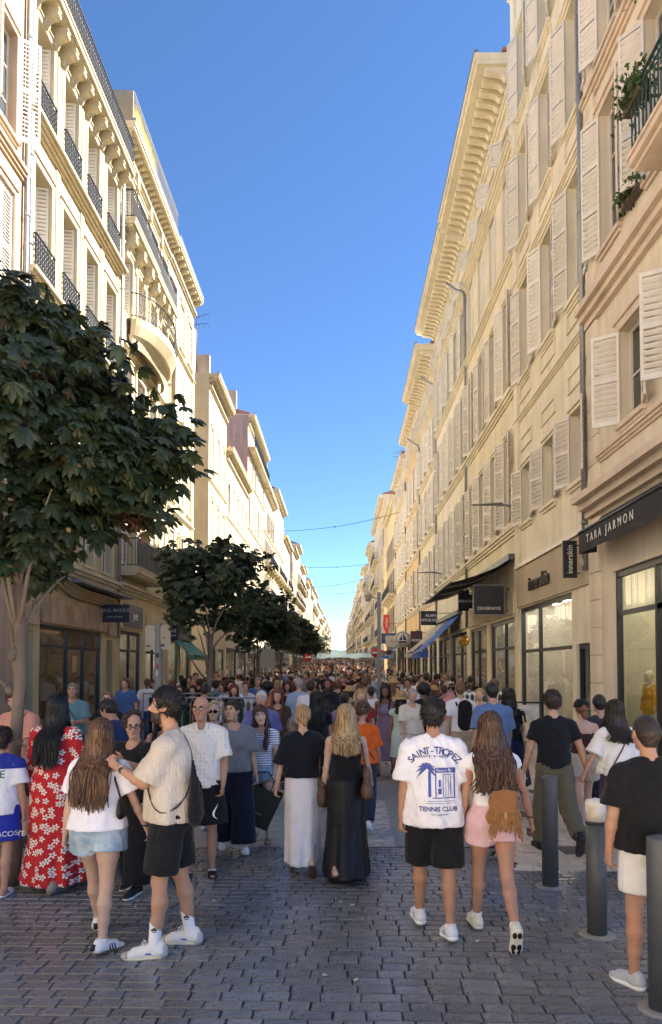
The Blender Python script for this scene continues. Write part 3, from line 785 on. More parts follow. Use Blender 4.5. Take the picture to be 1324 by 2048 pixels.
for i in range(n*2):
    t = -math.pi/2+math.pi*(i+.5)/(n*2); u, w = 3.2+2.3*math.sin(t), .15+.95*math.cos(t)
    mb.tube([P(u, 14.5, w), P(u, 14.75, w+.1), P(u, 15.05, w-.02), P(u, 15.37, w)], .011, 4, cap=False)
mb.build('railing', M_iron, bb)
for u in (1.75, 3.6, 5.4): b.part('keystone', [(u-.12, u+.12, 19.7, 20.2, .002, .16)], T_l)
for v in (9.2, 13.2, 17.0): b.course(v, .18, .14)
b.course(4.6, .3, .3)
b.part('shop_fascia', [(.3, 3.3, 3.4, 4.2, .002, .06), (3.9, 6.9, 3.4, 4.2, .002, .06)], stucco('cdbb98', .1))
b.shop(.5, 3.2, .12, 3.3, [1.9], M_darkb, transom=2.6, inner='9a8d7a'); b.shop(3.9, 6.8, .12, 3.3, [5.3], M_dark, transom=2.6)
b.walls(); b.cornice(20.1, .9, .5, 20, bd=.34, bh=.26, bw=.16)
b.part('attic', [(.05, 7.1, 21.0, 22.8, -8, -1.6)], W_l2)
mesh_obj('terrace_railing', rail_mesh(7.0, 1.1, M_zinc, 'plain', .5, -1), b.root, b.P(.1, 21.02, .4))
mb = MB(); P = b.P
for k in range(6): mb.quad(P(.3+.5*k, 21.1, .34+.03*(k % 2)), P(.8+.5*k, 21.1, .34+.03*((k+1) % 2)), P(.8+.5*k, 22.0-.05*(k % 3), .36), P(.3+.5*k, 22.0-.05*((k+2) % 3), .36))
mb.build('yellow_sunshade', fabric('f0cf3a'), b.root, fix=False)
b.part('terrace_partition', [(.0, .08, 21.02, 22.1, -1.2, .4)], paint('8d8271'))
L2a = b
b = Bld(-1, 32.2, 37.8, 21.2, W_l3, T_l, 'plain_cream_house', 'sunlit cream end house with bracketed cornice at the side street corner')
for u in (.9, 2.75, 4.6):
    for v0, v1 in ((5.6, 8.2), (9.6, 12.2), (13.4, 15.9), (17.2, 19.4)):
        b.window(u, .95, v0, v1, shut='closed' if rnd.random() < .55 else 'open', smat=M_shutw, an=(150, 160), surround=(.1, .04), panels=2)
for v in (4.6, 9.0, 12.8, 16.6): b.course(v, .16, .12)
b.part('corner_pilaster', [(5.15, 5.58, 4.8, 19, .002, .06)], T_l)
b.shop(.4, 2.6, .12, 3.3, [], paint('3c4a40'), inner='aaa08c'); b.shop(3.0, 5.2, .12, 3.3, [], paint('3c4a40'), inner='aaa08c')
b.part('shop_fascia', [(.3, 5.3, 3.4, 4.1, .002, .06)], stucco('6f7a6a', .1))
b.walls(); b.cornice(20.2, .95, .5, 9, bd=.4, bh=.4, bw=.2); b.pitched(.4, 1.2)
L2b = b
def left_house(y0, y1, H, wall, bays, floors, name, label, nb=14, smat=None, shut='closed', pr=.6, cw=.9, shopmat=None, roof=True, surround=(.1, .04), cor=True):
    b = Bld(-1, y0, y1, H, wall, T_l, name, label)
    for i in range(bays):
        u = b.W*(i+.5)/bays
        for v0, v1 in floors:
            b.window(u, min(cw, b.W/bays*.5), v0, v1, shut=shut if rnd.random() < .7 else ('none' if shut == 'closed' else 'closed'), smat=smat or M_shutw, an=(150, 160), surround=surround, panels=2)
    for v0, v1 in floors: b.course(v0-.35, .16, .1)
    b.shop(.4, b.W*.5-.3, .12, 3.2, [], shopmat or M_dark, inner='b5aa97'); b.shop(b.W*.5+.3, b.W-.4, .12, 3.2, [], shopmat or M_dark, inner='b5aa97')
    b.walls()
    if cor: b.cornice(H-.9, .85, pr, nb, bd=pr*.7, bh=.28, bw=.14)
    if roof: b.pitched(.2, 1.4)
    return b
L3a = left_house(42.4, 48.9, 19.2, stucco('c8bb9f', .1), 3, [(5.4, 8.0), (9.2, 11.9), (13.2, 16.2)], 'side_street_house', 'cream house with dentilled cornice on the far corner of the side street', 22, roof=False)
b = L3a
mesh_obj('terrace_railing', rail_mesh(2.6, 1.2, M_iron, 'plain', 1.5, -1), b.root, b.P(.2, 19.25, -2.2))
b.part('chimney_wall', [(1.6, 2.2, 19.2, 22.6, -8, -1.2), (2.2, 2.6, 19.2, 21.2, -8, -.4)], stucco('a3968a', .25))
for k in range(6):
    mb = MB(); mb.lathe([(.13, 0), (.11, .5), (.14, .55)], 8, b.P(1.9, 22.61, -1.6-.35*k-(1.2 if k > 3 else 0))); mb.build('chimney_pot', paint('b0765a', .8), b.root)
L3b = left_house(48.9, 60.4, 16.6, stucco('d2c9bb', .1), 5, [(4.8, 7.2), (8.4, 10.8), (12.2, 14.4)], 'white_house', 'low white house with clay eaves tiles between two taller cream houses', 24, smat=M_shut, pr=.5)
L3c = left_house(60.4, 73.5, 22.6, stucco('c4b8a0', .1), 6, [(5.2, 8.0), (9.3, 12.), (13.4, 16.0), (17.5, 19.8)], 'tall_gabled_house', 'tall house with a bare grey gable and roof balcony beyond the white house', 26, shut='closed')
L3c.part('gable_render', [(-.02, -.004, 16.6, 22.5, -9, -.01)], stucco('a2948a', .25))
L3c.part('gable_top', [(.02, .5, 22.6, 24.6, -8.9, -1.0)], stucco('a89b8f', .2))
L3c.balcony(.1, 13, 19.9, .6, .16, 1., M_iron, 'plain', nb=0)

# unseen house added across the side street behind the camera, to bounce sunlight
b = Bld(-1, -34.0, -2.0, 19.0, stucco('cfc3aa', .1), T_l, 'added_bounce_house', 'unseen cream house added behind the camera to bounce sunlight onto the street', depth=12)
for i in range(11):
    for v0, v1 in ((5.6, 8.2), (9.6, 12.2), (13.6, 16.2)): b.window(1.6+2.9*i, 1.05, v0, v1, shut='open', smat=M_shutw, an=(160, 165), surround=(.12, .05), panels=2)
for i in range(6): b.shop(.8+5.2*i, 5.2+5.2*i, .2, 3.2, [], M_dark, lamps=0)
for v in (4.4, 8.9, 12.9): b.course(v, .2, .15)
b.walls(); b.cornice(18.1, .8, .6, 30)

# ---------------- far rows: every house its own thing, windows as pieces up to where they still show
def far_house(side, y0, y1, H, wall, idx, label, smat, bal):
    b = Bld(side, y0, y1, H, wall, T_l if side < 0 else T_r, 'town_house', label, depth=8)
    b.root['group'] = 'far houses lining the street'
    W = b.W; bays = max(3, int(round(W/2.5))); nf = int((H-5.2)/3.5)
    nearf = y0 < 118
    joined = MB(); jp = MB()
    wm = None
    for i in range(bays):
        u = W*(i+.5)/bays
        for k in range(nf):
            v0 = 5.0+k*3.5; v1 = v0+2.4-(.3 if k == nf-1 else 0)
            if wm is None or True:
                mb = MB() if nearf else joined
                c0 = 0 if nearf else u; z0 = 0 if nearf else v0
                h = v1-v0
                def bx(a, c, d, e, f, g, mi=0, mb=mb, c0=c0, z0=z0):
                    xa, xb = sorted((-side*f, -side*g)); mb.box(xa, xb, c0+a, c0+c, z0+d, z0+e, mi)
                bx(-.62, -.5, -.1, h+.1, .003, .06); bx(.5, .62, -.1, h+.1, .003, .06); bx(-.7, .7, h+.1, h+.22, .003, .1); bx(-.68, .68, -.2, -.1, .003, .12)
                bx(-.5, .5, 0, h, .003, .02, 1)
                if rnd.random() < .75:
                    bx(-1.02, -.56, .0, h, .065, .1, 2); bx(.56, 1.02, .0, h, .065, .1, 2)
                else: bx(-.49, .49, .02, h-.02, .025, .05, 2)
                if nearf: mb.build('window', [b.trim, M_wglass, smat], b.root, (0, u, v0))
    if not nearf: tag(joined.build('windows', [b.trim, M_wglass, smat], b.root), kind='stuff')
    for k in range(nf): b.course(4.7+k*3.5-.2, .16, .12, steps=2)
    mb = MB(); b.boxm(mb, .3, W-.3, .1, 3.2, .003, .03, 0); b.boxm(mb, .3, W-.3, 3.25, 4.0, .003, .1, 1); mb.build('shopfront', [M_wglass, (M_dark, M_wfr, M_darkb)[idx % 3]], b.root)
    for k in bal:
        if k < nf: b.balcony(.8, W-.8, 4.95+k*3.5, .7, .15, .95, M_iron, 'plain', nb=0 if y0 > 150 else 4, bh=.45)
    b.walls()
    mb = MB(); b.boxm(mb, 0, W, H-.5, H-.25, .002, .35); b.boxm(mb, -.02, W+.02, H-.25, H, .002, .6); mb.build('cornice', b.trim, b.root)
    b.pitched(.2, rnd.uniform(1., 2.2), M_roof if idx % 2 else M_roofz)
    if idx % 2 == 0:
        mb = MB(); b.boxm(mb, .3, .9, H, H+rnd.uniform(2.2, 3.4), -5.5, -2.2); c = mb.build('chimney', stucco('a3927f', .25), b.root)
        pots = MB()
        for k in range(5): pots.lathe([(.14, 0), (.11, .55)], 7, b.P(.6, H+2.2, -2.6-.5*k))
    return b
cols_l = ['ccc0a6', 'c5b89f', 'd0c7b4', 'c5b598', 'cabfaa', 'c1b29a']; cols_r = ['dfd0b0', 'dac8a4', 'e2d5ba', 'd6c29f', 'dfd1b6']
ordn = ['first', 'second', 'third', 'fourth', 'fifth', 'sixth', 'seventh', 'eighth', 'ninth', 'tenth', 'eleventh', 'twelfth', 'thirteenth', 'fourteenth', 'fifteenth', 'sixteenth', 'seventeenth', 'eighteenth', 'nineteenth', 'twentieth', 'twenty-first', 'twenty-second', 'twenty-third', 'twenty-fourth', 'twenty-fifth', 'twenty-sixth', 'twenty-seventh', 'twenty-eighth', 'twenty-ninth', 'thirtieth', 'thirty-first', 'thirty-second', 'thirty-third', 'thirty-fourth']
r4 = random.Random(21)
for side, ys, cl, nm in ((-1, 73.5, cols_l, 'sunlit'), (1, 68.0, cols_r, 'shaded')):
    y = ys; i = 0
    Hs = [19.5, 21.0, 18.2, 20.5, 21.4, 19.0, 20.2] if side < 0 else [17.6, 21.6, 20.5, 19.2, 21.0, 20.0]
    while y < 600:
        w = r4.uniform(10, 15) if y < 200 else r4.uniform(16, 26)
        if side > 0 and i == 1: y += 6
        if side < 0 and i == 3: y += 6
        H = Hs[i % len(Hs)]+r4.uniform(-.8, .8)
        lab = '%s far house, %s along the row beyond the %s' % (nm, ordn[min(i, len(ordn)-1)], 'tall gabled house' if side < 0 else 'narrow cream house')
        b = far_house(side, y, y+w, H, stucco(cl[i % len(cl)], .12), i, lab, (M_shut, M_shutw, M_shutt)[r4.randrange(3)], r4.sample(range(4), 2))
        if side < 0 and i == 1:
            b.part('gable_end', [(.0, .4, H, H+5.5, -7.5, -2.2), (.0, .4, H, H+3, -2.2, -.8)], stucco('a08a7a', .25))
            for vv in (H+1.6, H+4.): b.part('wall_tie', [(-.08, -.02, vv-.05, vv+.05, -5.6, -4.0), (-.08, -.02, vv-.8, vv+.8, -4.85, -4.75)], M_iron)
            for k in range(5):
                mb = MB(); mb.lathe([(.16, 0), (.13, .7)], 8, b.P(.2, H+5.5, -3.0-.5*k)); mb.build('chimney_pot', paint('8a5b4a', .8), b.root)
        y += w; i += 1
# ------------------------------------------------------------------ street furniture, signs, awnings
M_boll = pm('bollard_grey', hexc('4a4d50'), .5, var=.08, scale=8, bump=.1, bscale=90)
M_bwhite = pm('bollard_white', hexc('d8d4cc'), .7, var=.15, scale=20, bump=.2)
M_foot = pm('mortar_patch', hexc('8d8880'), .9, var=.2, scale=20, bump=.3)
def bollard(px, feet, label, white=False, h=1.0):
    x, y = gpt(px, feet); r = empty('bollard', (x, y, 0), 0, label, 'bollard', 'steel bollards along the kerb')
    mb = MB(); R = .072
    if white: mb.lathe([(R, 0), (R, h-.16)], 24)
    else: mb.lathe([(R, 0), (R, h-.03), (R*.97, h-.02), (.002, h)], 24)
    mb.build('post', M_boll, r)
    if white:
        mb = MB(); mb.lathe([(R+.004, h-.165), (R+.004, h-.035), (R*.95, h-.02), (.002, h)], 24); mb.build('cap', M_bwhite, r)
        mb = MB(); mb.lathe([(R+.006, h-.19), (R+.006, h-.175)], 24); mb.build('ring', paint('2a2c2e'), r)
    mb = MB(); mb.lathe([(R+.07, -.02), (R+.06, .008), (R+.004, .016)], 16); mb.build('footing', M_foot, r)
bollard(1096, 1768, 'dark grey bollard with rounded top, farthest of the three on the right')
bollard(1187, 1862, 'grey bollard with worn white painted cap', True)
bollard(1312, 2008, 'dark grey bollard cut by the right picture edge, nearest to the camera', False, 1.0)
bollard(936, 1646, 'grey bollard half hidden behind the pink shorts', False, .9) if 0 else None

def facade_sign(side, y, v0, v1, w0, w1, mat, label, texts, tmat, th=.06, frame=None, cat='sign', name='hanging_sign', double=False):
    """sign board standing out from a facade, facing up and down the street"""
    X = XR if side > 0 else XL
    xa, xb = sorted((side*(X-w0), side*(X-w1)))
    r = empty(name, (side*X, y, v0), 0, label, cat); r.location = (side*X, y, v0)
    ox = side*X
    mb = MB(); mb.box(xa-ox, xb-ox, -th/2, th/2, 0, v1-v0); mb.build('board', mat, r)
    if frame:
        t = .03; mb = MB(); a, b, h = xa-ox, xb-ox, v1-v0
        mb.box(a-t, a, -th/2-.01, th/2+.01, -t, h+t); mb.box(b, b+t, -th/2-.01, th/2+.01, -t, h+t); mb.box(a, b, -th/2-.01, th/2+.01, -t, 0); mb.box(a, b, -th/2-.01, th/2+.01, h, h+t); mb.build('frame', frame, r)
    for z in (.1, v1-v0-.1): mb = MB(); mb.tube([(side*.02, 0, z), ((xa+xb)/2-ox, 0, z)], .015, 6); mb.build('arm', M_dark, r)
    for tx, size, dx, dz, rot, bold in texts:
        text_obj(tx, size, tmat, r, ((xa+xb)/2-ox+dx, -th/2-.006, (v1-v0)*dz), (math.pi/2, -rot, 0), depth=.003, bold=bold)
    return r
WT = pm('sign_white', hexc('d8d6d2'), .5, var=0, bump=0); GT = pm('sign_grey', hexc('8b9196'), .5, var=0, bump=0); GOLD = pm('sign_gold', hexc('a9843f'), .35, var=.1, bump=.1, metal=.6)
facade_sign(1, 22.6, 3.62, 4.5, .18, 1.1, M_dark, 'square black DEVERNOIS sign hanging under the long dark awning', [('DEVERNOIS', .135, 0, .2, 0, .001)], WT, frame=paint('8b8782'))
facade_sign(1, 15.8, 3.9, 4.7, .12, .42, M_dark, 'tall narrow black innerskin sign on the yellow house', [('innerskin', .17, 0, .5, math.pi/2, .001)], WT)
facade_sign(1, 33.8, 3.95, 4.6, .8, 1.5, M_dark, 'black ALAIN AFFLELOU sign above the blue awning', [('ALAIN', .17, .1, .68, 0, .004), ('AFFLELOU', .17, .02, .35, 0, .004)], WT)
facade_sign(1, 28.6, 4.2, 5.0, .2, .62, M_darkb, 'small navy vertical sign behind the DEVERNOIS sign', [('IDEAL', .2, 0, .5, math.pi/2, .001)], WT)
facade_sign(1, 26.2, 4.1, 4.6, .15, 1.0, M_darkb, 'navy sign lettered MINORANGE under the dark awning', [('MINORANGE', .14, 0, .5, 0, .002)], WT)
facade_sign(-1, 23.3, 3.42, 3.98, .06, .95, M_darkb, 'navy PAUL MARIUS MAROQUINERIE sign above the shop window', [('PAUL MARIUS', .15, 0, .66, 0, .003), ('MAROQUINERIE', .07, 0, .3, 0, .001)], GT)
facade_sign(-1, 32.8, 3.24, 3.9, .04, .42, M_darkb, 'navy sign ending in KS by the lamp post', [('KS', .2, 0, .6, 0, .002), ('PARIS', .09, 0, .28, 0, .001)], WT)
facade_sign(-1, 52.5, 3.1, 3.6, .2, 1.25, M_darkb, 'dark CCF bank sign beyond the second tree', [('CCF', .36, 0, .5, 0, .008)], WT)
facade_sign(-1, 51.0, 3.0, 3.4, 1.4, 2.3, paint('cfcdc6'), 'pale lettered sign board next to the CCF sign', [('OPTIC', .2, 0, .5, 0, .003)], GT)
facade_sign(-1, 66., 3.1, 3.6, .2, 1.2, M_dark, 'small dark sign far along the left shopfronts', [('CAFE', .28, 0, .5, 0, .004)], WT)
facade_sign(1, 44.0, 3.1, 4.2, .3, 1.0, paint('4a2f33'), 'dark red hanging sign below the white disc', [('MODE', .2, 0, .5, 0, .003)], WT)
facade_sign(1, 52.0, 3.5, 4.3, .2, 2.0, paint('cdc8bb'), 'pale hanging board beyond the white disc sign', [('GALERIE', .28, 0, .5, 0, .003)], GT)
facade_sign(1, 57.0, 3.9, 4.7, .3, 2.0, paint('3f4f78'), 'blue hanging board far along the right shopfronts', [('OPTIQUE', .28, 0, .5, 0, .003)], WT)
# white disc with a sailing boat
r = empty('disc_sign', (XR-1.15, 47.8, 3.9), 0, 'round white hanging sign with a dark blue sailing boat', 'sign')
mb = MB(); mb.lathe([(.52, -.05), (.52, .05)], 32, axis='y'); mb.build('disc', WT, r)
mb = MB(); DB = paint('24355c')
ring = [(math.cos(t)*.43, -.055, math.sin(t)*.43) for t in np.linspace(0, 2*math.pi, 33)]; mb.tube(ring, .02, 5, cap=False)
mb.add([(-.3, -.056, -.15), (.32, -.056, -.15), (.2, -.056, -.28), (-.2, -.056, -.28)], [(0, 1, 2, 3)]); mb.add([(.03, -.056, -.1), (.03, -.056, .38), (.28, -.056, -.1)], [(0, 1, 2)]); mb.add([(-.03, -.056, -.1), (-.03, -.056, .3), (-.24, -.056, -.1)], [(0, 1, 2)]); mb.build('boat_emblem', DB, r, fix=False)
mb = MB(); mb.tube([(.5, 0, 0), (1.15, 0, 0)], .02, 6); mb.build('arm', M_dark, r)
# red tobacconist style carrot far right, gilt medallion, other small signs
r = empty('medallion', (XR-.35, 28.9, 3.05), 0, 'round gilt medallion sign on the pier beside the DEVERNOIS window', 'sign'); mb = MB(); mb.lathe([(.2, -.05), (.22, -.02), (.22, .02), (.2, .05)], 28, axis='y'); mb.lathe([(.16, -.055), (.15, -.075), (.1, -.09)], 20, axis='y'); mb.build('disc', GOLD, r); mb = MB(); mb.lathe([(.12, -.1), (.09, -.13), (.02, -.14)], 12, (0, 0, .04), axis='y'); mb.lathe([(.1, -.1), (.06, -.12)], 10, (0, 0, -.12), axis='y'); mb.build('relief', GOLD, r)
mb = MB(); mb.tube([(.33, 0, 0), (.36, 0, 0)], .02, 6); mb.build('arm', M_dark, r)
r = empty('red_sign', (XR-1.3, 62., 5.6), 0, 'tall red shop sign far along the right side', 'sign'); mb = MB(); mb.prism([(-.3, 0), (0, -.9), (.3, 0), (.22, .9), (-.22, .9)], 'y', -.06, .06); mb.build('board', paint('d8402c', .4), r); mb = MB(); mb.tube([(.2, 0, .2), (1.3, 0, .2)], .02, 6); mb.build('arm', M_dark, r); text_obj('TABAC', .3, WT, r, (0, -.065, .2), (math.pi/2, math.pi/2, 0))
# letters fixed flat on facades
def wall_letters(side, txt, size, y, v, mat, label, w=.09, bold=.004, depth=.03, spacing=1.):
    X = XR if side > 0 else XL
    r = empty('shop_lettering', (side*(X-w), y, v), 0, label, 'lettering')
    text_obj(txt, size, mat, r, (0, 0, 0), (math.pi/2, 0, -math.pi/2 if side > 0 else math.pi/2), depth=depth, bold=bold, spacing=spacing)
wall_letters(1, 'innerskin', .52, 19.0, 4.22, paint('2a2522'), 'dark raised innerskin lettering above the shop window')
wall_letters(-1, 'LANCASTER', .42, 35.0, 3.78, paint('2c2a28'), 'dark raised LANCASTER lettering over the green awning', w=.08)
wall_letters(-1, 'jott', .4, 27.0, 3.85, WT, 'white jott lettering on a blue fascia at the bracketed house', w=.10)
o = MB(); o.box(0, .05, -1.2, 1.2, -.4, .4); tag(o.build('blue_fascia', paint('4a5066'), None, (-XL+.02+.03, 26.9, 3.85)), 'slate blue shop fascia board under the bracketed house', 'fascia')

def awning(side, y0, y1, v_wall, v_front, proj, valance, mat, label, name='awning', cassette=True, ribs=0, w0=.05, letters=None, vmat=None):
    X = XR if side > 0 else XL
    r = empty(name, (side*X, y0, 0), 0, label, 'awning'); L = y1-y0; sx = -side
    n = 10; mb = MB()
    for t0, t1 in zip(np.linspace(0, 1, n+1), np.linspace(0, 1, n+1)[1:]):
        f = lambda t: (sx*(w0+(proj-w0)*t), v_wall+(v_front-v_wall)*t-.06*math.sin(math.pi*t))
        (xa, za), (xb, zb) = f(t0), f(t1); mb.quad((xa, 0, za), (xb, 0, zb), (xb, L, zb), (xa, L, za)); mb.quad((xa, 0, za-.012), (xb, 0, zb-.012), (xb, L, zb-.012), (xa, L, za-.012))
    mb.build('canvas', mat, r, fix=False)
    if valance:
        mb = MB(); k = max(6, int(L/.3))
        for i in range(k):
            ya, yb = L*i/k, L*(i+1)/k; da, db = .012*math.sin(i*2.1), .012*math.sin((i+1)*2.1); xa = sx*proj
            mb.quad((xa, ya, v_front), (xa, yb, v_front), (xa+sx*db, yb, v_front-valance), (xa+sx*da, ya, v_front-valance))
        for yy in (0, L): mb.quad((xa, yy, v_front), (xa, yy, v_front-valance), (sx*(proj-.35), yy, v_front-valance*.9), (sx*(proj-.35), yy, v_front+.1))
        mb.build('valance', vmat or mat, r, fix=False)
    mb = MB(); mb.tube([(sx*proj, 0, v_front), (sx*proj, L, v_front)], .03, 8); mb.build('front_bar', M_dark, r)
    if cassette: mb = MB(); a, b = sorted((sx*.01, sx*.22)); mb.box(a, b, -.05, L+.05, v_wall-.02, v_wall+.16); mb.build('cassette', paint('55585a'), r)
    for i in range(ribs):
        yy = L*(i+.5)/ribs; mb = MB(); mb.tube([(sx*.1, yy, v_wall-.15), (sx*proj*.55, yy+.5, (v_wall+v_front)/2-.16), (sx*proj, yy, v_front-.02)], .025, 6); mb.build('folding_arm', paint('8a8c8e'), r)
    if letters:
        text_obj(letters[0], letters[1], letters[2], r, (sx*(proj+.022), L*letters[3], v_front-valance*.5), (math.pi/2, 0, -math.pi/2 if side > 0 else math.pi/2), depth=.002, bold=.001, spacing=1.7)
    return r
CANV_K = pm('black_canvas', hexc('2b2b2e'), .85, var=.1, scale=4, bump=.2, bscale=30)
awning(1, 9.4, 14.45, 4.95, 4.62, .5, .42, CANV_K, 'black awning with white TARA JARMON lettering', letters=('TARA JARMON', .22, WT, .68), cassette=False)
awning(1, 21.8, 29.3, 5.2, 4.5, 1.9, .0, CANV_K, 'long dark awning spread over the DEVERNOIS shop', ribs=3)
awning(1, 31.4, 34.8, 4.3, 2.65, 1.8, .22, pm('blue_canvas', hexc('3c63b5'), .85, var=.1, scale=4, bump=.2, bscale=30), 'steep bright blue awning on the right side', ribs=2)
awning(1, 35.0, 38.8, 4.3, 2.75, 1.8, .22, pm('grey_canvas', hexc('a39c90'), .85, var=.1, scale=4, bump=.2, bscale=30), 'grey beige awning beyond the blue one', ribs=0)
awning(1, 48, 56, 4.3, 3.1, 2.2, .25, paint('4d463f', .85), 'brown awning far along the right side', ribs=0)
awning(1, 60, 66, 4.2, 3.0, 1.6, .25, MATS['blue_canvas'], 'second blue awning, small and far along the right side')
awning(-1, 33.0, 37.2, 3.35, 2.55, 1.1, .2, pm('green_canvas', hexc('4f7d70'), .85, var=.1, scale=4, bump=.2, bscale=30), 'sea green awning under the LANCASTER lettering')

# wall lamps on the right, CCTV post, floodlight
def wall_lamp(y, v, w_arm, label):
    r = empty('wall_lamp', (XR, y, v), 0, label, 'street lamp'); mb = MB(); mb.tube([(0, 0, -.02), (-w_arm*.5, 0, .03), (-w_arm*.55, 0, .035)], .035, 8); mb.build('arm', M_zinc, r)
    f = SDF(.02); f.cone((-w_arm*.5, 0, .05), (-w_arm*1.3, 0, .02), .11, .05, .02, flat=((0, 0, 1), .4)); V, Q = f.mesh(.02); mesh_obj('lamp_head', np_mesh('lamp_head', V, Q, [paint('6d7074', .4)]), r)
    mb = MB(); mb.box(-.06, .0, -.08, .08, -.3, .15); mb.build('bracket', M_zinc, r)
# ------------------------------------------------------------------ filled in after the body tools exist
# ------------------------------------------------------------------ chestnut trees along the left kerb
M_bark = pm('bark', hexc('75685a'), .9, var=.18, scale=6, bump=.6, bscale=22, bdist=.02, stretch=(1, 1, .35), col2=hexc('5d5145'), c2scale=3)
M_leaf = pm('chestnut_leaf', hexc('36432d'), .42, var=.25, scale=3, bump=.25, bscale=30, bdist=.01, island=.35, spec=.4, trans=.22, col2=hexc('6a4a2e'), c2scale=2.6, c2lo=.64, c2hi=.74)
M_leafp = pm('chestnut_leaf_single', hexc('36432d'), .42, var=.25, scale=9, bump=.25, bscale=30, bdist=.01, objrand=.35, spec=.4, trans=.22, col2=hexc('74492b'), c2scale=7, c2lo=.6, c2hi=.7)
def palm_leaf(rr, size=.15):
    """five drooping leaflets spread from one stalk: vertices and faces"""
    vs, fs = [], []; n = 5
    for k in range(n):
        a = (k-2)*.62+rr.uniform(-.08, .08); ln = size*(1.-.14*abs(k-2))*rr.uniform(.9, 1.1); w = ln*.22; dr = rr.uniform(.25, .55)
        d = Vector((math.sin(a), math.cos(a), 0)); s_ = Vector((math.cos(a), -math.sin(a), 0)); b = len(vs)
        for t, ww in ((0.02, .06), (.35, .6), (.68, 1.), (1., .04)):
            c = d*ln*t; z = -dr*ln*t*t
            vs += [(c+s_*w*ww+Vector((0, 0, z-.012*ww))), (c+Vector((0, 0, z+.010*ww))), (c-s_*w*ww+Vector((0, 0, z-.012*ww)))]
        for j in range(3): q = b+3*j; fs += [(q, q+1, q+4, q+3), (q+1, q+2, q+5, q+4)]
    return vs, fs
def crown_points(rr, n, R, H, cz):
    """leaf positions: clumps spread through an uneven ellipsoid, thinner inside, gaps between clumps"""
    cl = []
    while len(cl) < 50:
        p = Vector((rr.uniform(-1, 1), rr.uniform(-1, 1), rr.uniform(-1, 1)))
        if .35 < p.length < 1.0 and p.z > -.92: cl.append(p)
    pts = []
    for i in range(n):
        c = cl[rr.randrange(len(cl))]; q = c+Vector((rr.gauss(0, .125), rr.gauss(0, .125), rr.gauss(0, .10)))
        f = 1+.16*math.sin(3*math.atan2(q.y, q.x)+1.)+.08*math.sin(5*q.z)
        zs = q.z; rad = 1.0 if zs < 0 else 1-.12*zs
        pts.append((Vector((q.x*R*f*rad, q.y*R*f*rad, cz+q.z*H)), q))
    return pts
def tree(x, y, h, R, seed, label, trunk_r=.1, n=2300, parts=0, proto=None, lean=(.1, 0)):
    rr = random.Random(seed); gz = ground_z(y)
    root = empty('chestnut_tree', (x, y, gz), 0, label, 'tree', 'chestnut trees along the left kerb')
    cz = h*.755; H = h*.225
    fork = h*.5; base = [(0, 0, -.05), (.02, .0, .4), (-.02, .03, 1.1), (.03+lean[0]*.3, .0, 1.9), (lean[0]*.6, lean[1], fork)]
    mb = MB(); mb.tube(base, [trunk_r*1.2, trunk_r*1.05, trunk_r, trunk_r*.98, trunk_r*.92], 14)
    for k in range(5): a = rr.uniform(0, 6.28); mb.lathe([(.005, -.05), (.045, 0), (.005, .05)], 8, (base[2][0]+math.cos(a)*trunk_r*.85, math.sin(a)*trunk_r*.85, rr.uniform(.5, 2.2)))
    tr = mb.build('trunk', M_bark, root)
    for k in range(8):
        a = k*2.4+rr.uniform(-.4, .4); z0 = fork*rr.uniform(.78, 1.) if k > 1 else fork*.62; ln = R*rr.uniform(.42, .62); up = rr.uniform(.5, 1.1)
        p0 = Vector((base[-1][0]*(z0/fork), base[-1][1], z0)); pts = [p0, p0+Vector((math.cos(a)*ln*.3, math.sin(a)*ln*.3, up*.55)), p0+Vector((math.cos(a)*ln*.7, math.sin(a)*ln*.7, up*1.0)), p0+Vector((math.cos(a)*ln, math.sin(a)*ln, up*1.2))]
        if k == 0: pts = [p0, p0+Vector((-.2, -.1, .25)), p0+Vector((-.55, -.15, .8)), p0+Vector((-.7, -.2, 1.3))]
        m2 = MB(); m2.tube(pts, [trunk_r*.42, trunk_r*.33, trunk_r*.2, trunk_r*.08], 8); m2.build('branch', M_bark, tr)
    pts = crown_points(rr, n, R, H, cz)
    crown = MB(); singles = []
    order = sorted(range(len(pts)), key=lambda i: (pts[i][0]-Vector((1.0, -3.5, 0))).length) if parts else []
    single = set(order[:parts])
    lm = []
    if parts:
        for k in range(8): m2 = MB(); vs, fs = palm_leaf(rr, .17); m2.add(vs, fs, 0, True); lm.append(m2.mesh('leaf', M_leafp))
    else: lm = None
    protos = [palm_leaf(rr, rr.uniform(.12, .18)) for _ in range(10)]
    co = None
    rots = []
    for i, (p, q) in enumerate(pts):
        out = Vector((q.x, q.y, .25)); az = math.atan2(-out.x, out.y)+rr.gauss(0, .7)
        M = Matrix.Translation(p) @ Matrix.Rotation(az, 4, 'Z') @ Matrix.Rotation(rr.gauss(-.45, .45), 4, 'X') @ Matrix.Rotation(rr.gauss(0, .35), 4, 'Y')
        if i in single: rots.append(M); continue
        vs, fs = protos[i % 10]; crown.add([M @ v for v in vs], fs, 0, True)
    co = tag(crown.build('crown', M_leaf, root, fix=False), kind='stuff')
    for k, M in enumerate(rots):
        o = mesh_obj('leaf', lm[k % 8], root); o.matrix_basis = M @ Matrix.Scale(rr.uniform(.85, 1.15), 4)
    if parts:
        for k in range(7):
            p = pts[order[40*k+5]][0]; f = MB(); f.lathe([(.001, -.026), (.018, -.02), (.026, 0), (.018, .02), (.001, .026)], 10, p); f.build('conker', pm('conker_husk', hexc('8a7a48'), .8, bump=.4), root)
    return root
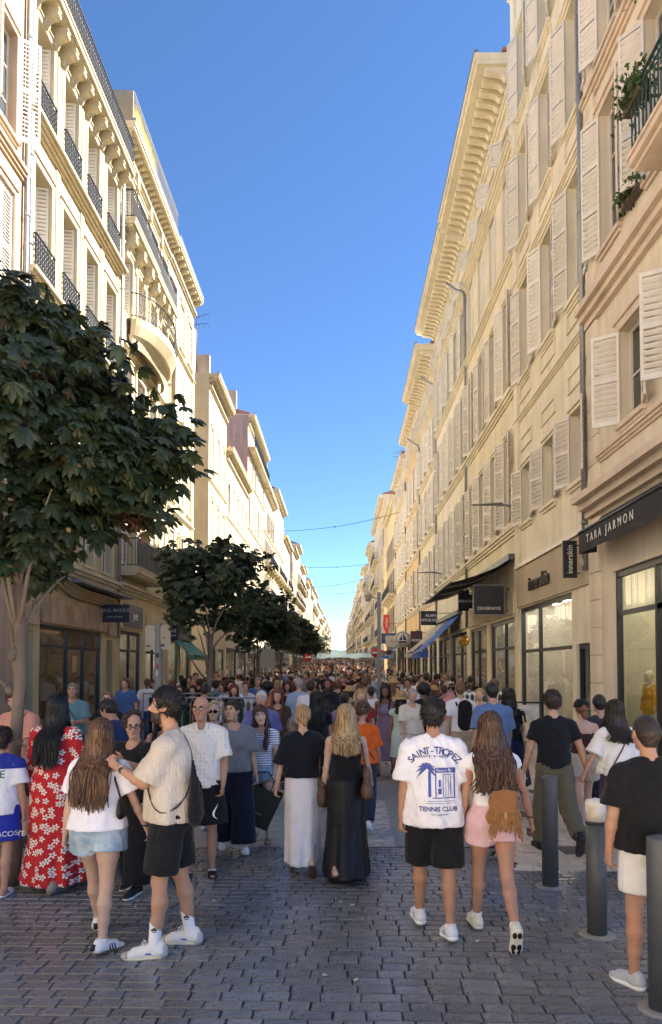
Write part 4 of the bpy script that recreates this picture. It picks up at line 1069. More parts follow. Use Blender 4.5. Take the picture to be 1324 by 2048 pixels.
T1 = tree(-2.95, 6.75, 5.45, 1.12, 5, 'nearest chestnut tree, large dark crown with browned leaf tips at the left', .055, 3500, 300, lean=(.02, 0))
ttl = ['second chestnut tree from the camera, rounded dark crown before the balconied houses', 'third chestnut tree from the camera, just behind the rounded second one', 'fourth chestnut tree from the camera along the kerb', 'fifth chestnut tree from the camera along the kerb', 'sixth chestnut tree from the camera along the kerb', 'seventh chestnut tree from the camera along the kerb', 'eighth chestnut tree from the camera along the kerb', 'last and farthest chestnut tree of the row']
T2 = tree(-2.95, 16.5, 5.25, 1.1, 12, ttl[0], .065, 2600)
T3 = tree(-2.95, 26.1, 5.1, 1.25, 23, ttl[1], .065, 2400)
for k, y in enumerate((36.5, 46.5, 57., 68., 80., 94.)):
    src = (T2, T3)[k % 2]; c = copy_tree(src); c.location = (-2.95+.15*math.sin(k*2.), y, ground_z(y)); c.rotation_euler = (0, 0, 1.1+k*1.9); s_ = 1.03+.06*math.sin(k*1.7); c.scale = (s_*1.05, s_*1.05, s_); c['label'] = ttl[min(2+k, 7)]
# ------------------------------------------------------------------ people: signed-distance bodies and clothes
def nrm(v):
    v = np.asarray(v, float); return v/max(1e-9, np.linalg.norm(v))
class SDF:
    """smooth union of tapered capsules, ellipsoids and lofts, meshed with surface nets"""
    def __init__(s, k=.025): s.p = []; s.k = k
    def cone(s, a, b, ra, rb, k=None, flat=None, cut=None, op='add'):
        s.p.append(('c', np.asarray(a, float), np.asarray(b, float), ra, rb, s.k if k is None else k, flat, cut, op)); return s
    def chain(s, pts, rs, k=None, flat=None, cut=None):
        for i in range(len(pts)-1): s.cone(pts[i], pts[i+1], rs[i], rs[i+1], k, flat, cut)
        return s
    def ell(s, c, r, R=None, k=None, cut=None, op='add'):
        s.p.append(('e', np.asarray(c, float), np.asarray(r, float), R, None, s.k if k is None else k, None, cut, op)); return s
    def loft(s, secs, k=None, folds=None, cut=None):
        """secs: (z, cx, cy, rx, ry); folds: (n, amp_bottom, amp_top, phase)"""
        s.p.append(('l', np.asarray(sorted(secs), float), folds, None, None, s.k if k is None else k, None, cut, 'add')); return s
    def bounds(s):
        lo = np.full(3, 9.); hi = np.full(3, -9.)
        for q in s.p:
            if q[8] != 'add': continue
            a, b = s._bb(q); lo = np.minimum(lo, a); hi = np.maximum(hi, b)
        return lo, hi
    def _bb(s, q):
        if q[0] == 'c': return np.minimum(q[1]-q[3], q[2]-q[4]), np.maximum(q[1]+q[3], q[2]+q[4])
        if q[0] == 'e': m = q[2].max() if q[3] is not None else q[2]; return q[1]-m, q[1]+m
        S = q[1]; f = 1.25
        return np.array([(S[:, 1]-S[:, 3]*f).min(), (S[:, 2]-S[:, 4]*f).min(), S[0, 0]]), np.array([(S[:, 1]+S[:, 3]*f).max(), (S[:, 2]+S[:, 4]*f).max(), S[-1, 0]])
    def mesh(s, h, cuts=None, smooth_it=1):
        lo, hi = s.bounds(); lo = lo-3*h; hi = hi+3*h
        n = np.ceil((hi-lo)/h).astype(int)+1
        D = np.full(n, .2, np.float32)
        ax = [lo[i]+h*np.arange(n[i], dtype=np.float32) for i in range(3)]
        for q in s.p:
            a, b = s._bb(q); k = q[5]; mg = k+3*h
            i0 = np.maximum(0, np.floor((a-mg-lo)/h).astype(int)); i1 = np.minimum(n, np.ceil((b+mg-lo)/h).astype(int)+1)
            if (i1 <= i0).any(): continue
            X = ax[0][i0[0]:i1[0], None, None]; Y = ax[1][None, i0[1]:i1[1], None]; Z = ax[2][None, None, i0[2]:i1[2]]
            if q[0] == 'c':
                A, B, ra, rb, fl = q[1], q[2], q[3], q[4], q[6]
                px, py, pz = X-A[0], Y-A[1], Z-A[2]; ba = B-A
                if fl is not None:
                    nv, f = nrm(fl[0]), fl[1]; g = 1/f-1
                    dt = px*nv[0]+py*nv[1]+pz*nv[2]
                    px, py, pz = px+nv[0]*dt*g, py+nv[1]*dt*g, pz+nv[2]*dt*g
                    ba = ba+nv*np.dot(ba, nv)*g
                t = np.clip((px*ba[0]+py*ba[1]+pz*ba[2])/max(1e-9, float(ba@ba)), 0, 1)
                d = np.sqrt((px-t*ba[0])**2+(py-t*ba[1])**2+(pz-t*ba[2])**2)-(ra+(rb-ra)*t)
                if fl is not None: d = d*min(1., .5+.5*fl[1])
            elif q[0] == 'e':
                C, r, R = q[1], q[2], q[3]
                px, py, pz = X-C[0], Y-C[1], Z-C[2]
                if R is not None:
                    px, py, pz = (R[0, 0]*px+R[1, 0]*py+R[2, 0]*pz), (R[0, 1]*px+R[1, 1]*py+R[2, 1]*pz), (R[0, 2]*px+R[1, 2]*py+R[2, 2]*pz)
                k0 = np.sqrt((px/r[0])**2+(py/r[1])**2+(pz/r[2])**2); k1 = np.sqrt((px/r[0]**2)**2+(py/r[1]**2)**2+(pz/r[2]**2)**2)+1e-6
                d = k0*(k0-1)/k1
            else:
                S = q[1]; z = Z.ravel(); it = lambda j: np.interp(z, S[:, 0], S[:, j])[None, None, :]
                px, py = X-it(1), Y-it(2); rx, ry = it(3), it(4)
                th = np.arctan2(py/ry, px/rx); rr = np.sqrt((px/rx)**2+(py/ry)**2)
                if q[2]:
                    nf, a0, a1, ph = q[2]; tt = ((z-S[0, 0])/(S[-1, 0]-S[0, 0]))[None, None, :]
                    am = a0+(a1-a0)*tt
                    rr = rr/(1+am*(np.sin(nf*th+ph+1.2*tt)+.5*np.sin((nf*2-1)*th+2*ph-2*tt)))
                d = (rr-1)*np.minimum(rx, ry)
                d = np.maximum(d, np.maximum(S[0, 0]-Z, Z-S[-1, 0]))
            if q[7]:
                for pt, nv in q[7]:
                    nv = nrm(nv); d = np.maximum(d, (X-pt[0])*nv[0]+(Y-pt[1])*nv[1]+(Z-pt[2])*nv[2])
            sl = tuple(slice(i0[j], i1[j]) for j in range(3)); cur = D[sl]
            if q[8] == 'sub':
                d = -d; hh = np.clip(.5-.5*(cur-d)/k, 0, 1) if k > 0 else None
                D[sl] = (cur+(d-cur)*hh+k*hh*(1-hh)) if k > 0 else np.maximum(cur, d)
            elif k > 1e-4:
                hh = np.clip(.5+.5*(cur-d)/k, 0, 1); D[sl] = cur+(d-cur)*hh-k*hh*(1-hh)
            else: D[sl] = np.minimum(cur, d)
        if cuts:
            for pt, nv in cuts:
                nv = nrm(nv)
                D = np.maximum(D, (ax[0][:, None, None]-pt[0])*nv[0]+(ax[1][None, :, None]-pt[1])*nv[1]+(ax[2][None, None, :]-pt[2])*nv[2])
        D = D.astype(np.float32); sg = D < 0
        c = np.zeros(n-1, np.int8); offs = [(i, j, l) for i in (0, 1) for j in (0, 1) for l in (0, 1)]
        for i, j, l in offs: c += sg[i:n[0]-1+i, j:n[1]-1+j, l:n[2]-1+l]
        act = (c > 0) & (c < 8); ii = np.argwhere(act)
        if len(ii) == 0: return np.zeros((0, 3)), np.zeros((0, 4), int)
        idx = np.full(n-1, -1, np.int32); idx[act] = np.arange(len(ii))
        vals = [D[ii[:, 0]+o[0], ii[:, 1]+o[1], ii[:, 2]+o[2]] for o in offs]
        acc = np.zeros((len(ii), 3)); cnt = np.zeros(len(ii))
        for a in range(8):
            for ax_ in range(3):
                if offs[a][ax_]: continue
                o2 = list(offs[a]); o2[ax_] = 1; b_ = offs.index(tuple(o2))
                va, vb = vals[a], vals[b_]; m = (va < 0) != (vb < 0)
                t = np.where(m, va/np.where(m, va-vb, 1), 0)
                p = np.array(offs[a], float)[None, :].repeat(len(ii), 0); p[:, ax_] = t
                acc += p*m[:, None]; cnt += m
        V = lo+(ii+acc/cnt[:, None])*h
        Q = []
        e = sg[:-1, 1:-1, 1:-1] != sg[1:, 1:-1, 1:-1]; w = np.argwhere(e)
        def quads(w, o4, flip):
            q = np.stack([idx[w[:, 0]+o[0], w[:, 1]+o[1], w[:, 2]+o[2]] for o in o4], 1)
            q[flip] = q[flip][:, ::-1]; return q
        Q.append(quads(w, [(0, 0, 0), (0, 1, 0), (0, 1, 1), (0, 0, 1)], ~sg[:-1, 1:-1, 1:-1][e]))
        e = sg[1:-1, :-1, 1:-1] != sg[1:-1, 1:, 1:-1]; w = np.argwhere(e)
        Q.append(quads(w, [(0, 0, 0), (0, 0, 1), (1, 0, 1), (1, 0, 0)], ~sg[1:-1, :-1, 1:-1][e]))
        e = sg[1:-1, 1:-1, :-1] != sg[1:-1, 1:-1, 1:]; w = np.argwhere(e)
        Q.append(quads(w, [(0, 0, 0), (1, 0, 0), (1, 1, 0), (0, 1, 0)], ~sg[1:-1, 1:-1, :-1][e]))
        Q = np.concatenate(Q); Q = Q[(Q >= 0).all(1)]
        for _ in range(smooth_it):
            s1 = np.zeros_like(V); c1 = np.zeros(len(V))
            for a, b_ in ((0, 1), (1, 2), (2, 3), (3, 0)):
                np.add.at(s1, Q[:, a], V[Q[:, b_]]); np.add.at(c1, Q[:, a], 1); np.add.at(s1, Q[:, b_], V[Q[:, a]]); np.add.at(c1, Q[:, b_], 1)
            V = V*.5+.5*s1/np.maximum(c1, 1)[:, None]
        return V, Q

def wrinkle(V, Q, amp, seed=0, fx=9., fz=5.):
    """cloth folds: move vertices along their normals by a few crossing waves"""
    if len(V) == 0: return V
    n = np.zeros_like(V)
    fn = np.cross(V[Q[:, 2]]-V[Q[:, 0]], V[Q[:, 3]]-V[Q[:, 1]])
    for j in range(4): np.add.at(n, Q[:, j], fn)
    n /= np.maximum(1e-9, np.linalg.norm(n, axis=1))[:, None]
    r = np.random.default_rng(seed); d = np.zeros(len(V)); g = 1.9 if fx < 20 else 1.
    wob = np.sin(V@np.array([7., 5., 6.])+seed)*.9
    for i in range(7):
        kx, ky, kz = r.normal(0, fx*g), r.normal(0, fx*g), r.normal(0, fz*g*1.3); ph = r.uniform(0, 6.28)
        s_ = np.sin(V@np.array([kx, ky, kz])*(1+.35*i)+ph+wob); m_ = .5+.5*np.sin(V@np.array([ky, kz, kx])*.4+2*ph)
        d += (1-2*np.abs(s_)**.8)*m_/(1+.3*i)
    d = d-np.percentile(d, 22)
    return V+n*(np.maximum(d, -.12)*amp*.36)[:, None]

def rotm(yaw=0., pitch=0., roll=0.):
    cy, sy, cp, sp, cr, sr = math.cos(yaw), math.sin(yaw), math.cos(pitch), math.sin(pitch), math.cos(roll), math.sin(roll)
    Rz = np.array([[cy, -sy, 0], [sy, cy, 0], [0, 0, 1]]); Rx = np.array([[1, 0, 0], [0, cp, -sp], [0, sp, cp]]); Ry = np.array([[cr, 0, sr], [0, 1, 0], [-sr, 0, cr]])
    return Rz@Rx@Ry
RAD = math.radians

class Person:
    """local frame: forward +Y, right +X, up +Z, feet on z=0"""
    def __init__(s, H=1.7, fem=False, w=1., legs=((18, 4, 0), (-16, 18, -28)), arms=((-12, 8, 12), (14, 8, 18)), lean=3., head=(0, 0, 0), ik=(None, None), curl=.5, res=.0095, shoulder=1., hipw=1., bust=1., legout=(2, 2), toe=(6, 6), hand_n=(None, None), twist=0.):
        s.H, s.fem, s.w, s.res, s.curl = H, fem, w, res, curl
        s.bust = bust
        S = H/1.75; s.S = S
        R = lambda *p: np.array(p, float)*S
        Rl = rotm(0, RAD(-lean)); s.Rl = Rl
        piv = R(0, 0, .95)
        T = lambda p: piv+Rl@(np.asarray(p, float)-piv)
        Tw = rotm(RAD(twist)); 
        s.T = T
        hw = .09*hipw*(1.02 if fem else 1); sw = (.165 if fem else .182)*shoulder*(.75+.25*w); s.sw = sw*S; s.hw = hw*S
        s.J = J = {}
        J['pel'] = piv; J['waist'] = T(R(0, 0, 1.1)); J['chest'] = T(R(0, .0, 1.28)); J['nk'] = T(R(0, -.015, 1.46)); J['hb'] = T(R(0, .005, 1.55))
        for i, sg in ((0, -1), (1, 1)):      # 0 = left, 1 = right
            fl, kn, fp = [RAD(a) for a in legs[i]]; ou = RAD(legout[i])
            hp = R(sg*hw, 0, .91)
            th = nrm([sg*math.sin(ou), math.sin(fl), -math.cos(fl)]); sh = nrm([sg*math.sin(ou)*.3, math.sin(fl-kn), -math.cos(fl-kn)])
            k = hp+th*.42*S; a = k+sh*.41*S
            yw = RAD(toe[i])*sg
            fd = np.array([math.sin(yw)*math.cos(fp), math.cos(yw)*math.cos(fp), math.sin(fp)]); fu = np.array([-math.sin(yw)*math.sin(fp), -math.cos(yw)*math.sin(fp), math.cos(fp)])
            J['hip', i], J['kn', i], J['an', i], J['fd', i], J['fu', i] = hp, k, a, fd, fu
            J['heel', i] = a-fu*.055*S-fd*.045*S; J['ball', i] = a-fu*.06*S+fd*.12*S; J['toe', i] = a-fu*.06*S+fd*.175*S
            shd = T(Tw@R(sg*sw, -.01, 1.395)-0); ua, fa = .285*S, .245*S
            if ik[i] is not None:
                tg = np.asarray(ik[i], float)*S; dv = tg-shd; L = np.linalg.norm(dv); L = min(L, (ua+fa)*.985); dv = nrm(dv); tg = shd+dv*L
                ca_ = (ua*ua+L*L-fa*fa)/(2*ua*L); ca_ = max(-1, min(1, ca_)); sn = math.sqrt(1-ca_*ca_)
                pole = np.array([sg*.55, -.5, -1.]); pole = nrm(pole-dv*np.dot(pole, dv))
                el = shd+dv*ua*ca_+pole*ua*sn; wr = tg
            else:
                f, ab, e = [RAD(a) for a in arms[i][:3]]; inw = RAD(arms[i][3]) if len(arms[i]) > 3 else 0
                ud = nrm([sg*math.sin(ab), math.sin(f)*math.cos(ab), -math.cos(f)*math.cos(ab)])
                fdv = nrm([sg*(math.sin(ab)*.8-math.sin(inw)), math.sin(f+e)*math.cos(ab), -math.cos(f+e)*math.cos(ab)])
                el = shd+ud*ua; wr = el+fdv*fa
            J['sh', i], J['el', i], J['wr', i] = shd, el, wr
        mn = min(min((J['heel', i]-J['fu', i]*.02*S)[2], (J['toe', i]-J['fu', i]*.02*S)[2]) for i in (0, 1))
        s.dz = -mn
        off = np.array([0, 0, s.dz])
        for k in J:
            if not (isinstance(k, tuple) and k[0] in ('fd', 'fu')): J[k] = J[k]+off
        s.off = off; s.R = R
        s.Rh = rotm(RAD(head[0]), RAD(head[1]), RAD(head[2]))@rotm(0, 0)
        s.hc = J['hb']+s.Rh@(R(0, .022, .085))
        s.hs = .97*S**.45 if not fem else .94*S**.45      # head size varies less than height
        s.hand_n = hand_n
    def tp(s, x, y, z):        # torso point
        return s.T(s.R(x, y, z))+s.off
    def hp(s, x, y, z):        # head point
        return s.hc+s.Rh@(np.array([x, y, z])*s.hs)
    def torso(s, f, inf=0., shoulders=True, lower=True):
        w, S, fem = s.w, s.S, s.fem; tp = s.tp; i = inf
        Rl = s.Rl
        e = lambda c, r, k=.03: f.ell(tp(*c), np.array(r)*S+i, Rl, k)
        if fem:
            if lower:
                e((0, -.005, .95), (.162*w, .108*w, .125)); 
                for sg in (-1, 1): e((sg*.075, -.055, .90), (.085*w, .08*w, .09))
            e((0, .0, 1.09), (.122*w, .09*w, .15)); e((0, -.005, 1.27), (.142*(.6+.4*w), .1*(.5+.5*w), .17))
            if s.bust > 0:
                for sg in (-1, 1): e((sg*.06, .075, 1.245), (.062*s.bust, .058*s.bust, .065*s.bust))
        else:
            if lower:
                e((0, -.005, .95), (.155*w, .11*w, .125))
                for sg in (-1, 1): e((sg*.07, -.05, .90), (.08*w, .075*w, .085))
            e((0, .005+.03*(w-1), 1.08), (.142*w, .1*w*w, .15)); e((0, -.005, 1.27), (.168*(.6+.4*w), .118*(.5+.5*w), .18))
        if shoulders:
            q = s.sw/S
            f.cone(tp(-q*.6, -.012, 1.385), tp(q*.6, -.012, 1.385), .058*S+i, .058*S+i, .04)
            for sg in (-1, 1):
                f.cone(tp(sg*q*.8, -.018, 1.395), tp(sg*.035, -.022, 1.455), .034*S+i*.8, .038*S+i*.8, .04)
                f.ell(s.J['sh', 0 if sg < 0 else 1]+np.array([-sg*.006, 0, -.012]), np.array([.048, .05, .05])*S+i*1.25, None, .04)
    def hand(s, f, i):
        S = s.hs*1.0*(1. if not s.fem else .93); J = s.J; wr = J['wr', i]; sg = -1 if i == 0 else 1
        d = nrm(wr-J['el', i])
        n = s.hand_n[i]
        n = np.array([-sg*1., .15, 0.]) if n is None else np.asarray(n, float)
        n = nrm(n-d*np.dot(n, d)); wv = nrm(np.cross(d, n))
        if np.dot(wv, [0, 1, 0]) < 0 and s.hand_n[i] is None: wv = -wv          # index side forward
        c = s.curl
        rot = lambda v, a: v*math.cos(a)+n*math.sin(a)
        f.cone(wr, wr+d*.075*S, .029*S, .037*S, .012, (n, .5))
        s.grip = getattr(s, 'grip', {}); s.grip[i] = wr+d*.1*S+n*.025*S
        for j, ln in enumerate((.070, .080, .075, .058)):
            b = wr+d*.085*S+wv*(1.5-j)*.0195*S
            a1, a2 = .25+c*.9+.05*j, .6+c*1.9
            m = b+rot(d, a1)*ln*.5*S; t = m+rot(d, a2)*ln*.5*S
            f.cone(b-d*.02*S, m, .0098*S, .0092*S, .006); f.cone(m, t, .0092*S, .0075*S, .004)
        b = wr+d*.022*S+wv*.03*S; m = b+nrm(d*.75+wv*.55+n*.35)*.042*S; t = m+nrm(d+n*.45+wv*.1)*.034*S
        f.cone(b, m, .0135*S, .011*S, .008); f.cone(m, t, .0108*S, .0085*S, .004)
    def body_sdf(s):
        f = SDF(.028); J, S, w = s.J, s.S, s.w; fem = s.fem
        s.torso(f)
        f.cone(J['nk'], J['hb']+s.Rh@np.array([0, .0, .04]), (.052 if not fem else .044)*S, (.05 if not fem else .042)*S, .03)
        lw = .55+.45*w
        for i in (0, 1):
            h, k, a = J['hip', i], J['kn', i], J['an', i]; mt = h+(k-h)*.45; dr = nrm(a-k); bk = nrm(np.cross(dr, np.cross(np.array([0, 1., 0]), dr)))*-1
            back = -nrm(np.array([0, 1., 0])-dr*dr[1])
            g = 1.04 if fem else 1.
            f.chain([h, mt, k], [.083*S*lw*g, .072*S*lw*g, .05*S*(.7+.3*lw)], .03)
            c1 = k+(a-k)*.32+back*.014*S; c2 = k+(a-k)*.62+back*.006*S
            f.chain([k, c1, c2, a], [.049*S, .052*S*(.6+.4*lw), .041*S*(.6+.4*lw), .032*S], .022)
            f.ell(k+back*-.022*S, np.array([.032, .03, .04])*S, None, .02)
            fd, fu = J['fd', i], J['fu', i]
            f.cone(J['heel', i]+fu*.012*S, J['ball', i]+fu*.005*S, .03*S, .036*S, .02, (fu, .75)); f.cone(J['ball', i]+fu*.003*S, J['toe', i]+fu*.0*S, .036*S, .026*S, .015, (fu, .55)); f.cone(a, J['heel', i]+fu*.03*S, .033*S, .03*S, .02)
            sh, el, wr = J['sh', i], J['el', i], J['wr', i]; aw = .6+.4*w; ag = 1. if not fem else .84
            f.chain([sh, sh+(el-sh)*.4, el], [.052*S*ag*aw, .047*S*ag*aw, .037*S*ag*(.7+.3*aw)], .025)
            m = el+(wr-el)*.3
            f.chain([el, m, wr], [.037*S*ag, .039*S*ag*(.7+.3*aw), .0255*S*ag], .015)
            s.hand(f, i)
        # head
        hp, q = s.hp, s.hs
        f.ell(hp(0, -.012, .028), np.array([.076, .096, .092])*q, s.Rh, .01); f.ell(hp(0, .022, -.03), np.array([.061, .07, .088])*q, s.Rh, .03)
        f.cone(hp(-.016, .07, -.092), hp(.016, .07, -.092), .022*q, .022*q, .025); f.cone(hp(0, .086, .02), hp(0, .112, -.02), .009*q, .0135*q, .012)
        f.cone(hp(-.01, .1, -.026), hp(.01, .1, -.026), .0095*q, .0095*q, .008)
        f.cone(hp(-.036, .073, .032), hp(.036, .073, .032), .015*q, .015*q, .018)
        for sg in (-1, 1):
            f.ell(hp(sg*.04, .055, -.022), np.array([.026, .026, .024])*q, s.Rh, .02)
            f.ell(hp(sg*.032, .098, .010), np.array([.02, .016, .013])*q, s.Rh, .012, op='sub')
            f.ell(hp(sg*.078, -.008, -.005), np.array([.009, .02, .031])*q, s.Rh@rotm(sg*.35), .006)
        f.cone(hp(-.02, .080, -.053), hp(.02, .080, -.053), .008*q, .008*q, .012); f.cone(hp(-.017, .079, -.065), hp(.017, .079, -.065), .008*q, .008*q, .01)
        return f

def hlow(V): return V
PK = {}     # meshes of the last built person by part name (for decals, straps)
def add_part(name, V, Q, mat, root, smooth=True):
    me = np_mesh(name, V, Q, [mat] if not isinstance(mat, (list, tuple)) else mat, smooth)
    o = mesh_obj(name, me, root); o['_'] = 0; del o['_']
    PK[name] = (V, Q); return o
def bvh_of(V, Q): return BVHTree.FromPolygons([tuple(v) for v in V], [tuple(map(int, q)) for q in Q])

def skin(hexv):
    c = np.array(hexc(hexv)); g = c.mean(); c = (g+(c-g)*.74)*1.06; r = c*np.array([1.06, .88, .84])
    return pm('skin_'+hexv, tuple(c), .5, var=.09, scale=7, bump=.12, bscale=90, bdist=.003, spec=.35, col2=tuple(r), c2scale=5, c2lo=.48, c2hi=.66)
def hairm(hexv, hex2=None):
    return pm('hair_'+hexv+(hex2 or ''), hexc(hexv), .42, var=.3, scale=26, bump=.7, bscale=55, bdist=.012, stretch=(3.2, 3.2, .22), spec=.45, col2=hexc(hex2) if hex2 else None, c2scale=20, c2lo=.42, c2hi=.6)

# ---- clothes: each returns (V, Q)
def top_mesh(P, hem=.93, sleeve=.55, loose=.02, hemr=None, neck='crew', wr=.009, seed=0, flare=1., open_back=False, res=None, fit=False, tuck=False):
    f = SDF(.03); S, w, J, tp = P.S, P.w, P.J, P.tp
    P.torso(f, .012 if not fit else .008, shoulders=(sleeve > 0), lower=False)
    i = loose
    ch = (.172 if not P.fem else .15)*(.6+.4*w)*S; chy = (.122 if not P.fem else .108)*(.5+.5*w)*S
    wa = (.15*w if not P.fem else (.128*w))*S; way = (.108*w*w if not P.fem else .098*w)*S; hi = (.165 if not P.fem else .172)*w*S; hiy = (.125 if not P.fem else .13)*w*S
    c = lambda z: tp(0, 0, z)
    zh = c(hem)[2]; secs = []
    for z, rx, ry in ((hem, np.interp(hem, [.85, .98, 1.1], [hi, hi*.98, wa]), np.interp(hem, [.85, .98, 1.1], [hiy, hiy, way])), (1.02, hi*.55+wa*.45, hiy*.55+way*.45), (1.12, wa, way), (1.25, ch*.97, chy), (1.36, ch*.93, chy*.85)):
        if z < hem: continue
        p = c(z); t = (1.36-z)/(1.36-hem+1e-6); il = i*(.35+.65*min(1, t*1.6))*(flare if z < 1.15 else 1)
        secs.append((p[2], p[0], p[1]-.004, rx+il, ry+il))
    secs = sorted(set(secs)); 
    f.loft(secs, .02, folds=(5, .02*(loose/.02), .0, seed*1.3))
    if P.fem and P.bust > 0:
        for sg in (-1, 1): f.ell(tp(sg*.06, .075, 1.245), np.array([.065, .062, .068])*P.bust*S+.008, P.Rl, .03)
    if sleeve > 0:
        for a in (0, 1):
            sh, el, wr_ = J['sh', a], J['el', a], J['wr', a]
            if sleeve <= 1.:
                e = sh+(el-sh)*sleeve; d = nrm(el-sh)
                r0 = (.056 if not P.fem else .052)*S*(.6+.4*w); 
                f.cone(sh+d*.035, e+d*.04, r0*.93+i*.25, r0+i*.9, .045, cut=[(e, d)])
            else:
                f.cone(sh, el, .06*S+i*.4, .048*S+i*.6, .03); e = el+(wr_-el)*(sleeve-1); d = nrm(wr_-el); f.cone(el, e+d*.04, .048*S+i*.6, .04*S+i*.6, .02, cut=[(e, d)])
    f.cone(J['nk']+np.array([0, .012, -.03]), J['hb']+np.array([0, .02, .05]), (.066 if not P.fem else .074)*S, .08*S, .012, op='sub')
    if neck == 'v': f.cone(tp(0, .12, 1.45), tp(0, .14, 1.30), .06*S, .01*S, .01, op='sub')
    if neck == 'tank':
        for sg in (-1, 1): f.ell(tp(sg*.2, -.01, 1.36), np.array([.055, .2, .10])*S, None, .02, op='sub')
    if neck == 'cami':
        f.ell(tp(0, 0, 1.52), np.array([.4, .4, .22])*S, None, .01, op='sub')
    V, Q = f.mesh(res or P.res, [((0, 0, zh), (0, 0, -1))])
    return wrinkle(V, Q, wr, seed), Q
def legs_mesh(P, rise=1.02, length=.6, loose=.02, flare=0., seed=0, wr=.007, res=None, crotch=.0):
    """length: 0..1 to the knee, 1..2 to the ankle"""
    f = SDF(.03); S, w, J, tp = P.S, P.w, P.J, P.tp
    f.ell(tp(0, -.005, .95), np.array([(.165 if P.fem else .157)*w, .115*w, .12])*S+.012, P.Rl, .03)
    for sg in (-1, 1): f.ell(tp(sg*.072, -.052, .905), np.array([.083*w, .078*w, .09])*S+.011, P.Rl, .03)
    p = tp(0, 0, rise); q = tp(0, 0, .97)
    f.loft([(q[2], q[0], q[1], (.168 if P.fem else .16)*w*S+.008, .118*w*S+.008), (p[2]+.02, p[0], p[1], (.138 if P.fem else .15)*w*S+.012, .105*w*S+.012)], .02)
    lw = .55+.45*w
    for i in (0, 1):
        h, k, a = J['hip', i], J['kn', i], J['an', i]; g = 1.04 if P.fem else 1.
        if length <= 1.:
            e = h+(k-h)*length; d = nrm(k-h)
            f.cone(h, e+d*.06, .088*S*lw*g+.012+loose*.5, (.08-.022*length)*S*lw*g+.012+loose+flare, .035, cut=[(e, d)])
        else:
            f.cone(h, k, .088*S*lw*g+.01+loose*.5, .058*S*lw+.01+loose*.9, .035)
            e = k+(a-k)*(length-1); d = nrm(a-k)
            f.cone(k, e+d*.05, .058*S*lw+.01+loose*.9, .045*S+.01+loose+flare, .03, cut=[(e, d)])
            f.cone(k+(a-k)*.3-np.array([0, .015, 0]), k+(a-k)*.4, .055*S*lw+.008+loose*.8, .05*S+.01+loose*.8, .03)
    V, Q = f.mesh(res or P.res, [((0, 0, p[2]), (0, 0, 1))])
    return wrinkle(V, Q, wr, seed+5, 11, 6), Q
def skirt_mesh(P, rise=1.03, hem=.15, r0=.02, rhem=(.24, .2), folds=(9, .05, 0., .4), shift=(0, 0), seed=0, wr=.006, res=None, mid=None):
    f = SDF(.02); S, w, tp = P.S, P.w, P.tp
    hi = (.17 if P.fem else .16)*w*S; wa = (.13 if P.fem else .15)*w*S
    c = lambda z: tp(0, 0, z); p, q, g = c(rise), c(.93), c(hem) if hem > .3 else np.array([0, 0, hem*S])
    g = np.array([shift[0], shift[1], max(hem*S, .02)])
    secs = [(p[2], p[0], p[1], wa+.012, wa*.78+.012), ((p[2]+q[2])/2, q[0], q[1]-.01, hi*.96+r0, hi*.74+r0), (q[2], q[0], q[1]-.012, hi+r0, hi*.82+r0)]
    if mid: secs.append((mid[0]*S, shift[0]*.4, shift[1]*.4, mid[1]*S, mid[2]*S))
    secs.append((g[2], g[0], g[1], rhem[0]*S, rhem[1]*S))
    f.loft(secs, .01, folds=folds)
    V, Q = f.mesh(res or P.res*1.1)
    return wrinkle(V, Q, wr, seed+9, 8, 3), Q
def shoe_meshes(P, i, kind='sneaker', size=1.):
    J, S = P.J, P.S*size; fd, fu = J['fd', i], J['fu', i]; hl, bl, te = J['heel', i], J['ball', i], J['toe', i]; up = fu
    res = max(.007, P.res*.8)
    f = SDF(.012)
    if kind in ('sneaker', 'runner', 'loafer'):
        f.cone(hl+up*.022*S+fd*.008, bl+up*.012*S, .04*S, .042*S, .02, (up, .9)); f.cone(bl+up*.01*S, te+up*.004*S, .043*S, .036*S, .015, (up, .62))
        if kind != 'loafer': f.cone(hl+up*.02*S+fd*.004*S, hl+up*.06*S+fd*.012*S, .041*S, .037*S, .02); f.cone(hl+up*.03*S+fd*.035*S, J['an', i]+fd*.006*S-up*.008*S, .043*S, .042*S, .02); f.cone(J['an', i]+fd*.03*S-up*.02*S, bl+up*.03*S, .034*S, .026*S, .02)
        V, Q = f.mesh(res)
    else:       # slide or sandal: one or two straps over the foot
        f.cone(bl+up*.012*S-fd*.035*S, bl+up*.008*S+fd*.01*S, .042*S, .043*S, .01, (up, .82)); V, Q = f.mesh(res)
    g = SDF(.006); th = .022*S
    g.cone(hl-up*.014*S+fd*.005, bl-up*.014*S, .041*S, .046*S, .015, (up, .42)); g.cone(bl-up*.014*S, te-up*.012*S, .046*S, .036*S, .015, (up, .42))
    if kind in ('runner',): g.cone(hl-up*.004*S, bl-up*.008*S, .043*S, .046*S, .015, (up, .55))
    V2, Q2 = g.mesh(res)
    return (V, Q), (V2, Q2)

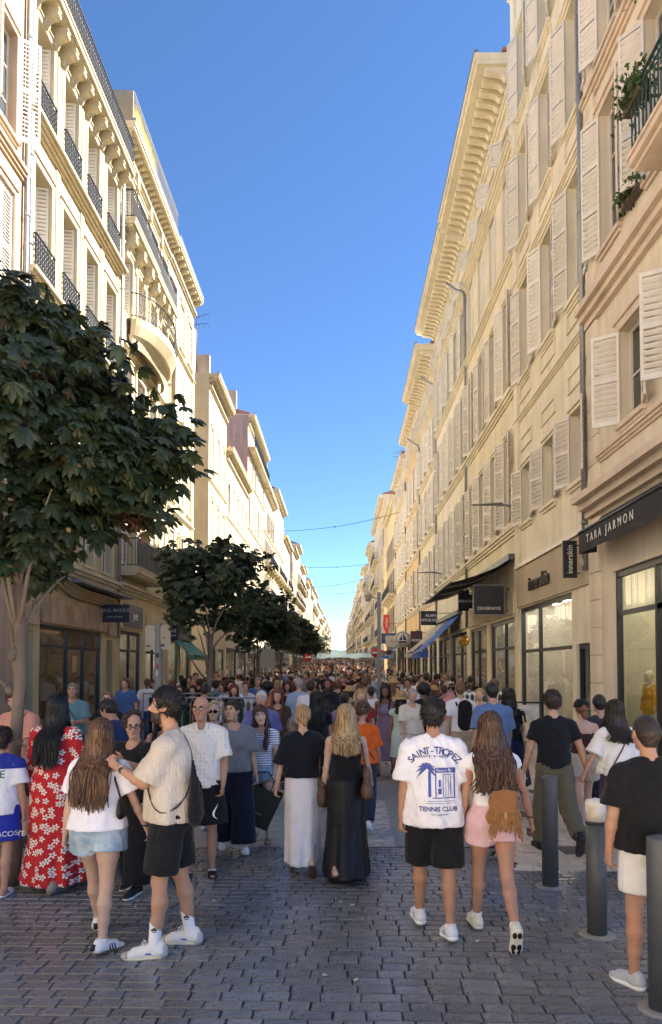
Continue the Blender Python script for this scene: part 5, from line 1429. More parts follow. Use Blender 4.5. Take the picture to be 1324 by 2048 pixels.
# ---- hair
def hair_cap(P, thick=.014, front=.055, low=-.02, res=.008, nape=-.06, tuft=.004, seed=0, top=0.):
    f = SDF(.01); hp, q = P.hp, P.hs
    f.ell(hp(0, -.014, .03), np.array([.076+thick, .096+thick, .092+thick+top])*q, P.Rh, .01)
    if nape < -.02: f.cone(hp(-.03, -.07, -.0), hp(-.02, -.068, nape), .04*q, .03*q, .03); f.cone(hp(.03, -.07, -.0), hp(.02, -.068, nape), .04*q, .03*q, .03)
    # clear the face: everything in front of a slanted plane below the hairline
    cuts = []
    Rh = P.Rh
    f.ell(hp(0, .137, -.012), np.array([.17, .09, .105])*q, Rh, .012, op='sub')
    for sg in (-1, 1): f.ell(hp(sg*.086, .012, -.035), np.array([.022, .045, .04])*q, Rh, .01, op='sub')
    n = Rh@np.array([0, .34, -1.]); pt = hp(0, 0, low-.035 if nape < -.02 else low)
    V, Q = f.mesh(res, [(pt, n)] if nape > -.1 else None)
    if len(V): V = wrinkle(V, Q, tuft, seed, 60, 40)
    return V, Q
def locks(paths, r0=.009, r1=.002, n=4):
    """tapered strands from a list of point lists"""
    Vs, Qs = [], []; b = 0
    for pts, rr in paths:
        P_ = np.asarray(pts, float); k = len(P_); t = np.gradient(P_, axis=0); t /= np.maximum(1e-9, np.linalg.norm(t, axis=1))[:, None]
        a = np.cross(t, np.array([.3, 1., .1])); a /= np.maximum(1e-9, np.linalg.norm(a, axis=1))[:, None]; c = np.cross(t, a)
        tt = np.linspace(0, 1, k); r = (r0*(1-tt**2.2)+r1*tt**2.2)*rr
        ang = np.arange(n)*2*np.pi/n
        ring = P_[:, None, :]+r[:, None, None]*(a[:, None, :]*np.cos(ang)[None, :, None]*1.5+c[:, None, :]*np.sin(ang)[None, :, None]*.7)
        Vs.append(ring.reshape(-1, 3)); i = np.arange(k-1)[:, None]*n; j = np.arange(n)[None, :]
        q = np.stack([i+j, i+(j+1) % n, i+n+(j+1) % n, i+n+j], -1).reshape(-1, 4)+b; Qs.append(q); b += k*n
    return np.concatenate(Vs), np.concatenate(Qs)
def long_hair(P, length=.45, width=.13, n=260, wave=.009, seed=0, front=True, gather=None, back=-.085, seg=12, curlf=9., flick=.02, strand=.0055):
    """strands rooted over the skull falling down the back; returns strands plus the cap"""
    r = np.random.default_rng(seed); hp, q = P.hp, P.hs; paths = []
    bend = P.tp(0, -.13*(.5+.5*P.w), 1.3)
    nkz = P.J['nk'][2]; S = P.S
    for i in range(n):
        th = r.uniform(-1., 1.)*math.pi*.70; e0 = 1.57-1.3*r.uniform(0, 1)**1.6
        ph0 = r.uniform(0, 6.28); lift = r.uniform(.0, .010)
        pts = []
        for e in np.linspace(e0, -.25, 5):          # down over the skull
            c, z = math.cos(e), math.sin(e)
            pts.append(hp(math.sin(th)*(.086+lift)*c, -math.cos(th)*(.108+lift)*c-.014, .03+(.105+lift)*z))
        side = pts[-1]; L = length*r.uniform(.8, 1.06)*(1-.1*abs(math.sin(th)))
        sx = math.sin(th)*width*r.uniform(.8, 1.06); dep = r.uniform(.0, .03)
        fr = abs(th) > 1.75 and front
        for j in range(1, seg+1):
            t = j/seg; zz = side[2]-L*t
            d = min(1., max(0., (nkz+.02-zz)/(.12*S)))
            yb = P.tp(0, -.125*(.5+.5*P.w)-.012, min(1.42, max(.9, (zz-P.off[2])/S)))[1]-.012-dep
            y = (1-d)*(side[1]*.6+(P.hc[1]+back*.8)*.4)+d*min(yb, P.hc[1]+back) if not fr else side[1]+d*(.07+dep)*1.
            x = side[0]+(P.hc[0]+sx-side[0])*min(1, t*2.0) if gather is None else side[0]+(P.hc[0]+sx*gather-side[0])*min(1, t*2.5)
            q1 = np.array([x*(1-.12*max(0, t-.6))+P.hc[0]*.12*max(0, t-.6), y, zz])
            q1 += np.array([math.sin(t*curlf+ph0)*wave*(.3+t), math.cos(t*curlf*1.1+ph0)*wave*.6*(.3+t), 0])
            if t > .7: q1[0] += flick*math.sin(ph0)*(t-.7)*3
            pts.append(q1)
        A = np.array(pts); A[1:-1] = (A[:-2]+2*A[1:-1]+A[2:])/4
        paths.append((A, r.uniform(.65, 1.3)))
    return locks(paths, strand*1.15, .003)
def hair_back_volume(P, length, width, thick=.03, back=-.085, taper=.8, res=.012):
    f = SDF(.03); hc = P.hc; q = P.hs; S = P.S; z0 = hc[2]-.01*q; secs = []
    for k, (t, wf) in enumerate(((.97, taper*.75), (.75, taper), (.5, .95), (.28, .85))):
        z = z0-length*t; d = min(1., max(0., (P.J['nk'][2]+.02-z)/(.12*S)))
        yb = P.tp(0, -.125*(.5+.5*P.w), min(1.42, max(.9, (z-P.off[2])/S)))[1]-.012
        y = (1-d)*(hc[1]-.05*q)+d*min(yb, hc[1]+back*.8)
        secs.append((z, hc[0], y, width*wf, thick*(.6 if k == 0 else 1)+(1-d)*.03))
    secs += [(z0, hc[0], hc[1]-.03*q, .086*q, .078*q)]
    f.loft(secs, .02, folds=(9, .06, .02, 1.))
    f.ell(P.hp(0, -.014, .03), np.array([.087, .107, .104])*q, P.Rh, .03)
    f.ell(P.hp(0, .13, -.055), np.array([.09, .095, .12])*q, P.Rh, .012, op='sub')
    f.cone(P.hp(0, .085, -.06), P.hp(0, .075, -.3), .085*q, .11*q, .012, op='sub')
    return f.mesh(res)

def eyes_and_brows(P, root, brow='2a1d16', iris='3a2718', lips='a8685c', brow_t=.006, smile=.0):
    hp, q = P.hp, P.hs
    wm = pm('eye_white', hexc('e6ddd6'), .25, var=0, bump=0); im = pm('iris_'+iris, hexc(iris), .15, var=0, bump=0); bm_ = pm('brow_'+brow, hexc(brow), .7, bump=0)
    for sg in (-1, 1):
        f = SDF(.001); f.ell(hp(sg*.032, .0775, .010), np.array([.014, .0112, .0066])*q, P.Rh); V, Q = f.mesh(.0032); e = add_part('eye', V, Q, wm, root)
        f = SDF(.001); f.ell(hp(sg*.032, .0862, .0102), np.array([.0062, .0040, .0058])*q, P.Rh); V, Q = f.mesh(.0022); add_part('iris', V, Q, im, e)
        f = SDF(.001); f.cone(hp(sg*.016, .0895, .031), hp(sg*.034, .0875, .0365), brow_t*q, brow_t*q); f.cone(hp(sg*.034, .0875, .0365), hp(sg*.052, .073, .030), brow_t*q, brow_t*.5*q); V, Q = f.mesh(.0032); add_part('eyebrow', V, Q, bm_, root)
        f = SDF(.001); f.cone(hp(sg*.018, .0885, .0175), hp(sg*.046, .0795, .0185), .0035*q, .003*q); V, Q = f.mesh(.0025); add_part('eyelash', V, Q, bm_, root)
    f = SDF(.003); f.cone(hp(-.023, .0865, -.057+smile), hp(0, .0935, -.055), .0035*q, .0055*q); f.cone(hp(0, .0935, -.055), hp(.023, .0865, -.057+smile), .0055*q, .0035*q)
    f.cone(hp(-.014, .0888, -.0635+smile*.5), hp(.014, .0888, -.0635+smile*.5), .0052*q, .0052*q); V, Q = f.mesh(.003); add_part('lips', V, Q, pm('lips_'+lips, hexc(lips), .4, bump=0), root)

def glasses(P, root, mat, lens=None, r=.021):
    hp, q = P.hp, P.hs; mb = MB()
    for sg in (-1, 1):
        pts = [hp(sg*.034+math.cos(t)*r*1.15, .104-abs(math.cos(t)*r*1.15*sg+.0)*.15, .008+math.sin(t)*r*.85) for t in np.linspace(0, 2*math.pi, 15)]
        mb.tube(pts, .0028*q, 5, cap=False); mb.tube([hp(sg*(.034+r*1.15), .1, .012), hp(sg*.083, .02, .012), hp(sg*.083, -.02, .005)], .0026*q, 5)
    mb.tube([hp(-.011, .107, .012), hp(.011, .107, .012)], .0026*q, 5)
    o = mb.build('glasses', mat, root)
    l = MB()
    for sg in (-1, 1):
        c = hp(sg*.034, .103, .008); ring = [hp(sg*.034+math.cos(t)*r*1.1, .1035, .008+math.sin(t)*r*.8) for t in np.linspace(0, 2*math.pi, 15)[:-1]]
        l.add([c]+ring, [(0, 1+i, 1+(i+1) % 14) for i in range(14)])
    l.build('lens', lens or glass_mat('spectacle_lens', see=.95), o, fix=False); return o

def strap(top, P, a, b, mat, root, width=.018, n=40, name='strap', off=.005, half=None):
    """band lying on the clothes in the plane through a (shoulder) and b (opposite hip)"""
    bv = bvh_of(*top); a, b = np.asarray(a), np.asarray(b); c = (a+b)/2; u = nrm(a-b); fw = np.array([0, 1., 0]); fw = nrm(fw-u*np.dot(fw, u)); nrm_ = np.cross(u, fw)
    L = np.linalg.norm(a-b)/2; pts = []
    rng = np.linspace(0, 2*math.pi, n, endpoint=False) if half is None else np.linspace(half[0], half[1], n)
    for t in rng:
        d = u*math.cos(t)+fw*math.sin(t)
        c2 = c+u*math.cos(t)*L*.55
        d2 = nrm(u*math.cos(t)*.6+fw*math.sin(t))
        o = c2+d2*1.0; h = bv.ray_cast(Vector(o), Vector(-d2), 1.2)
        p = np.array(h[0]) if h[0] is not None else c2+d2*.15
        pts.append(p+d2*off)
    pts = np.array(pts); V = []; k = len(pts)
    sm = pts.copy()
    for _ in range(3): sm = (np.roll(sm, 1, 0)+2*sm+np.roll(sm, -1, 0))/4 if half is None else np.concatenate([sm[:1], (sm[:-2]+2*sm[1:-1]+sm[2:])/4, sm[-1:]])
    V = np.concatenate([sm+nrm_*width/2, sm-nrm_*width/2, sm+nrm_*width/2+(sm-c)*.02, sm-nrm_*width/2+(sm-c)*.02]); Q = []
    for i in range(k if half is None else k-1):
        j = (i+1) % k
        Q += [(2*k+i, 2*k+j, 3*k+j, 3*k+i), (i, j, 2*k+j, 2*k+i), (k+i, k+j, 3*k+j, 3*k+i)]
    me = np_mesh(name, V, Q, [mat]); return mesh_obj(name, me, root)

def print_on(top, P, me, mat, root, center, size=1., back=True, off=.004, name='print', bend=None, scale=(1, 1)):
    """lay a flat outline mesh (XY) on the garment, seen from behind (back) or in front"""
    bv = bvh_of(*top); V = []; cx, cy = center
    sgn = 1 if back else -1
    for v in me.vertices:
        x, z = v.co.x*size*scale[0], v.co.y*size*scale[1]
        if bend: x, z = bend(x, z)
        X_, Z_ = cx+x*sgn, cy+z
        h = bv.ray_cast(Vector((X_, -1.0 if back else 1.0, Z_)), Vector((0, 1 if back else -1, 0)), 1.6)
        y = h[0].y if h[0] is not None else (-.12 if back else .12)
        V.append((X_, y-off*sgn, Z_))
    m2 = np_mesh(name, V, [tuple(p.vertices) for p in me.polygons], [mat], False)
    return mesh_obj(name, m2, root)
def subdivided(me, n=1):
    bm = bmesh.new(); bm.from_mesh(me); bmesh.ops.triangulate(bm, faces=bm.faces)
    bmesh.ops.subdivide_edges(bm, edges=[e for e in bm.edges if e.calc_length() > .03], cuts=n); m = bpy.data.meshes.new('p'); bm.to_mesh(m); bm.free(); return m

def person_root(px, feet, yaw, label, group=None, x=None, y=None, name='person'):
    if x is None: x, y = gpt(px, feet)
    return empty(name, (x, y, ground_z(y)), RAD(yaw), label, 'person', group)
def height_from(top, y): return CAM_H-(top-Y0)*y/F_PX
def bodied(P, root, skn):
    V, Q = P.body_sdf().mesh(P.res); return add_part('body', V, Q, skin(skn), root)
def shod(P, root, kind, upper, sole, both=True, size=.95):
    out = []
    for i in (0, 1):
        (V, Q), (V2, Q2) = shoe_meshes(P, i, kind, size); o = add_part('shoe' if kind not in ('slide', 'sandal') else 'sandal', V, Q, upper, root); add_part('sole', V2, Q2, sole, o); out.append(o)
    return out
def socks(P, root, mat, top=.17):
    for i in (0, 1):
        k, a = P.J['kn', i], P.J['an', i]; e = a+(k-a)*(top/.41); f = SDF(.015); f.cone(a-(k-a)*.08, e, .038*P.S, .043*P.S, .01, cut=[(e, nrm(k-a))]); V, Q = f.mesh(.008); add_part('sock', V, Q, mat, root)
# ------------------------------------------------------------------ the people near the camera, one by one
def mk(label, px=None, feet=None, top=None, yaw=0, x=None, y=None, H=None, fem=False, w=1., skn='c0916f', hair=None, shirt=None, bottom=None, shoes=None, face=None, group=None, sock=None, **pose):
    if x is None: x, y = gpt(px, feet)
    elif px is not None: pass
    if H is None: H = height_from(top, y)
    P = Person(H, fem, w, **pose)
    tp_ = P.hp(0, 0, .125)[2]
    P = Person(H*H/tp_, fem, w, **pose)
    root = empty('person', (x, y, 0), RAD(yaw), label, 'person', group)
    bodied(P, root, skn)
    P.root = root
    if shirt:
        kw, col = shirt[0], shirt[1]; V, Q = top_mesh(P, **kw); P.top_o = add_part(shirt[2] if len(shirt) > 2 else 't_shirt', V, Q, fabric(col) if isinstance(col, str) else col, root); P.top = (V, Q)
    if bottom:
        kind, kw, col = bottom[:3]
        V, Q = legs_mesh(P, **kw) if kind == 'legs' else skirt_mesh(P, **kw)
        nm = bottom[3] if len(bottom) > 3 else ('skirt' if kind == 'skirt' else ('trousers' if kw.get('length', .6) > 1 else 'shorts'))
        P.bot_o = add_part(nm, V, Q, fabric(col) if isinstance(col, str) else col, root); P.bot = (V, Q)
    if hair:
        st, col, kw = hair[0], hair[1], dict(hair[2]) if len(hair) > 2 else {}
        hm = hairm(*col) if isinstance(col, tuple) else hairm(col)
        if st == 'short':
            V, Q = hair_cap(P, **kw)
            if P.res < .0105 and kw.get('thick', .014) > .006: V2, Q2 = tufts(V, Q, P, 520); V, Q = np.concatenate([V, V2]), np.concatenate([Q, Q2+len(V)])
            add_part('hair', V, Q, hm, root)
        elif st == 'long':
            L, wd = kw.pop('length', .42), kw.pop('width', .11)
            V, Q = hair_back_volume(P, L*.92, wd*.85); V2, Q2 = long_hair(P, L, wd, **kw)
            V, Q = np.concatenate([V, V2]), np.concatenate([Q, Q2+len(V)])
            if P.res < .0105:
                k2 = {**kw, 'n': 110, 'strand': .0022, 'wave': .02, 'seed': 77, 'flick': .05}; V2, Q2 = long_hair(P, L*1.03, wd*1.1, **k2); V, Q = np.concatenate([V, V2]), np.concatenate([Q, Q2+len(V)])
            add_part('hair', V, Q, hm, root)
        elif st in ('bun', 'pony'):
            V, Q = hair_cap(P, thick=.012, nape=-.03, tuft=.003, seed=3)
            f = SDF(.02); hp = P.hp
            if st == 'bun':
                bz = kw.get('z', -.01); f.ell(hp(0, -.115, bz), np.array([.042, .036, .05])*P.hs, P.Rh); f.ell(hp(.012, -.125, bz-.045), np.array([.03, .025, .04])*P.hs, P.Rh)
                V2, Q2 = f.mesh(.008); V2 = wrinkle(V2, Q2, .006, 4, 60, 30)
            else:
                V2, Q2 = long_hair(P, kw.get('length', .3), .035, 60, .01, 5, False, gather=.6, back=-.12)
            V, Q = np.concatenate([V, V2]), np.concatenate([Q, Q2+len(V)]); add_part('hair', V, Q, hm, root)
        elif st == 'curly':
            r = np.random.default_rng(8); f = SDF(.008)
            rad = kw.get('r', .03)
            for k in range(kw.get('n', 90)):
                th = r.uniform(-2.2, 2.2); e = r.uniform(-.5, 1.57); c = math.cos(e)
                p = P.hp(math.sin(th)*.09*c*kw.get('sx', 1), -math.cos(th)*.108*c-.016, .03+.11*math.sin(e)*kw.get('sz', 1))
                f.ell(p, np.full(3, rad*r.uniform(.6, 1.1)), None, .006)
            V, Q = f.mesh(.009); add_part('hair', V, Q, hm, root)
    if sock: socks(P, root, sock[0], sock[1])
    if shoes: P.shoes = shod(P, root, shoes[0], shoes[1] if not isinstance(shoes[1], str) else paint(shoes[1], .7), shoes[2] if not isinstance(shoes[2], str) else paint(shoes[2], .7))
    if face is not None: eyes_and_brows(P, root, **face)
    return P
def tufts(V, Q, P, n, seed=5):
    """short strands over a cropped head of hair so that its outline is not smooth"""
    r = np.random.default_rng(seed); fn = np.cross(V[Q[:, 2]]-V[Q[:, 0]], V[Q[:, 3]]-V[Q[:, 1]]); fn /= np.maximum(1e-9, np.linalg.norm(fn, axis=1))[:, None]
    out = []
    for i in r.integers(0, len(Q), n):
        c = V[Q[i]].mean(0); d = fn[i]; t = np.cross(d, r.normal(0, 1, 3)); t = nrm(t+np.array([0, 0, -.6])); l = r.uniform(.014, .03)
        out.append((np.array([c-d*.004, c+d*l*.35+t*l*.4, c+d*l*.45+t*l]), r.uniform(.5, 1.)))
    return locks(out, .0036, .001, 3)
def prop(name, mb, mat, label, cat, P=None, loc=None, rz=0.):
    """a held or worn object of its own, built in the person's frame"""
    o = mb.build(name, mat)
    if P is not None: o.location = P.root.location; o.rotation_euler = P.root.rotation_euler
    return tag(o, label, cat)
def sdf_prop(name, f, res, mat, label, cat, P, cuts=None, wr=0.):
    V, Q = f.mesh(res, cuts)
    if wr: V = wrinkle(V, Q, wr, 3, 14, 10)
    o = mesh_obj(name, np_mesh(name, V, Q, [mat])); o.location = P.root.location; o.rotation_euler = P.root.rotation_euler
    return tag(o, label, cat)
WHITE = 'e9e8ea'; NAVY = '161a26'; BLACK = '17181b'
LEA = pm('brown_leather', hexc('4a3226'), .5, var=.2, scale=18, bump=.2, bscale=60)
BLEA = pm('black_leather', hexc('17161a'), .4, var=.1, scale=18, bump=.2, bscale=60)
DENIM = pm('light_denim', hexc('8ea7bb'), .85, var=.16, scale=10, bump=.3, bscale=18, bdist=.02, col2=hexc('a9bcc9'), c2scale=7)
STEP_L = ((20, 4, 4), (-14, 16, -22)); STEP_R = ((-14, 16, -22), (20, 4, 4)); STAND = ((2, 2, 0), (-2, 3, 0))

# red dress print: white five-petalled flowers scattered over red cloth
def flower_cloth():
    m = pm('red_floral_cloth', hexc('b8161f'), .8, var=.06, scale=9, bump=.35, bscale=13, bdist=.03, sheen=.1)
    nt = m.node_tree; N, L = nt.nodes, nt.links; b = N['Principled BSDF']
    base = b.inputs['Base Color'].links[0].from_socket
    tc = N.new('ShaderNodeTexCoord'); sp = N.new('ShaderNodeSeparateXYZ'); L.new(tc.outputs['Object'], sp.inputs[0])
    cb = N.new('ShaderNodeCombineXYZ'); L.new(sp.outputs['X'], cb.inputs['X']); L.new(sp.outputs['Z'], cb.inputs['Y'])
    vo = N.new('ShaderNodeTexVoronoi'); vo.voronoi_dimensions = '2D'; vo.inputs['Scale'].default_value = 14.; L.new(cb.outputs[0], vo.inputs['Vector'])
    sc_ = N.new('ShaderNodeVectorMath'); sc_.operation = 'SCALE'; sc_.inputs['Scale'].default_value = 14.; L.new(cb.outputs[0], sc_.inputs[0])
    po = N.new('ShaderNodeVectorMath'); po.operation = 'SCALE'; po.inputs['Scale'].default_value = 14.; L.new(vo.outputs['Position'], po.inputs[0])
    df = N.new('ShaderNodeVectorMath'); df.operation = 'SUBTRACT'; L.new(sc_.outputs[0], df.inputs[0]); L.new(po.outputs[0], df.inputs[1])
    s2 = N.new('ShaderNodeSeparateXYZ'); L.new(df.outputs[0], s2.inputs[0])
    def mt(op, a, c=None, d=None):
        n = N.new('ShaderNodeMath'); n.operation = op
        for i, v in enumerate((a, c, d)):
            if v is None: continue
            if isinstance(v, (int, float)): n.inputs[i].default_value = v
            else: L.new(v, n.inputs[i])
        return n.outputs[0]
    an = mt('ARCTAN2', s2.outputs['Y'], s2.outputs['X']); rr = mt('SQRT', mt('ADD', mt('MULTIPLY', s2.outputs['X'], s2.outputs['X']), mt('MULTIPLY', s2.outputs['Y'], s2.outputs['Y'])))
    lim = mt('MULTIPLY_ADD', mt('ABSOLUTE', mt('COSINE', mt('MULTIPLY', an, 2.5))), .33, .08)
    mask = mt('MULTIPLY', mt('LESS_THAN', rr, lim), mt('GREATER_THAN', rr, .085))
    dark = mt('LESS_THAN', rr, .085)
    def mix(f, a, c):
        x = N.new('ShaderNodeMix'); x.data_type = 'RGBA'; L.new(f, x.inputs['Factor']); L.new(a, x.inputs['A']); x.inputs['B'].default_value = (*c, 1); return x.outputs['Result']
    o = mix(dark, mix(mask, base, hexc('e6ddd4')), hexc('4a1a1c')); L.new(o, b.inputs['Base Color'])
    return m
def stripe_cloth(name, c1, c2, per=.026):
    m = pm(name, hexc(c1), .85, var=.05, bump=.3, bscale=13, bdist=.03)
    nt = m.node_tree; N, L = nt.nodes, nt.links; b = N['Principled BSDF']; base = b.inputs['Base Color'].links[0].from_socket
    tc = N.new('ShaderNodeTexCoord'); sp = N.new('ShaderNodeSeparateXYZ'); L.new(tc.outputs['Object'], sp.inputs[0])
    a = N.new('ShaderNodeMath'); a.operation = 'FRACT'; d = N.new('ShaderNodeMath'); d.operation = 'DIVIDE'; d.inputs[1].default_value = per; L.new(sp.outputs['Z'], d.inputs[0]); L.new(d.outputs[0], a.inputs[0])
    g = N.new('ShaderNodeMath'); g.operation = 'LESS_THAN'; g.inputs[1].default_value = .3; L.new(a.outputs[0], g.inputs[0])
    x = N.new('ShaderNodeMix'); x.data_type = 'RGBA'; L.new(g.outputs[0], x.inputs['Factor']); L.new(base, x.inputs['A']); x.inputs['B'].default_value = (*hexc(c2), 1); L.new(x.outputs['Result'], b.inputs['Base Color']); return m
def mono_cloth(name, c1, c2, sc=45):
    m = pm(name, hexc(c1), .5, var=.08, bump=.2, bscale=80)
    nt = m.node_tree; N, L = nt.nodes, nt.links; b = N['Principled BSDF']; base = b.inputs['Base Color'].links[0].from_socket
    tc = N.new('ShaderNodeTexCoord'); ch = N.new('ShaderNodeTexVoronoi'); ch.inputs['Scale'].default_value = sc; ch.inputs['Randomness'].default_value = .15; L.new(tc.outputs['Object'], ch.inputs['Vector'])
    r = N.new('ShaderNodeMath'); r.operation = 'LESS_THAN'; r.inputs[1].default_value = .28; L.new(ch.outputs['Distance'], r.inputs[0])
    x = N.new('ShaderNodeMix'); x.data_type = 'RGBA'; L.new(r.outputs[0], x.inputs['Factor']); L.new(base, x.inputs['A']); x.inputs['B'].default_value = (*hexc(c2), 1); L.new(x.outputs['Result'], b.inputs['Base Color']); return m
MONO = mono_cloth('patterned_canvas', '4e382b', '7d5f43')

# --- child at the left edge
P = mk('child in white T-shirt with blue shoulders and blue LACOSTE shorts at the picture edge', 4, 1782, yaw=5, H=1.44, skn='b98463', legs=((4, 2, 0), (-6, 6, 0)), arms=((6, 10, 14), (-4, 8, 8)),
       hair=('short', '2a1d16'), shirt=(dict(hem=.86, sleeve=.8, loose=.04), 'e6e6ea'), bottom=('legs', dict(rise=.98, length=.8, loose=.035, flare=.02), '22329a'), shoes=('slide', 'e8e6e6', 'dcdada'))
wm = paint('f2f2f2', .7)
me = subdivided(text_mesh('LACOSTE', .06, 0.0005, .0012), 1)
print_on(P.bot, P, me, wm, P.root, (P.J['kn', 1][0]+.045, P.J['kn', 1][2]+.14))
V, Q = top_mesh(P, .86, .8, .044, seed=0); k = (V[:, 2] > P.tp(0, 0, 1.33)[2]); mask = k[Q].all(1); add_part('blue_yoke', V+np.array([0, 0, .003]), Q[mask], fabric('24348f'), P.root)
me = subdivided(text_mesh('E', .09, 0.0005, .001), 1); print_on(P.top, P, me, paint('1d6a55'), P.root, (.055, P.tp(0, 0, 1.28)[2]))
# --- red dress
P = mk('woman seen from behind in a long red dress with white flowers and long black hair', 112, 1772, 1391, yaw=-8, fem=True, w=1.12, skn='a87454', legs=((8, 4, 0), (-8, 8, -6)), arms=((10, 16, 30), (4, 12, 24)),
       shirt=(dict(hem=.98, sleeve=1.75, loose=.03), flower_cloth(), 'dress_top'), bottom=('skirt', dict(rise=1.04, hem=.075, rhem=(.29, .26), r0=.02, folds=(8, .07, .005, .6), mid=(.5, .215, .19)), MATS['red_floral_cloth'], 'dress_skirt'),
       hair=('long', '0d0c0e', dict(length=.52, width=.1, wave=.012, n=300)), shoes=('sneaker', '8f8478', '77706a'))
for i in (0, 1):
    d = nrm(P.J['wr', i]-P.J['el', i]); f = SDF(.02); f.cone(P.J['el', i]+d*.08, P.J['wr', i]+d*.0, .05, .105, .02, flat=((1, 0, 0), .6), cut=[(P.J['wr', i]+d*.02, d)]); V, Q = f.mesh(.011); add_part('sleeve_flounce', wrinkle(V, Q, .012, 3, 25, 6), Q, MATS['red_floral_cloth'], P.root)
strap(P.top, P, P.tp(.12, 0, 1.45), P.tp(-.17, 0, 1.0), paint('c9b49c'), P.root, .012)
# --- pink shirt man behind the tree
P = mk('man in salmon T-shirt with a strap bag looking at his phone by the tree', x=-3.62, y=8.4, H=1.72, yaw=165, skn='c49373', w=1.1, legs=STAND, head=(8, -28, 0), ik=((-.12, .30, 1.16), (.02, .34, 1.14)),
       shirt=(dict(hem=.92, sleeve=.8, loose=.03), 'c58d7c'), bottom=('legs', dict(length=.9, loose=.03), '2b2d2c'), hair=('short', '4a3524'), shoes=('sneaker', '55504a', '9a958c'), face=dict())
strap(P.top, P, P.tp(-.12, 0, 1.45), P.tp(.17, 0, 1.0), paint('a9653f'), P.root, .035)
mb = MB(); g = P.J['wr', 1]+np.array([-.06, .09, .0]); mb.box(g[0]-.035, g[0]+.035, g[1]-.008, g[1]+.008, g[2]-.06, g[2]+.085); prop('phone', mb, BLEA, 'black phone held by the man in salmon T-shirt', 'phone', P)
# --- teal man at shop window
P = mk('grey-haired man in teal T-shirt standing before the PAUL MARIUS shop window', x=-4.4, y=12.2, H=1.72, yaw=192, w=1.15, skn='b58465', legs=STAND, ik=((-.1, .26, 1.12), None), shirt=(dict(hem=.9, sleeve=.8, loose=.035), '5f8089'), bottom=('legs', dict(length=1.95, loose=.02), '3a4652'),
       hair=('short', '6b6764', dict(thick=.008)), shoes=('sneaker', '44444a', '888888'), face=dict(), res=.012)
strap(P.top, P, P.tp(.12, 0, 1.45), P.tp(-.17, 0, 1.0), BLEA, P.root, .014)
# --- woman in black against the wall
P = mk('woman in black T-shirt with glasses and a white bag strap by the wall', x=-3.35, y=10.7, H=1.63, yaw=188, fem=True, skn='c99a7c', legs=STAND, shirt=(dict(hem=.95, sleeve=.5, loose=.02), '191a1c'), bottom=('legs', dict(length=1.9), '3b3b40'), hair=('short', '6f5238', dict(thick=.006)), shoes=('sneaker', 'dddddd', 'cccccc'), face=dict(), res=.012)
strap(P.top, P, P.tp(-.1, 0, 1.45), P.tp(.15, 0, 1.05), paint('d6d3cc'), P.root, .03); glasses(P, P.root, BLEA)
# --- white T-shirt woman in denim shorts
P = mk('woman with long brown hair in white T-shirt and pale denim shorts, walking away', 200, 1888, 1441, yaw=-4, fem=True, w=1.13, skn='c09a80', legs=((22, 6, 4), (-6, 4, -4)), arms=((-8, 10, 10), (4, 22, 14)), head=(28, 0, 0), legout=(0, 0), toe=(4, 30),
       shirt=(dict(hem=.93, sleeve=.72, loose=.04, seed=2, wr=.012), 'eceaf2'), bottom=('legs', dict(rise=1.0, length=.36, loose=.035, flare=.022), DENIM), hair=('long', ('4d3526', '7a5638'), dict(length=.50, width=.115, n=300)), shoes=('sneaker', 'e6e3e0', '6e6050'), sock=(fabric('e4e2e0'), .03))
J = P.J
for i in (0, 1):      # three dark stripes and heel tab
    mb = MB(); fd, fu = J['fd', i], J['fu', i]; sd = np.cross(fd, fu)
    for k in range(3):
        for sg in (-1, 1):
            c = J['heel', i]+fd*(.085+.022*k)+fu*.004+sd*sg*.0405; mb.add([c+fd*-.004-fu*.012, c+fd*.006-fu*.012, c+fd*-.008+fu*.034-sd*sg*.006, c+fd*-.018+fu*.034-sd*sg*.006], [(0, 1, 2, 3)])
    hb = J['heel', i]-fd*.034+fu*.03; mb.tube([hb-fu*.02, hb+fu*.018], .017, 8)
    mb.build('shoe_stripe', paint('16181d'), P.shoes[i])
f = SDF(.01); c = P.tp(.215, -.035, 1.1); f.cone(c+np.array([0, -.06, -.03]), c+np.array([0, .07, -.03]), .055, .05, .02, flat=((1, 0, 0), .45)); f.cone(c+np.array([0, -.06, .03]), c+np.array([0, .07, .03]), .04, .035, .02, flat=((1, 0, 0), .4))
sdf_prop('shoulder_bag', f, .008, BLEA, 'small black bag hanging at the hip of the woman in denim shorts', 'bag', P, wr=.003)
mb = MB(); mb.tube([c+np.array([0, -.06, .06]), P.tp(.16, -.085, 1.3), P.tp(.125, -.03, 1.465), P.tp(.15, .09, 1.3), c+np.array([0, .06, .06])], .007, 6); mb.build('bag_strap', BLEA, P.root)
mb = MB(); d = nrm(J['wr', 1]-J['el', 1]); mb.lathe([(.027, -.004), (.029, 0), (.027, .004)], 14, tuple(J['wr', 1]-d*.02)); mb.build('bracelet', BLEA, P.root)
# --- blue shirt man bending
mk('dark-haired man in navy blue shirt bending forward behind the woman in black', x=-2.42, y=8.3, H=1.6, yaw=70, w=1.05, skn='b98766', lean=16, legs=STAND, head=(0, -25, 0), ik=((-.1, .3, 1.05), (.1, .32, 1.05)), shirt=(dict(hem=.92, sleeve=1.8, loose=.03), '28375f'), bottom=('legs', dict(length=1.95), '22242c'), hair=('short', '1a1410'), shoes=('sneaker', '333333', '999999'), face=dict(), res=.012)
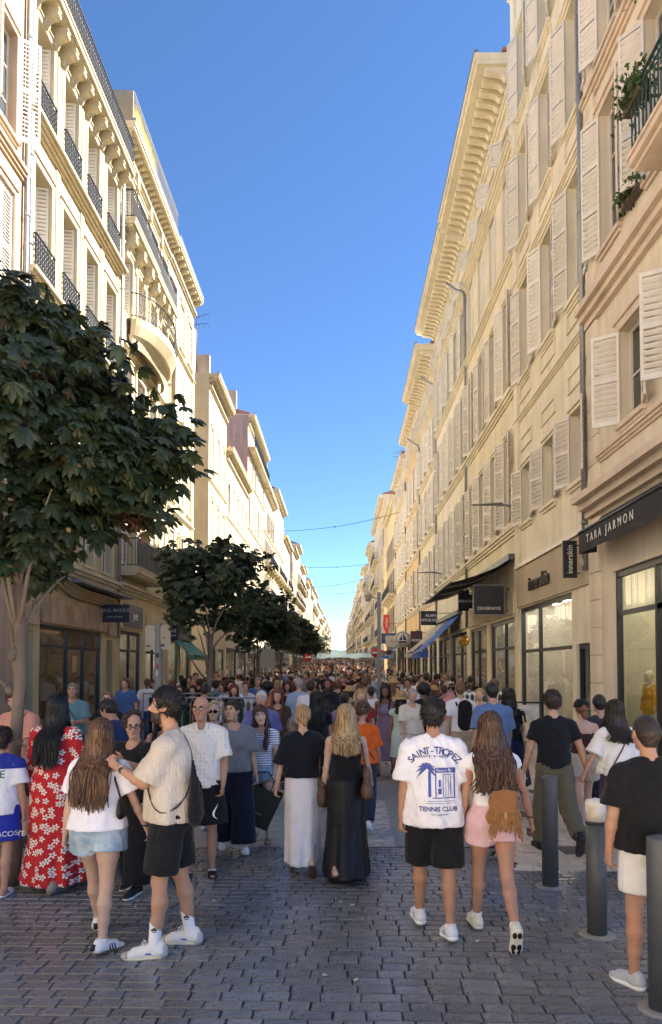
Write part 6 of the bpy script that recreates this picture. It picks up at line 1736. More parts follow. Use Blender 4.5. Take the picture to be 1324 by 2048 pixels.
# --- black outfit woman
P = mk('woman with curly tied hair and glasses in black top and wide black trousers', 272, 1778, 1426, yaw=158, fem=True, w=1.22, skn='b98768', legs=((10, 6, 0), (-8, 6, -8)), head=(40, -8, 0), arms=((6, 12, 30), (2, 10, 20)), bust=1.2,
       shirt=(dict(hem=.9, sleeve=1.5, loose=.04), '131417'), bottom=('legs', dict(length=1.93, loose=.05, flare=.025), '111215'), hair=('curly', '2c1c15', dict(n=80, r=.026)), shoes=('sneaker', '17171a', 'e2e0dd'), face=dict(lips='9a5c52'))
glasses(P, P.root, BLEA)
# --- teal woman
mk('smiling dark-haired woman in teal top facing the camera behind the beige shirt', x=-1.82, y=7.75, H=1.56, yaw=185, fem=True, skn='b07d60', legs=STAND, head=(-10, 0, 4), shirt=(dict(hem=.95, sleeve=.0, loose=.02, neck='v'), '1d5a66'), bottom=('legs', dict(length=1.9), '1f6f8f'), hair=('long', '17110f', dict(length=.3, width=.1, n=200)), shoes=('sneaker', 'dddddd', 'cccccc'), face=dict(lips='a5544e', smile=.003))
# --- beige shirt man
P = mk('bearded dark-haired man in ribbed beige shirt and black shorts, seen from the side', 345, 1893, 1378, yaw=92, skn='b5835f', w=1.06, legs=((7, 3, 0), (-6, 4, 0)), legout=(3, 3), toe=(4, 8), lean=2, ik=((-.06, .335, 1.235), (.06, .345, 1.25)), curl=.95, hand_n=((1, 0, .2), (-1, 0, .2)), head=(4, 2, 0),
       shirt=(dict(hem=.885, sleeve=.9, loose=.045, seed=4, wr=.012), pm('ribbed_beige', hexc('c9bfb0'), .9, var=.05, bump=.3, bscale=13, bdist=.01, wave=(38, 'X', .3))), bottom=('legs', dict(rise=.99, length=.86, loose=.03, flare=.012), BLACK), hair=('short', '120e0c', dict(thick=.014, top=.016, tuft=.009)), shoes=('sneaker', 'e9e6df', 'd9d0b4'), sock=(fabric('eceaea'), .155), face=dict(brow='14100d', brow_t=.007))
J = P.J; hp, q = P.hp, P.hs
f = SDF(.012); f.ell(hp(0, .03, -.055), np.array([.0635, .0715, .0745])*q, P.Rh); f.cone(hp(-.016, .071, -.093), hp(.016, .071, -.093), .0232*q, .0232*q)      # trimmed beard
f.ell(hp(0, .085, .03), np.array([.1, .06, .07])*q, P.Rh, .01, op='sub'); f.ell(hp(0, .112, -.045), np.array([.03, .035, .03])*q, P.Rh, .01, op='sub'); f.ell(hp(0, -.06, -.05), np.array([.2, .085, .2])*q, P.Rh, .01, op='sub')
V, Q = f.mesh(.006); V = wrinkle(V, Q, .002, 3, 90, 90); add_part('beard', V, Q, hairm('33251d'), P.root)
st = strap(P.top, P, P.tp(.1, -.01, 1.46), P.tp(-.2, -.05, .98), BLEA, P.root, .028)
f = SDF(.02); c = P.tp(-.1, -.185, 1.03); f.cone(c+np.array([-.07, 0, .09]), c+np.array([-.05, 0, -.1]), .055, .085, .03, flat=((0, 1, 0), .55)); f.cone(c+np.array([.07, 0, .06]), c+np.array([.06, 0, -.1]), .05, .085, .03, flat=((0, 1, 0), .55)); f.cone(c+np.array([-.06, 0, .1]), c+np.array([-.03, .02, .26]), .05, .012, .03, flat=((0, 1, 0), .5))
sdf_prop('sling_bag', f, .01, fabric('131418'), 'black cloth bag slung behind the man in beige shirt', 'bag', P, wr=.008)
d = nrm(J['wr', 0]-J['el', 0]); mb = MB(); c = J['wr', 0]-d*.03
a1 = nrm(np.cross(d, [0, 0, 1.])); a2 = np.cross(d, a1); ring = lambda s_, r_: [c+d*s_+(a1*math.cos(t)+a2*math.sin(t))*r_ for t in np.linspace(0, 2*math.pi, 17)]
mb.tube(ring(0, .0295), .006, 6, cap=False); o = mb.build('wristwatch', paint('c9c9c6', .3), P.root); mb = MB(); cc = c+np.array([-.033, 0, .0]); mb.lathe([(.018, -.004), (.018, .006)], 12, tuple(cc), axis='x'); mb.build('watch_face', paint('30343a', .2), o)
for i in (0, 1):      # laces, heel patch, side mark, sock emblem
    fd, fu = J['fd', i], J['fu', i]; sd = np.cross(fd, fu); mb = MB(); b0 = J['ball', i]
    for k in range(5):
        c = b0-fd*(.005+.016*k)+fu*(.047+.0085*k); mb.tube([c-sd*.022, c+fu*.004, c+sd*.022], .0035, 5)
    c = b0-fd*.07+fu*.095; mb.tube([c, c+sd*.02+fd*.02, c+sd*.035-fu*.02+fd*.01], .003, 5); mb.tube([c, c-sd*.02+fd*.025, c-sd*.035-fu*.02+fd*.015], .003, 5)
    mb.build('laces', paint('f2f0ea', .8), P.shoes[i])
    f = SDF(.01); f.cone(J['heel', i]+fu*.012-fd*.004, J['heel', i]+fu*.03-fd*.008, .044*P.S, .037*P.S, .01, cut=[(J['heel', i]+fd*.01, fd)]); V, Q = f.mesh(.007); add_part('heel_patch', V, Q, paint('b8b2ac', .8), P.shoes[i])
    f = SDF(.01); f.cone(b0+fd*.02+fu*.004, J['toe', i]+fu*.004, .047*P.S, .039*P.S, .01, flat=(fu, .6), cut=[(b0+fd*.045, -fd)]); V, Q = f.mesh(.007); add_part('toe_patch', V, Q, paint('b8b2ac', .8), P.shoes[i])
    a = J['an', i]+(J['kn', i]-J['an', i])*.27+np.array([-.047*P.S, .0, 0]); mb = MB()
    for dy, dz, r_ in ((-.012, .004, .008), (0, .010, .009), (.012, .004, .008)): mb.lathe([(r_, -.001), (r_, .001)], 8, tuple(a+np.array([0, dy, dz])), axis='x')
    mb.box(a[0]-.001, a[0]+.001, a[1]-.014, a[1]+.014, a[2]-.012, a[2]-.008); mb.build('sock_emblem', paint('26262a'), P.root)
    mb = MB(); a = J['heel', i]+fd*.08+fu*.012-sd*.0445 if True else None; mb.add([a+fd*.02, a-fd*.02, a-fd*.02+fu*.01, a+fd*.02+fu*.01], [(0, 1, 2, 3)]); mb.build('shoe_mark', paint('4a58b0'), P.shoes[i])
# --- bald man
P = mk('bald man with glasses in white patterned polo shirt and long black shorts', 405, 1742, 1392, yaw=186, skn='b07f60', w=1.06, legs=((4, 3, 0), (12, 5, 0)), arms=((2, 9, 20, 10), (2, 9, 14, 10)), head=(-14, -4, 0),
       shirt=(dict(hem=.86, sleeve=.85, loose=.035, wr=.012, seed=6), mono_cloth('dotted_white', 'e2ded6', 'cfc8bb', 26)), bottom=('legs', dict(rise=.97, length=.98, loose=.05, flare=.04), '15161a'), shoes=('slide', '1d1a1c', '241f20'), face=dict(brow='3a2c22', lips='a06a58'))
glasses(P, P.root, BLEA)
f = SDF(.01); tp = P.tp
for sg in (-1, 1): f.cone(tp(sg*.055, .04, 1.475), tp(sg*.03, .095, 1.41), .017, .013, .01)
f.cone(tp(-.055, .03, 1.478), tp(0, -.07, 1.5), .016, .016); f.cone(tp(.055, .03, 1.478), tp(0, -.07, 1.5), .016, .016); V, Q = f.mesh(.008); add_part('collar', V, Q, MATS['dotted_white'], P.root)
f = SDF(.01); f.ell(hp(0, 0, 0), (.01, .01, .01))
sw = bpy.data.meshes.new('swoosh'); pts = [(-.07, .03), (-.045, -.012), (-.02, -.028), (.01, -.026), (.09, .03), (.02, .0), (-.01, -.008), (-.035, -.004), (-.05, .008)]
sw.from_pydata([(x_, z_, 0) for x_, z_ in pts], [], [tuple(range(len(pts)))]); sw2 = subdivided(sw, 1)
print_on(P.bot, P, sw2, wm, P.root, (P.J['kn', 0][0]-.04, P.J['kn', 0][2]+.13), back=False, bend=lambda x_, z_: (z_*.9, x_*.9+.0), name='swoosh_mark')
for i in (0, 1):
    c = P.J['ball', i]+P.J['fu', i]*.048-P.J['fd', i]*.01; text_obj('PUMA', .03, wm, P.shoes[i], tuple(c), (RAD(25), 0, math.pi), bold=.0006, depth=.001, name='lettering')
# --- sunglasses blonde
P = mk('short-haired blonde woman with dark sunglasses between the bald man and the grey T-shirt', x=-1.55, y=9.2, H=1.53, yaw=178, fem=True, w=1.1, skn='c89a7d', legs=STAND, shirt=(dict(hem=.95, sleeve=.6, loose=.03), '1c1b1d'), bottom=('legs', dict(length=1.9), 'cdbfa8'), hair=('curly', 'b59a6e', dict(n=70, r=.026)), shoes=('sneaker', 'dddddd', 'cccccc'), face=dict(), res=.011)
glasses(P, P.root, BLEA, pm('dark_lens', hexc('0c0b0c'), .08, var=0, bump=0), r=.025)
# --- grey T-shirt woman
P = mk('smiling woman in grey T-shirt and wide navy trousers walking towards the camera', 468, 1698, 1400, yaw=192, fem=True, w=1.2, skn='b98b6c', legs=((14, 8, 2), (-10, 10, -14)), arms=((6, 10, 12), (-2, 9, 10)), head=(-34, 2, 3), bust=1.15,
       shirt=(dict(hem=.93, sleeve=.85, loose=.05, seed=3, wr=.012), '6f7278'), bottom=('legs', dict(rise=1.02, length=1.96, loose=.055, flare=.03), '151b2c'), hair=('pony', '1d1512', dict(length=.28)), shoes=('sneaker', 'e3e2e0', 'd6d4d0'), face=dict(lips='a8655a', smile=.004))
# --- striped girl with shopping bag
P = mk('girl with long brown hair in striped T-shirt and denim shorts, carrying a shopping bag', 524, 1678, 1412, yaw=176, fem=True, w=.92, skn='c79c82', legs=((10, 6, 0), (-10, 12, -16)), arms=((4, 9, 12, 14), (4, 7, 14)), head=(8, 0, 8), curl=1.1, bust=.8,
       shirt=(dict(hem=.97, sleeve=.55, loose=.02), stripe_cloth('striped_cloth', 'd9d9e0', '4a4f78'), 't_shirt'), bottom=('legs', dict(rise=1.0, length=.34, loose=.03, flare=.02), DENIM), hair=('long', ('3b241a', '55382a'), dict(length=.42, width=.1, n=220)), shoes=('sandal', '8a6c4f', '6b5540'), face=dict(lips='b0544e'))
g = P.J['wr', 1]; wx, wy = P.root.location.x, P.root.location.y
bag = empty('shopping_bag', (wx-.16, wy-.12, .36), RAD(-24), 'large dark green paper shopping bag carried by the girl in striped T-shirt', 'bag'); bag.rotation_euler = (RAD(6), RAD(24), RAD(8)); bag.scale = (1.25, 1.1, 1.2); bag.location.z = .25
mb = MB(); mb.add([(-.2, -.07, 0), (.2, -.07, 0), (.2, .07, 0), (-.2, .07, 0), (-.205, -.072, .36), (.205, -.072, .36), (.205, .072, .36), (-.205, .072, .36), (-.2, 0, .2), (.19, 0, .2)], [(0, 1, 2, 3), (0, 1, 5, 4), (2, 3, 7, 6), (0, 4, 8), (4, 7, 8), (7, 3, 8), (3, 0, 8), (1, 5, 9), (5, 6, 9), (6, 2, 9), (2, 1, 9)])
mb.build('paper_body', pm('green_paper', hexc('232a1e'), .55, var=.06, bump=.05), bag, fix=False)
mb = MB()
for yy in (-.072, .072): mb.tube([(-.09, yy, .35), (-.08, yy*.6, .46), (0, 0, .5), (.08, yy*.6, .46), (.09, yy, .35)], .005, 5)
mb.build('handle', BLEA, bag); text_obj('SÉZANE', .035, paint('a08c4a'), bag, (.04, -.0745, .12), (math.pi/2, 0, 0), depth=.0006)
# --- old man in lilac shirt
mk('white-haired stout man in lilac shirt behind the striped girl', x=-1.12, y=10.6, H=1.64, yaw=182, w=1.28, skn='c8967c', legs=STAND, shirt=(dict(hem=.9, sleeve=.9, loose=.04), '6f6a9a', 'shirt'), bottom=('legs', dict(length=1.95), '8a7f6a'), hair=('short', 'c9c6c2', dict(thick=.006)), shoes=('sneaker', '555555', '888888'), face=dict(brow='b0aca6', lips='b07464'), res=.011)
# --- navy top, white skirt
P = mk('woman with blonde hair pinned up in navy top and long white skirt, walking away', 606, 1738, 1410, yaw=2, fem=True, skn='c29a7e', legs=((10, 4, 2), (-13, 20, -40)), arms=((-4, 14, 10), (6, 12, 30)), head=(6, 0, 0), legout=(1, 1),
       shirt=(dict(hem=1.0, sleeve=.98, loose=.05, seed=5, wr=.012), '11151f'), bottom=('skirt', dict(rise=1.05, hem=.14, rhem=(.185, .29), r0=.02, folds=(6, .05, .0, 1.0), shift=(0, -.1), mid=(.55, .19, .21)), 'd9d8de'), hair=('bun', ('b08e62', '7c5c3c'), dict(z=-.02)), shoes=('sneaker', 'b3a695', '5b5148'))
f = SDF(.02); c = P.tp(.215, -.06, .93); f.cone(c+np.array([0, -.1, .0]), c+np.array([0, .12, .0]), .1, .1, .02, flat=((1, 0, 0), .5)); f.cone(c+np.array([0, -.13, -.13]), c+np.array([0, .15, -.13]), .1, .1, .02, flat=((1, 0, 0), .55))
sdf_prop('handbag', f, .011, MONO, 'brown patterned tote bag held by the woman in white skirt', 'bag', P, [((c[0], c[1], c[2]+.06), (0, 0, 1)), ((c[0], c[1], c[2]-.2), (0, 0, -1))], .004)
mb = MB()
for dx in (-.03, .03): mb.tube([c+np.array([dx, -.07, .05]), c+np.array([dx, -.05, .2]), c+np.array([dx, .0, .25]), c+np.array([dx, .05, .2]), c+np.array([dx, .07, .05])], .008, 6)
mb.build('bag_handle', LEA, P.root)
# --- black top, long black skirt
P = mk('woman with long blonde hair in sleeveless black top and long black satin skirt, walking away', 692, 1752, 1412, yaw=0, fem=True, w=1.02, skn='c29a7e', legs=((-12, 16, -26), (10, 4, 2)), arms=((-2, 8, 12), (8, 12, 40)), head=(-4, 0, 0),
       shirt=(dict(hem=1.02, sleeve=0, loose=.012, neck='tank', fit=True), '121317', 'top'), bottom=('skirt', dict(rise=1.06, hem=.07, rhem=(.24, .32), r0=.02, folds=(7, .05, .0, .3), shift=(0, -.06), mid=(.55, .2, .22)), pm('black_satin', hexc('101117'), .5, var=.06, bump=.3, bscale=9, bdist=.03, spec=.3)),
       hair=('long', ('c2a878', '8b6b45'), dict(length=.34, width=.105, n=300, wave=.006)), shoes=('sandal', '1c1a19', '3a2e28'))
f = SDF(.02); c = P.tp(.21, -.04, 1.0); f.cone(c+np.array([0, -.1, .05]), c+np.array([0, .12, .05]), .07, .07, .02, flat=((1, 0, 0), .5)); f.cone(c+np.array([0, -.13, -.09]), c+np.array([0, .15, -.09]), .1, .1, .02, flat=((1, 0, 0), .55))
sdf_prop('shoulder_tote', f, .011, mono_cloth('checked_canvas', '5a4437', '74594a', 60), 'brown checked shoulder bag of the woman in long black skirt', 'bag', P, [((c[0], c[1], c[2]-.14), (0, 0, -1))], .004)
mb = MB(); mb.tube([c+np.array([0, -.09, .09]), P.tp(.17, -.1, 1.3), P.tp(.15, -.03, 1.44), P.tp(.18, .08, 1.3), c+np.array([0, .1, .09])], .008, 6); mb.build('bag_strap', LEA, P.root)
# --- orange T-shirt
P = mk('woman with short brown hair in bright orange T-shirt behind the blonde in black', x=.27, y=9.1, H=1.53, yaw=-6, fem=True, w=1.1, skn='bd8c6d', legs=STEP_L, shirt=(dict(hem=.93, sleeve=.85, loose=.04), 'd9601f'), bottom=('legs', dict(length=1.9), '2c3040'), hair=('curly', '4a2f22', dict(n=60, r=.03)), shoes=('sneaker', 'dddddd', 'cccccc'), res=.011)
strap(P.top, P, P.tp(-.12, 0, 1.45), P.tp(.17, 0, 1.0), LEA, P.root, .012)
# --- white T-shirt, jeans
mk('bald-crowned man in plain white T-shirt and dark jeans walking away in mid street', 742, 1540, 1371, yaw=-4, w=1.02, skn='a9775a', legs=STEP_R, arms=((-10, 8, 8), (14, 10, 20)), shirt=(dict(hem=.9, sleeve=.8, loose=.04), 'dedfe6'), bottom=('legs', dict(length=1.95, loose=.02), '1d2536'), hair=('short', '2a1f1a', dict(thick=.005, top=-.01)), shoes=('sneaker', '26262a', '333333'), res=.012)
# --- mint dress and straw hat
P = mk('woman in pale mint dress and straw hat with a white tote, walking away', 802, 1566, 1386, yaw=0, fem=True, skn='a87658', legs=STEP_L, arms=((4, 8, 12), (2, 10, 20)), shirt=(dict(hem=.98, sleeve=.2, loose=.015), 'bfd3c6', 'dress_top'), bottom=('skirt', dict(rise=1.04, hem=.52, rhem=(.21, .18), r0=.02, folds=(7, .05, 0, .2)), 'bfd3c6', 'dress_skirt'), hair=('long', '1d1512', dict(length=.26, width=.1, n=120)), shoes=('sandal', 'c9b08a', 'b59a72'), res=.012)
mb = MB(); c = P.hp(0, -.01, .06); mb.lathe([(.001, .1), (.07, .095), (.095, .05), (.1, .0), (.13, -.015), (.18, -.045), (.178, -.05), (.1, -.012)], 22, tuple(c)); prop('straw_hat', mb, pm('straw', hexc('b08f5c'), .9, var=.15, scale=60, bump=.4, bscale=90), 'tan straw hat on the woman in mint dress', 'hat', P)
f = SDF(.02); c = P.tp(.2, -.06, .95); f.cone(c+np.array([0, -.06, .1]), c+np.array([0, -.08, -.1]), .07, .11, .02, flat=((0, 1, 0), .6)); sdf_prop('tote_bag', f, .012, fabric('d9d5cc'), 'white cloth tote hanging beside the mint dress', 'bag', P, wr=.008)

# --- Saint-Tropez T-shirt man
P = mk('dark-haired man in oversized white SAINT-TROPEZ T-shirt and black denim shorts, seen from behind', 866, 1862, 1397, yaw=-3, skn='b07a55', w=1.04, legs=((16, 5, 4), (-6, 5, -6)), legout=(1, 2), toe=(10, -12), arms=((-6, 7, 8), (0, 8, 10)), head=(-6, 0, 0),
       shirt=(dict(hem=.82, sleeve=.9, loose=.048, seed=8, wr=.014, flare=1.1), 'e7e6ea'), bottom=('legs', dict(rise=.97, length=.95, loose=.035, flare=.012), '16171a'), hair=('short', '17110e', dict(thick=.015, top=.012, tuft=.008)), shoes=('runner', 'd9dadd', 'ecebea'), sock=(fabric('e8e8ea'), .03))
J = P.J; BLUE = pm('print_blue', hexc('4a5aa0'), .8, var=.12, scale=60, bump=0)
zc = P.tp(0, 0, 1.3)[2]; S = P.S
def arc(txt, size, R_, z0, tilt=0., step=.05, bold=.001, mat=BLUE):
    n = len(txt)
    for k, ch in enumerate(txt):
        if ch == ' ': continue
        a = (k-(n-1)/2)*step/R_
        me = subdivided(text_mesh(ch, size, .0004, bold), 1)
        def bd(x_, z_, a=a): return (math.sin(a)*(R_+z_)+x_*math.cos(a), math.cos(a)*(R_+z_)-x_*math.sin(a)-R_)
        print_on(P.top, P, me, mat, P.root, (0, z0), bend=bd, name='letter')
arc('SAINT-TROPEZ', .068, .24, zc+.075, step=.0345); arc("COTE D'AZUR", .02, .9, zc+.035, step=.0185)
def rects(rs, name='print_drawing'):
    me = bpy.data.meshes.new('r'); V = []; F = []
    for x0, x1, z0, z1 in rs:
        b_ = len(V); nx = max(1, int((x1-x0)/.03)); nz = max(1, int((z1-z0)/.03))
        for i in range(nx+1):
            for j in range(nz+1): V.append((x0+(x1-x0)*i/nx, z0+(z1-z0)*j/nz, 0))
        for i in range(nx):
            for j in range(nz): a = b_+i*(nz+1)+j; F.append((a, a+nz+1, a+nz+2, a+1))
    me.from_pydata(V, [], F); return print_on(P.top, P, me, BLUE, P.root, (0.02, zc-.13), name=name)
rects([(-.02, .13, .05, .085), (.115, .125, -.13, .05), (-.04, .115, -.13, -.123), (.035, .04, -.12, .04), (.09, .095, -.12, .04), (.035, .095, .035, .04), (.055, .058, -.12, .035), (.075, .078, -.12, .035), (-.07, -.05, -.12, .06), (-.02, -.012, -.12, .05), (-.1, .12, -.15, -.147), (-.09, .13, -.165, -.162), (0, .025, -.1, -.06), (.005, .02, -.05, .0)])
me = bpy.data.meshes.new('palm'); V = []; F = []     # palm fronds
for k in range(9):
    a = -.4+k*.5; b_ = len(V)
    for j in range(6):
        t = j/5; r_ = .085*t; x_ = math.cos(a)*r_; z_ = math.sin(a)*r_-.05*t*t; wd = .011*math.sin(math.pi*min(1, t+.12)); V += [(x_-math.sin(a)*wd, z_+math.cos(a)*wd, 0), (x_+math.sin(a)*wd, z_-math.cos(a)*wd, 0)]
        if j: F.append((b_+2*j-2, b_+2*j-1, b_+2*j+1, b_+2*j))
me.from_pydata(V, [], F); print_on(P.top, P, me, BLUE, P.root, (-.06, zc-.045), name='palm_print')
print_on(P.top, P, subdivided(text_mesh('Racquet Shop', .024, .0004, .0005), 1), paint('e9e9ee', name='print_white'), P.root, (.075, zc-.063), off=.0065, name='lettering')
print_on(P.top, P, subdivided(text_mesh('TENNIS CLUB', .045, .0004, .001), 1), BLUE, P.root, (.02, zc-.335), name='lettering')
print_on(P.top, P, subdivided(text_mesh('Saint Tropez, France', .015, .0003, .0002), 1), BLUE, P.root, (.03, zc-.372), name='lettering')
for i in (0, 1):
    fd, fu = J['fd', i], J['fu', i]; sd = np.cross(fd, fu); mb = MB()
    for sg in (-1, 1):
        c = J['heel', i]+fd*.05+fu*.03+sd*sg*.0415; mb.add([c-fd*.03-fu*.02, c+fd*.03-fu*.03, c+fd*.025-fu*.015, c-fd*.02+fu*.01], [(0, 1, 2, 3)]); mb.add([c+fd*.05-fu*.03, c+fd*.06-fu*.03, c+fd*.035+fu*.005-sd*sg*.003, c+fd*.025+fu*.005-sd*sg*.003], [(0, 1, 2, 3)])
    mb.build('shoe_trim', paint('8d9096', .35), P.shoes[i])
# --- pink shorts woman with fringed backpack
P = mk('woman with long wavy brown hair in white crop top and pink shorts, seen from behind', 982, 1868, 1428, yaw=0, fem=True, w=.97, skn='b27f5f', legs=((16, 4, 4), (-12, 30, -58)), legout=(0, 0), arms=((-2, 10, 10), (4, 20, 12)), head=(-3, 0, 0),
       shirt=(dict(hem=1.045, sleeve=.22, loose=.012, fit=True), 'e6e4ea', 'crop_top'), bottom=('legs', dict(rise=1.07, length=.36, loose=.03, flare=.02), 'd9b3b8'), hair=('long', ('3a281f', '6b4d36'), dict(length=.47, width=.125, n=330, wave=.014, curlf=11)), shoes=('runner', 'dcdac6', 'dedbc9'), sock=(fabric('e8e8ea'), .05))
J = P.J; SUEDE = pm('tan_suede', hexc('8f6238'), .95, var=.12, scale=12, bump=.2, bscale=60, sheen=.3)
bp = empty('backpack', P.root.location, 0, 'small tan suede backpack with long fringe on the woman in pink shorts', 'backpack')
c = P.tp(.055, -.165, 1.04)
f = SDF(.02); f.cone(c+np.array([-.06, 0, .05]), c+np.array([.06, 0, .05]), .075, .075, .03, flat=((0, 1, 0), .6)); f.cone(c+np.array([-.07, 0, -.08]), c+np.array([.07, 0, -.08]), .085, .085, .03, flat=((0, 1, 0), .65)); V, Q = f.mesh(.01, [((0, 0, c[2]-.14), (0, 0, -1))]); V = wrinkle(V, Q, .003, 1, 20, 20); add_part('pouch', V, Q, SUEDE, bp)
bv = bvh_of(V, Q)
f = SDF(.01); f.cone(c+np.array([-.085, -.025, .12]), c+np.array([.085, -.025, .12]), .03, .03, .03, flat=((0, 1, 0), .7)); f.cone(c+np.array([-.085, -.048, .10]), c+np.array([-.08, -.06, -.03]), .02, .016, .03, flat=((0, 1, 0), .5)); f.cone(c+np.array([.085, -.048, .10]), c+np.array([.08, -.06, -.03]), .02, .016, .03, flat=((0, 1, 0), .5)); f.cone(c+np.array([0, -.05, .1]), c+np.array([0, -.06, -.02]), .06, .05, .05, flat=((0, 1, 0), .25)); V, Q = f.mesh(.008); add_part('flap', V, Q, SUEDE, bp)
r5 = np.random.default_rng(4); paths = []
for k in range(70):
    u = r5.uniform(-.125, .125); x0_ = c+np.array([u*.8, -.055-.02*math.cos(u*9), -.035+.12*(abs(u)/.125)**2*.0+r5.uniform(-.02, .01)]); L_ = r5.uniform(.13, .2)*(1.15 if abs(u) > .07 else .8)
    paths.append((np.array([x0_+np.array([u*.5*t+.012*math.sin(k+t*3), -.012*math.sin(t*2), -L_*t]) for t in np.linspace(0, 1, 6)]), 1.))
V, Q = locks(paths, .0045, .003, 4); add_part('fringe', V, Q, pm('tan_suede_fringe', hexc('976a3e'), .95, var=.2, scale=20, bump=0), bp)
mb = MB()
for sg in (-1, 1): mb.tube([c+np.array([sg*.03, -.0, .12]), P.tp(sg*.07+.02, -.135, 1.28), P.tp(sg*.1, -.06, 1.455), P.tp(sg*.115, .04, 1.44), P.tp(sg*.13, .08, 1.3), P.tp(sg*.16, 0, 1.1), c+np.array([sg*.08, .02, -.1])], .008, 6)
mb.tube([c+np.array([-.02, -.02, .13]), c+np.array([-.01, -.03, .18]), c+np.array([.02, -.03, .18]), c+np.array([.03, -.02, .13])], .006, 6); mb.build('strap', SUEDE, bp)
mb = MB(); mb.lathe([(.012, -.004), (.012, .006)], 8, tuple(c+np.array([0, -.075, -.03])), axis='y'); mb.box(c[0]-.012, c[0]+.012, c[1]-.085, c[1]-.06, c[2]-.1, c[2]-.03); mb.build('buckle', paint('b08d52'), bp)
bp.scale = (.82, .82, .82); bp.location = P.root.location+Vector(c)*.18
for i in (0, ):
    pass
fd, fu = J['fd', 1], J['fu', 1]; sd = np.cross(fd, fu); mb = MB()      # dark tread pads on the lifted sole
for a_, s_, r_ in ((.0, -.017, .017), (.0, .017, .017), (.115, -.019, .02), (.115, .019, .02), (.155, -.016, .016), (.155, .016, .016)):
    cc = J['heel', 1]-fu*.031+fd*(a_+.005)+sd*s_; n_ = 10; ring_ = [cc+(fd*math.cos(t)*1.5+sd*math.sin(t)*.85)*r_ for t in np.linspace(0, 2*math.pi, n_+1)[:-1]]; mb.add([cc-fu*.006]+[p_-fu*.005 for p_ in ring_]+[p_+fu*.006 for p_ in ring_], [(0, 1+k, 1+(k+1) % n_) for k in range(n_)]+[(1+k, 1+(k+1) % n_, 1+n_+(k+1) % n_, 1+n_+k) for k in range(n_)])
mb.build('sole_tread', paint('1e1a1b', .8), P.shoes[1])
mb = MB(); g = P.grip[1]; mb.box(g[0]-.022, g[0]+.022, g[1]-.03, g[1]+.03, g[2]-.035, g[2]+.015); prop('camera_case', mb, paint('4a1f30', .4), 'small dark red case held in the hand of the woman in pink shorts', 'case', P)
mb = MB(); d = nrm(J['wr', 1]-J['el', 1]); mb.lathe([(.025, -.006), (.028, 0), (.025, .006)], 14, tuple(J['wr', 1]-d*.03)); mb.build('bracelet', paint('3a2a22'), P.root)

# --- backpack man
P = mk('man in white T-shirt and beige shorts with a black backpack, walking away', x=2.05, y=12.6, H=1.72, yaw=6, skn='bf8f6f', legs=STEP_R, shirt=(dict(hem=.92, sleeve=.8, loose=.04), 'e4e3e8'), bottom=('legs', dict(length=.85, loose=.04), 'b0a08a'), hair=('short', '6b4c33', dict(thick=.014, tuft=.007)), shoes=('sneaker', '8a8078', 'dddddd'), res=.012)
f = SDF(.03); c = P.tp(.03, -.19, 1.2); f.cone(c+np.array([0, 0, .13]), c+np.array([0, 0, -.14]), .12, .13, .03, flat=((0, 1, 0), .6)); f.cone(c+np.array([0, -.05, -.02]), c+np.array([0, -.05, -.14]), .09, .1, .03, flat=((0, 1, 0), .5))
for sg in (-1, 1): f.chain([P.tp(sg*.09, -.12, 1.36), P.tp(sg*.105, -.02, 1.465), P.tp(sg*.12, .1, 1.35)], [.018, .018, .018], .01)
sdf_prop('rucksack', f, .012, fabric('15161a'), 'black rucksack on the back of the man in beige shorts', 'backpack', P, wr=.005)
# --- blue T-shirt man
P = mk('dark-haired man in faded blue T-shirt walking away behind the long-haired woman', x=1.98, y=9.6, H=1.78, yaw=2, w=1.08, skn='bd8b69', legs=STEP_L, shirt=(dict(hem=.9, sleeve=.85, loose=.04), '60789f'), bottom=('legs', dict(length=1.9), '3a3f4a'), hair=('short', '14110f', dict(thick=.012)), shoes=('sneaker', '444444', '999999'), res=.011)
# --- navy dress woman
P = mk('dark-haired woman in long navy dress with a cream bag on her shoulder', x=2.42, y=10.6, H=1.66, yaw=-10, fem=True, w=1.08, skn='bd8b69', legs=STEP_R, shirt=(dict(hem=.98, sleeve=.5, loose=.02), '12141c', 'dress_top'), bottom=('skirt', dict(rise=1.04, hem=.32, rhem=(.3, .26), r0=.02, folds=(8, .06, 0, .2)), '1a2140', 'dress_skirt'), hair=('long', '17110f', dict(length=.28, width=.1, n=120)), shoes=('sandal', '3a2e28', '3a2e28'), res=.012)
f = SDF(.02); c = P.tp(.23, -.03, 1.15); f.cone(c+np.array([0, -.08, -.1]), c+np.array([0, .1, -.1]), .1, .1, .03, flat=((1, 0, 0), .45)); f.chain([c+np.array([0, -.08, 0]), P.tp(.17, -.05, 1.44), c+np.array([0, .1, 0])], [.014, .012, .014], .01); sdf_prop('cream_bag', f, .012, fabric('c9b48c'), 'cream shoulder bag of the woman in navy dress', 'bag', P)
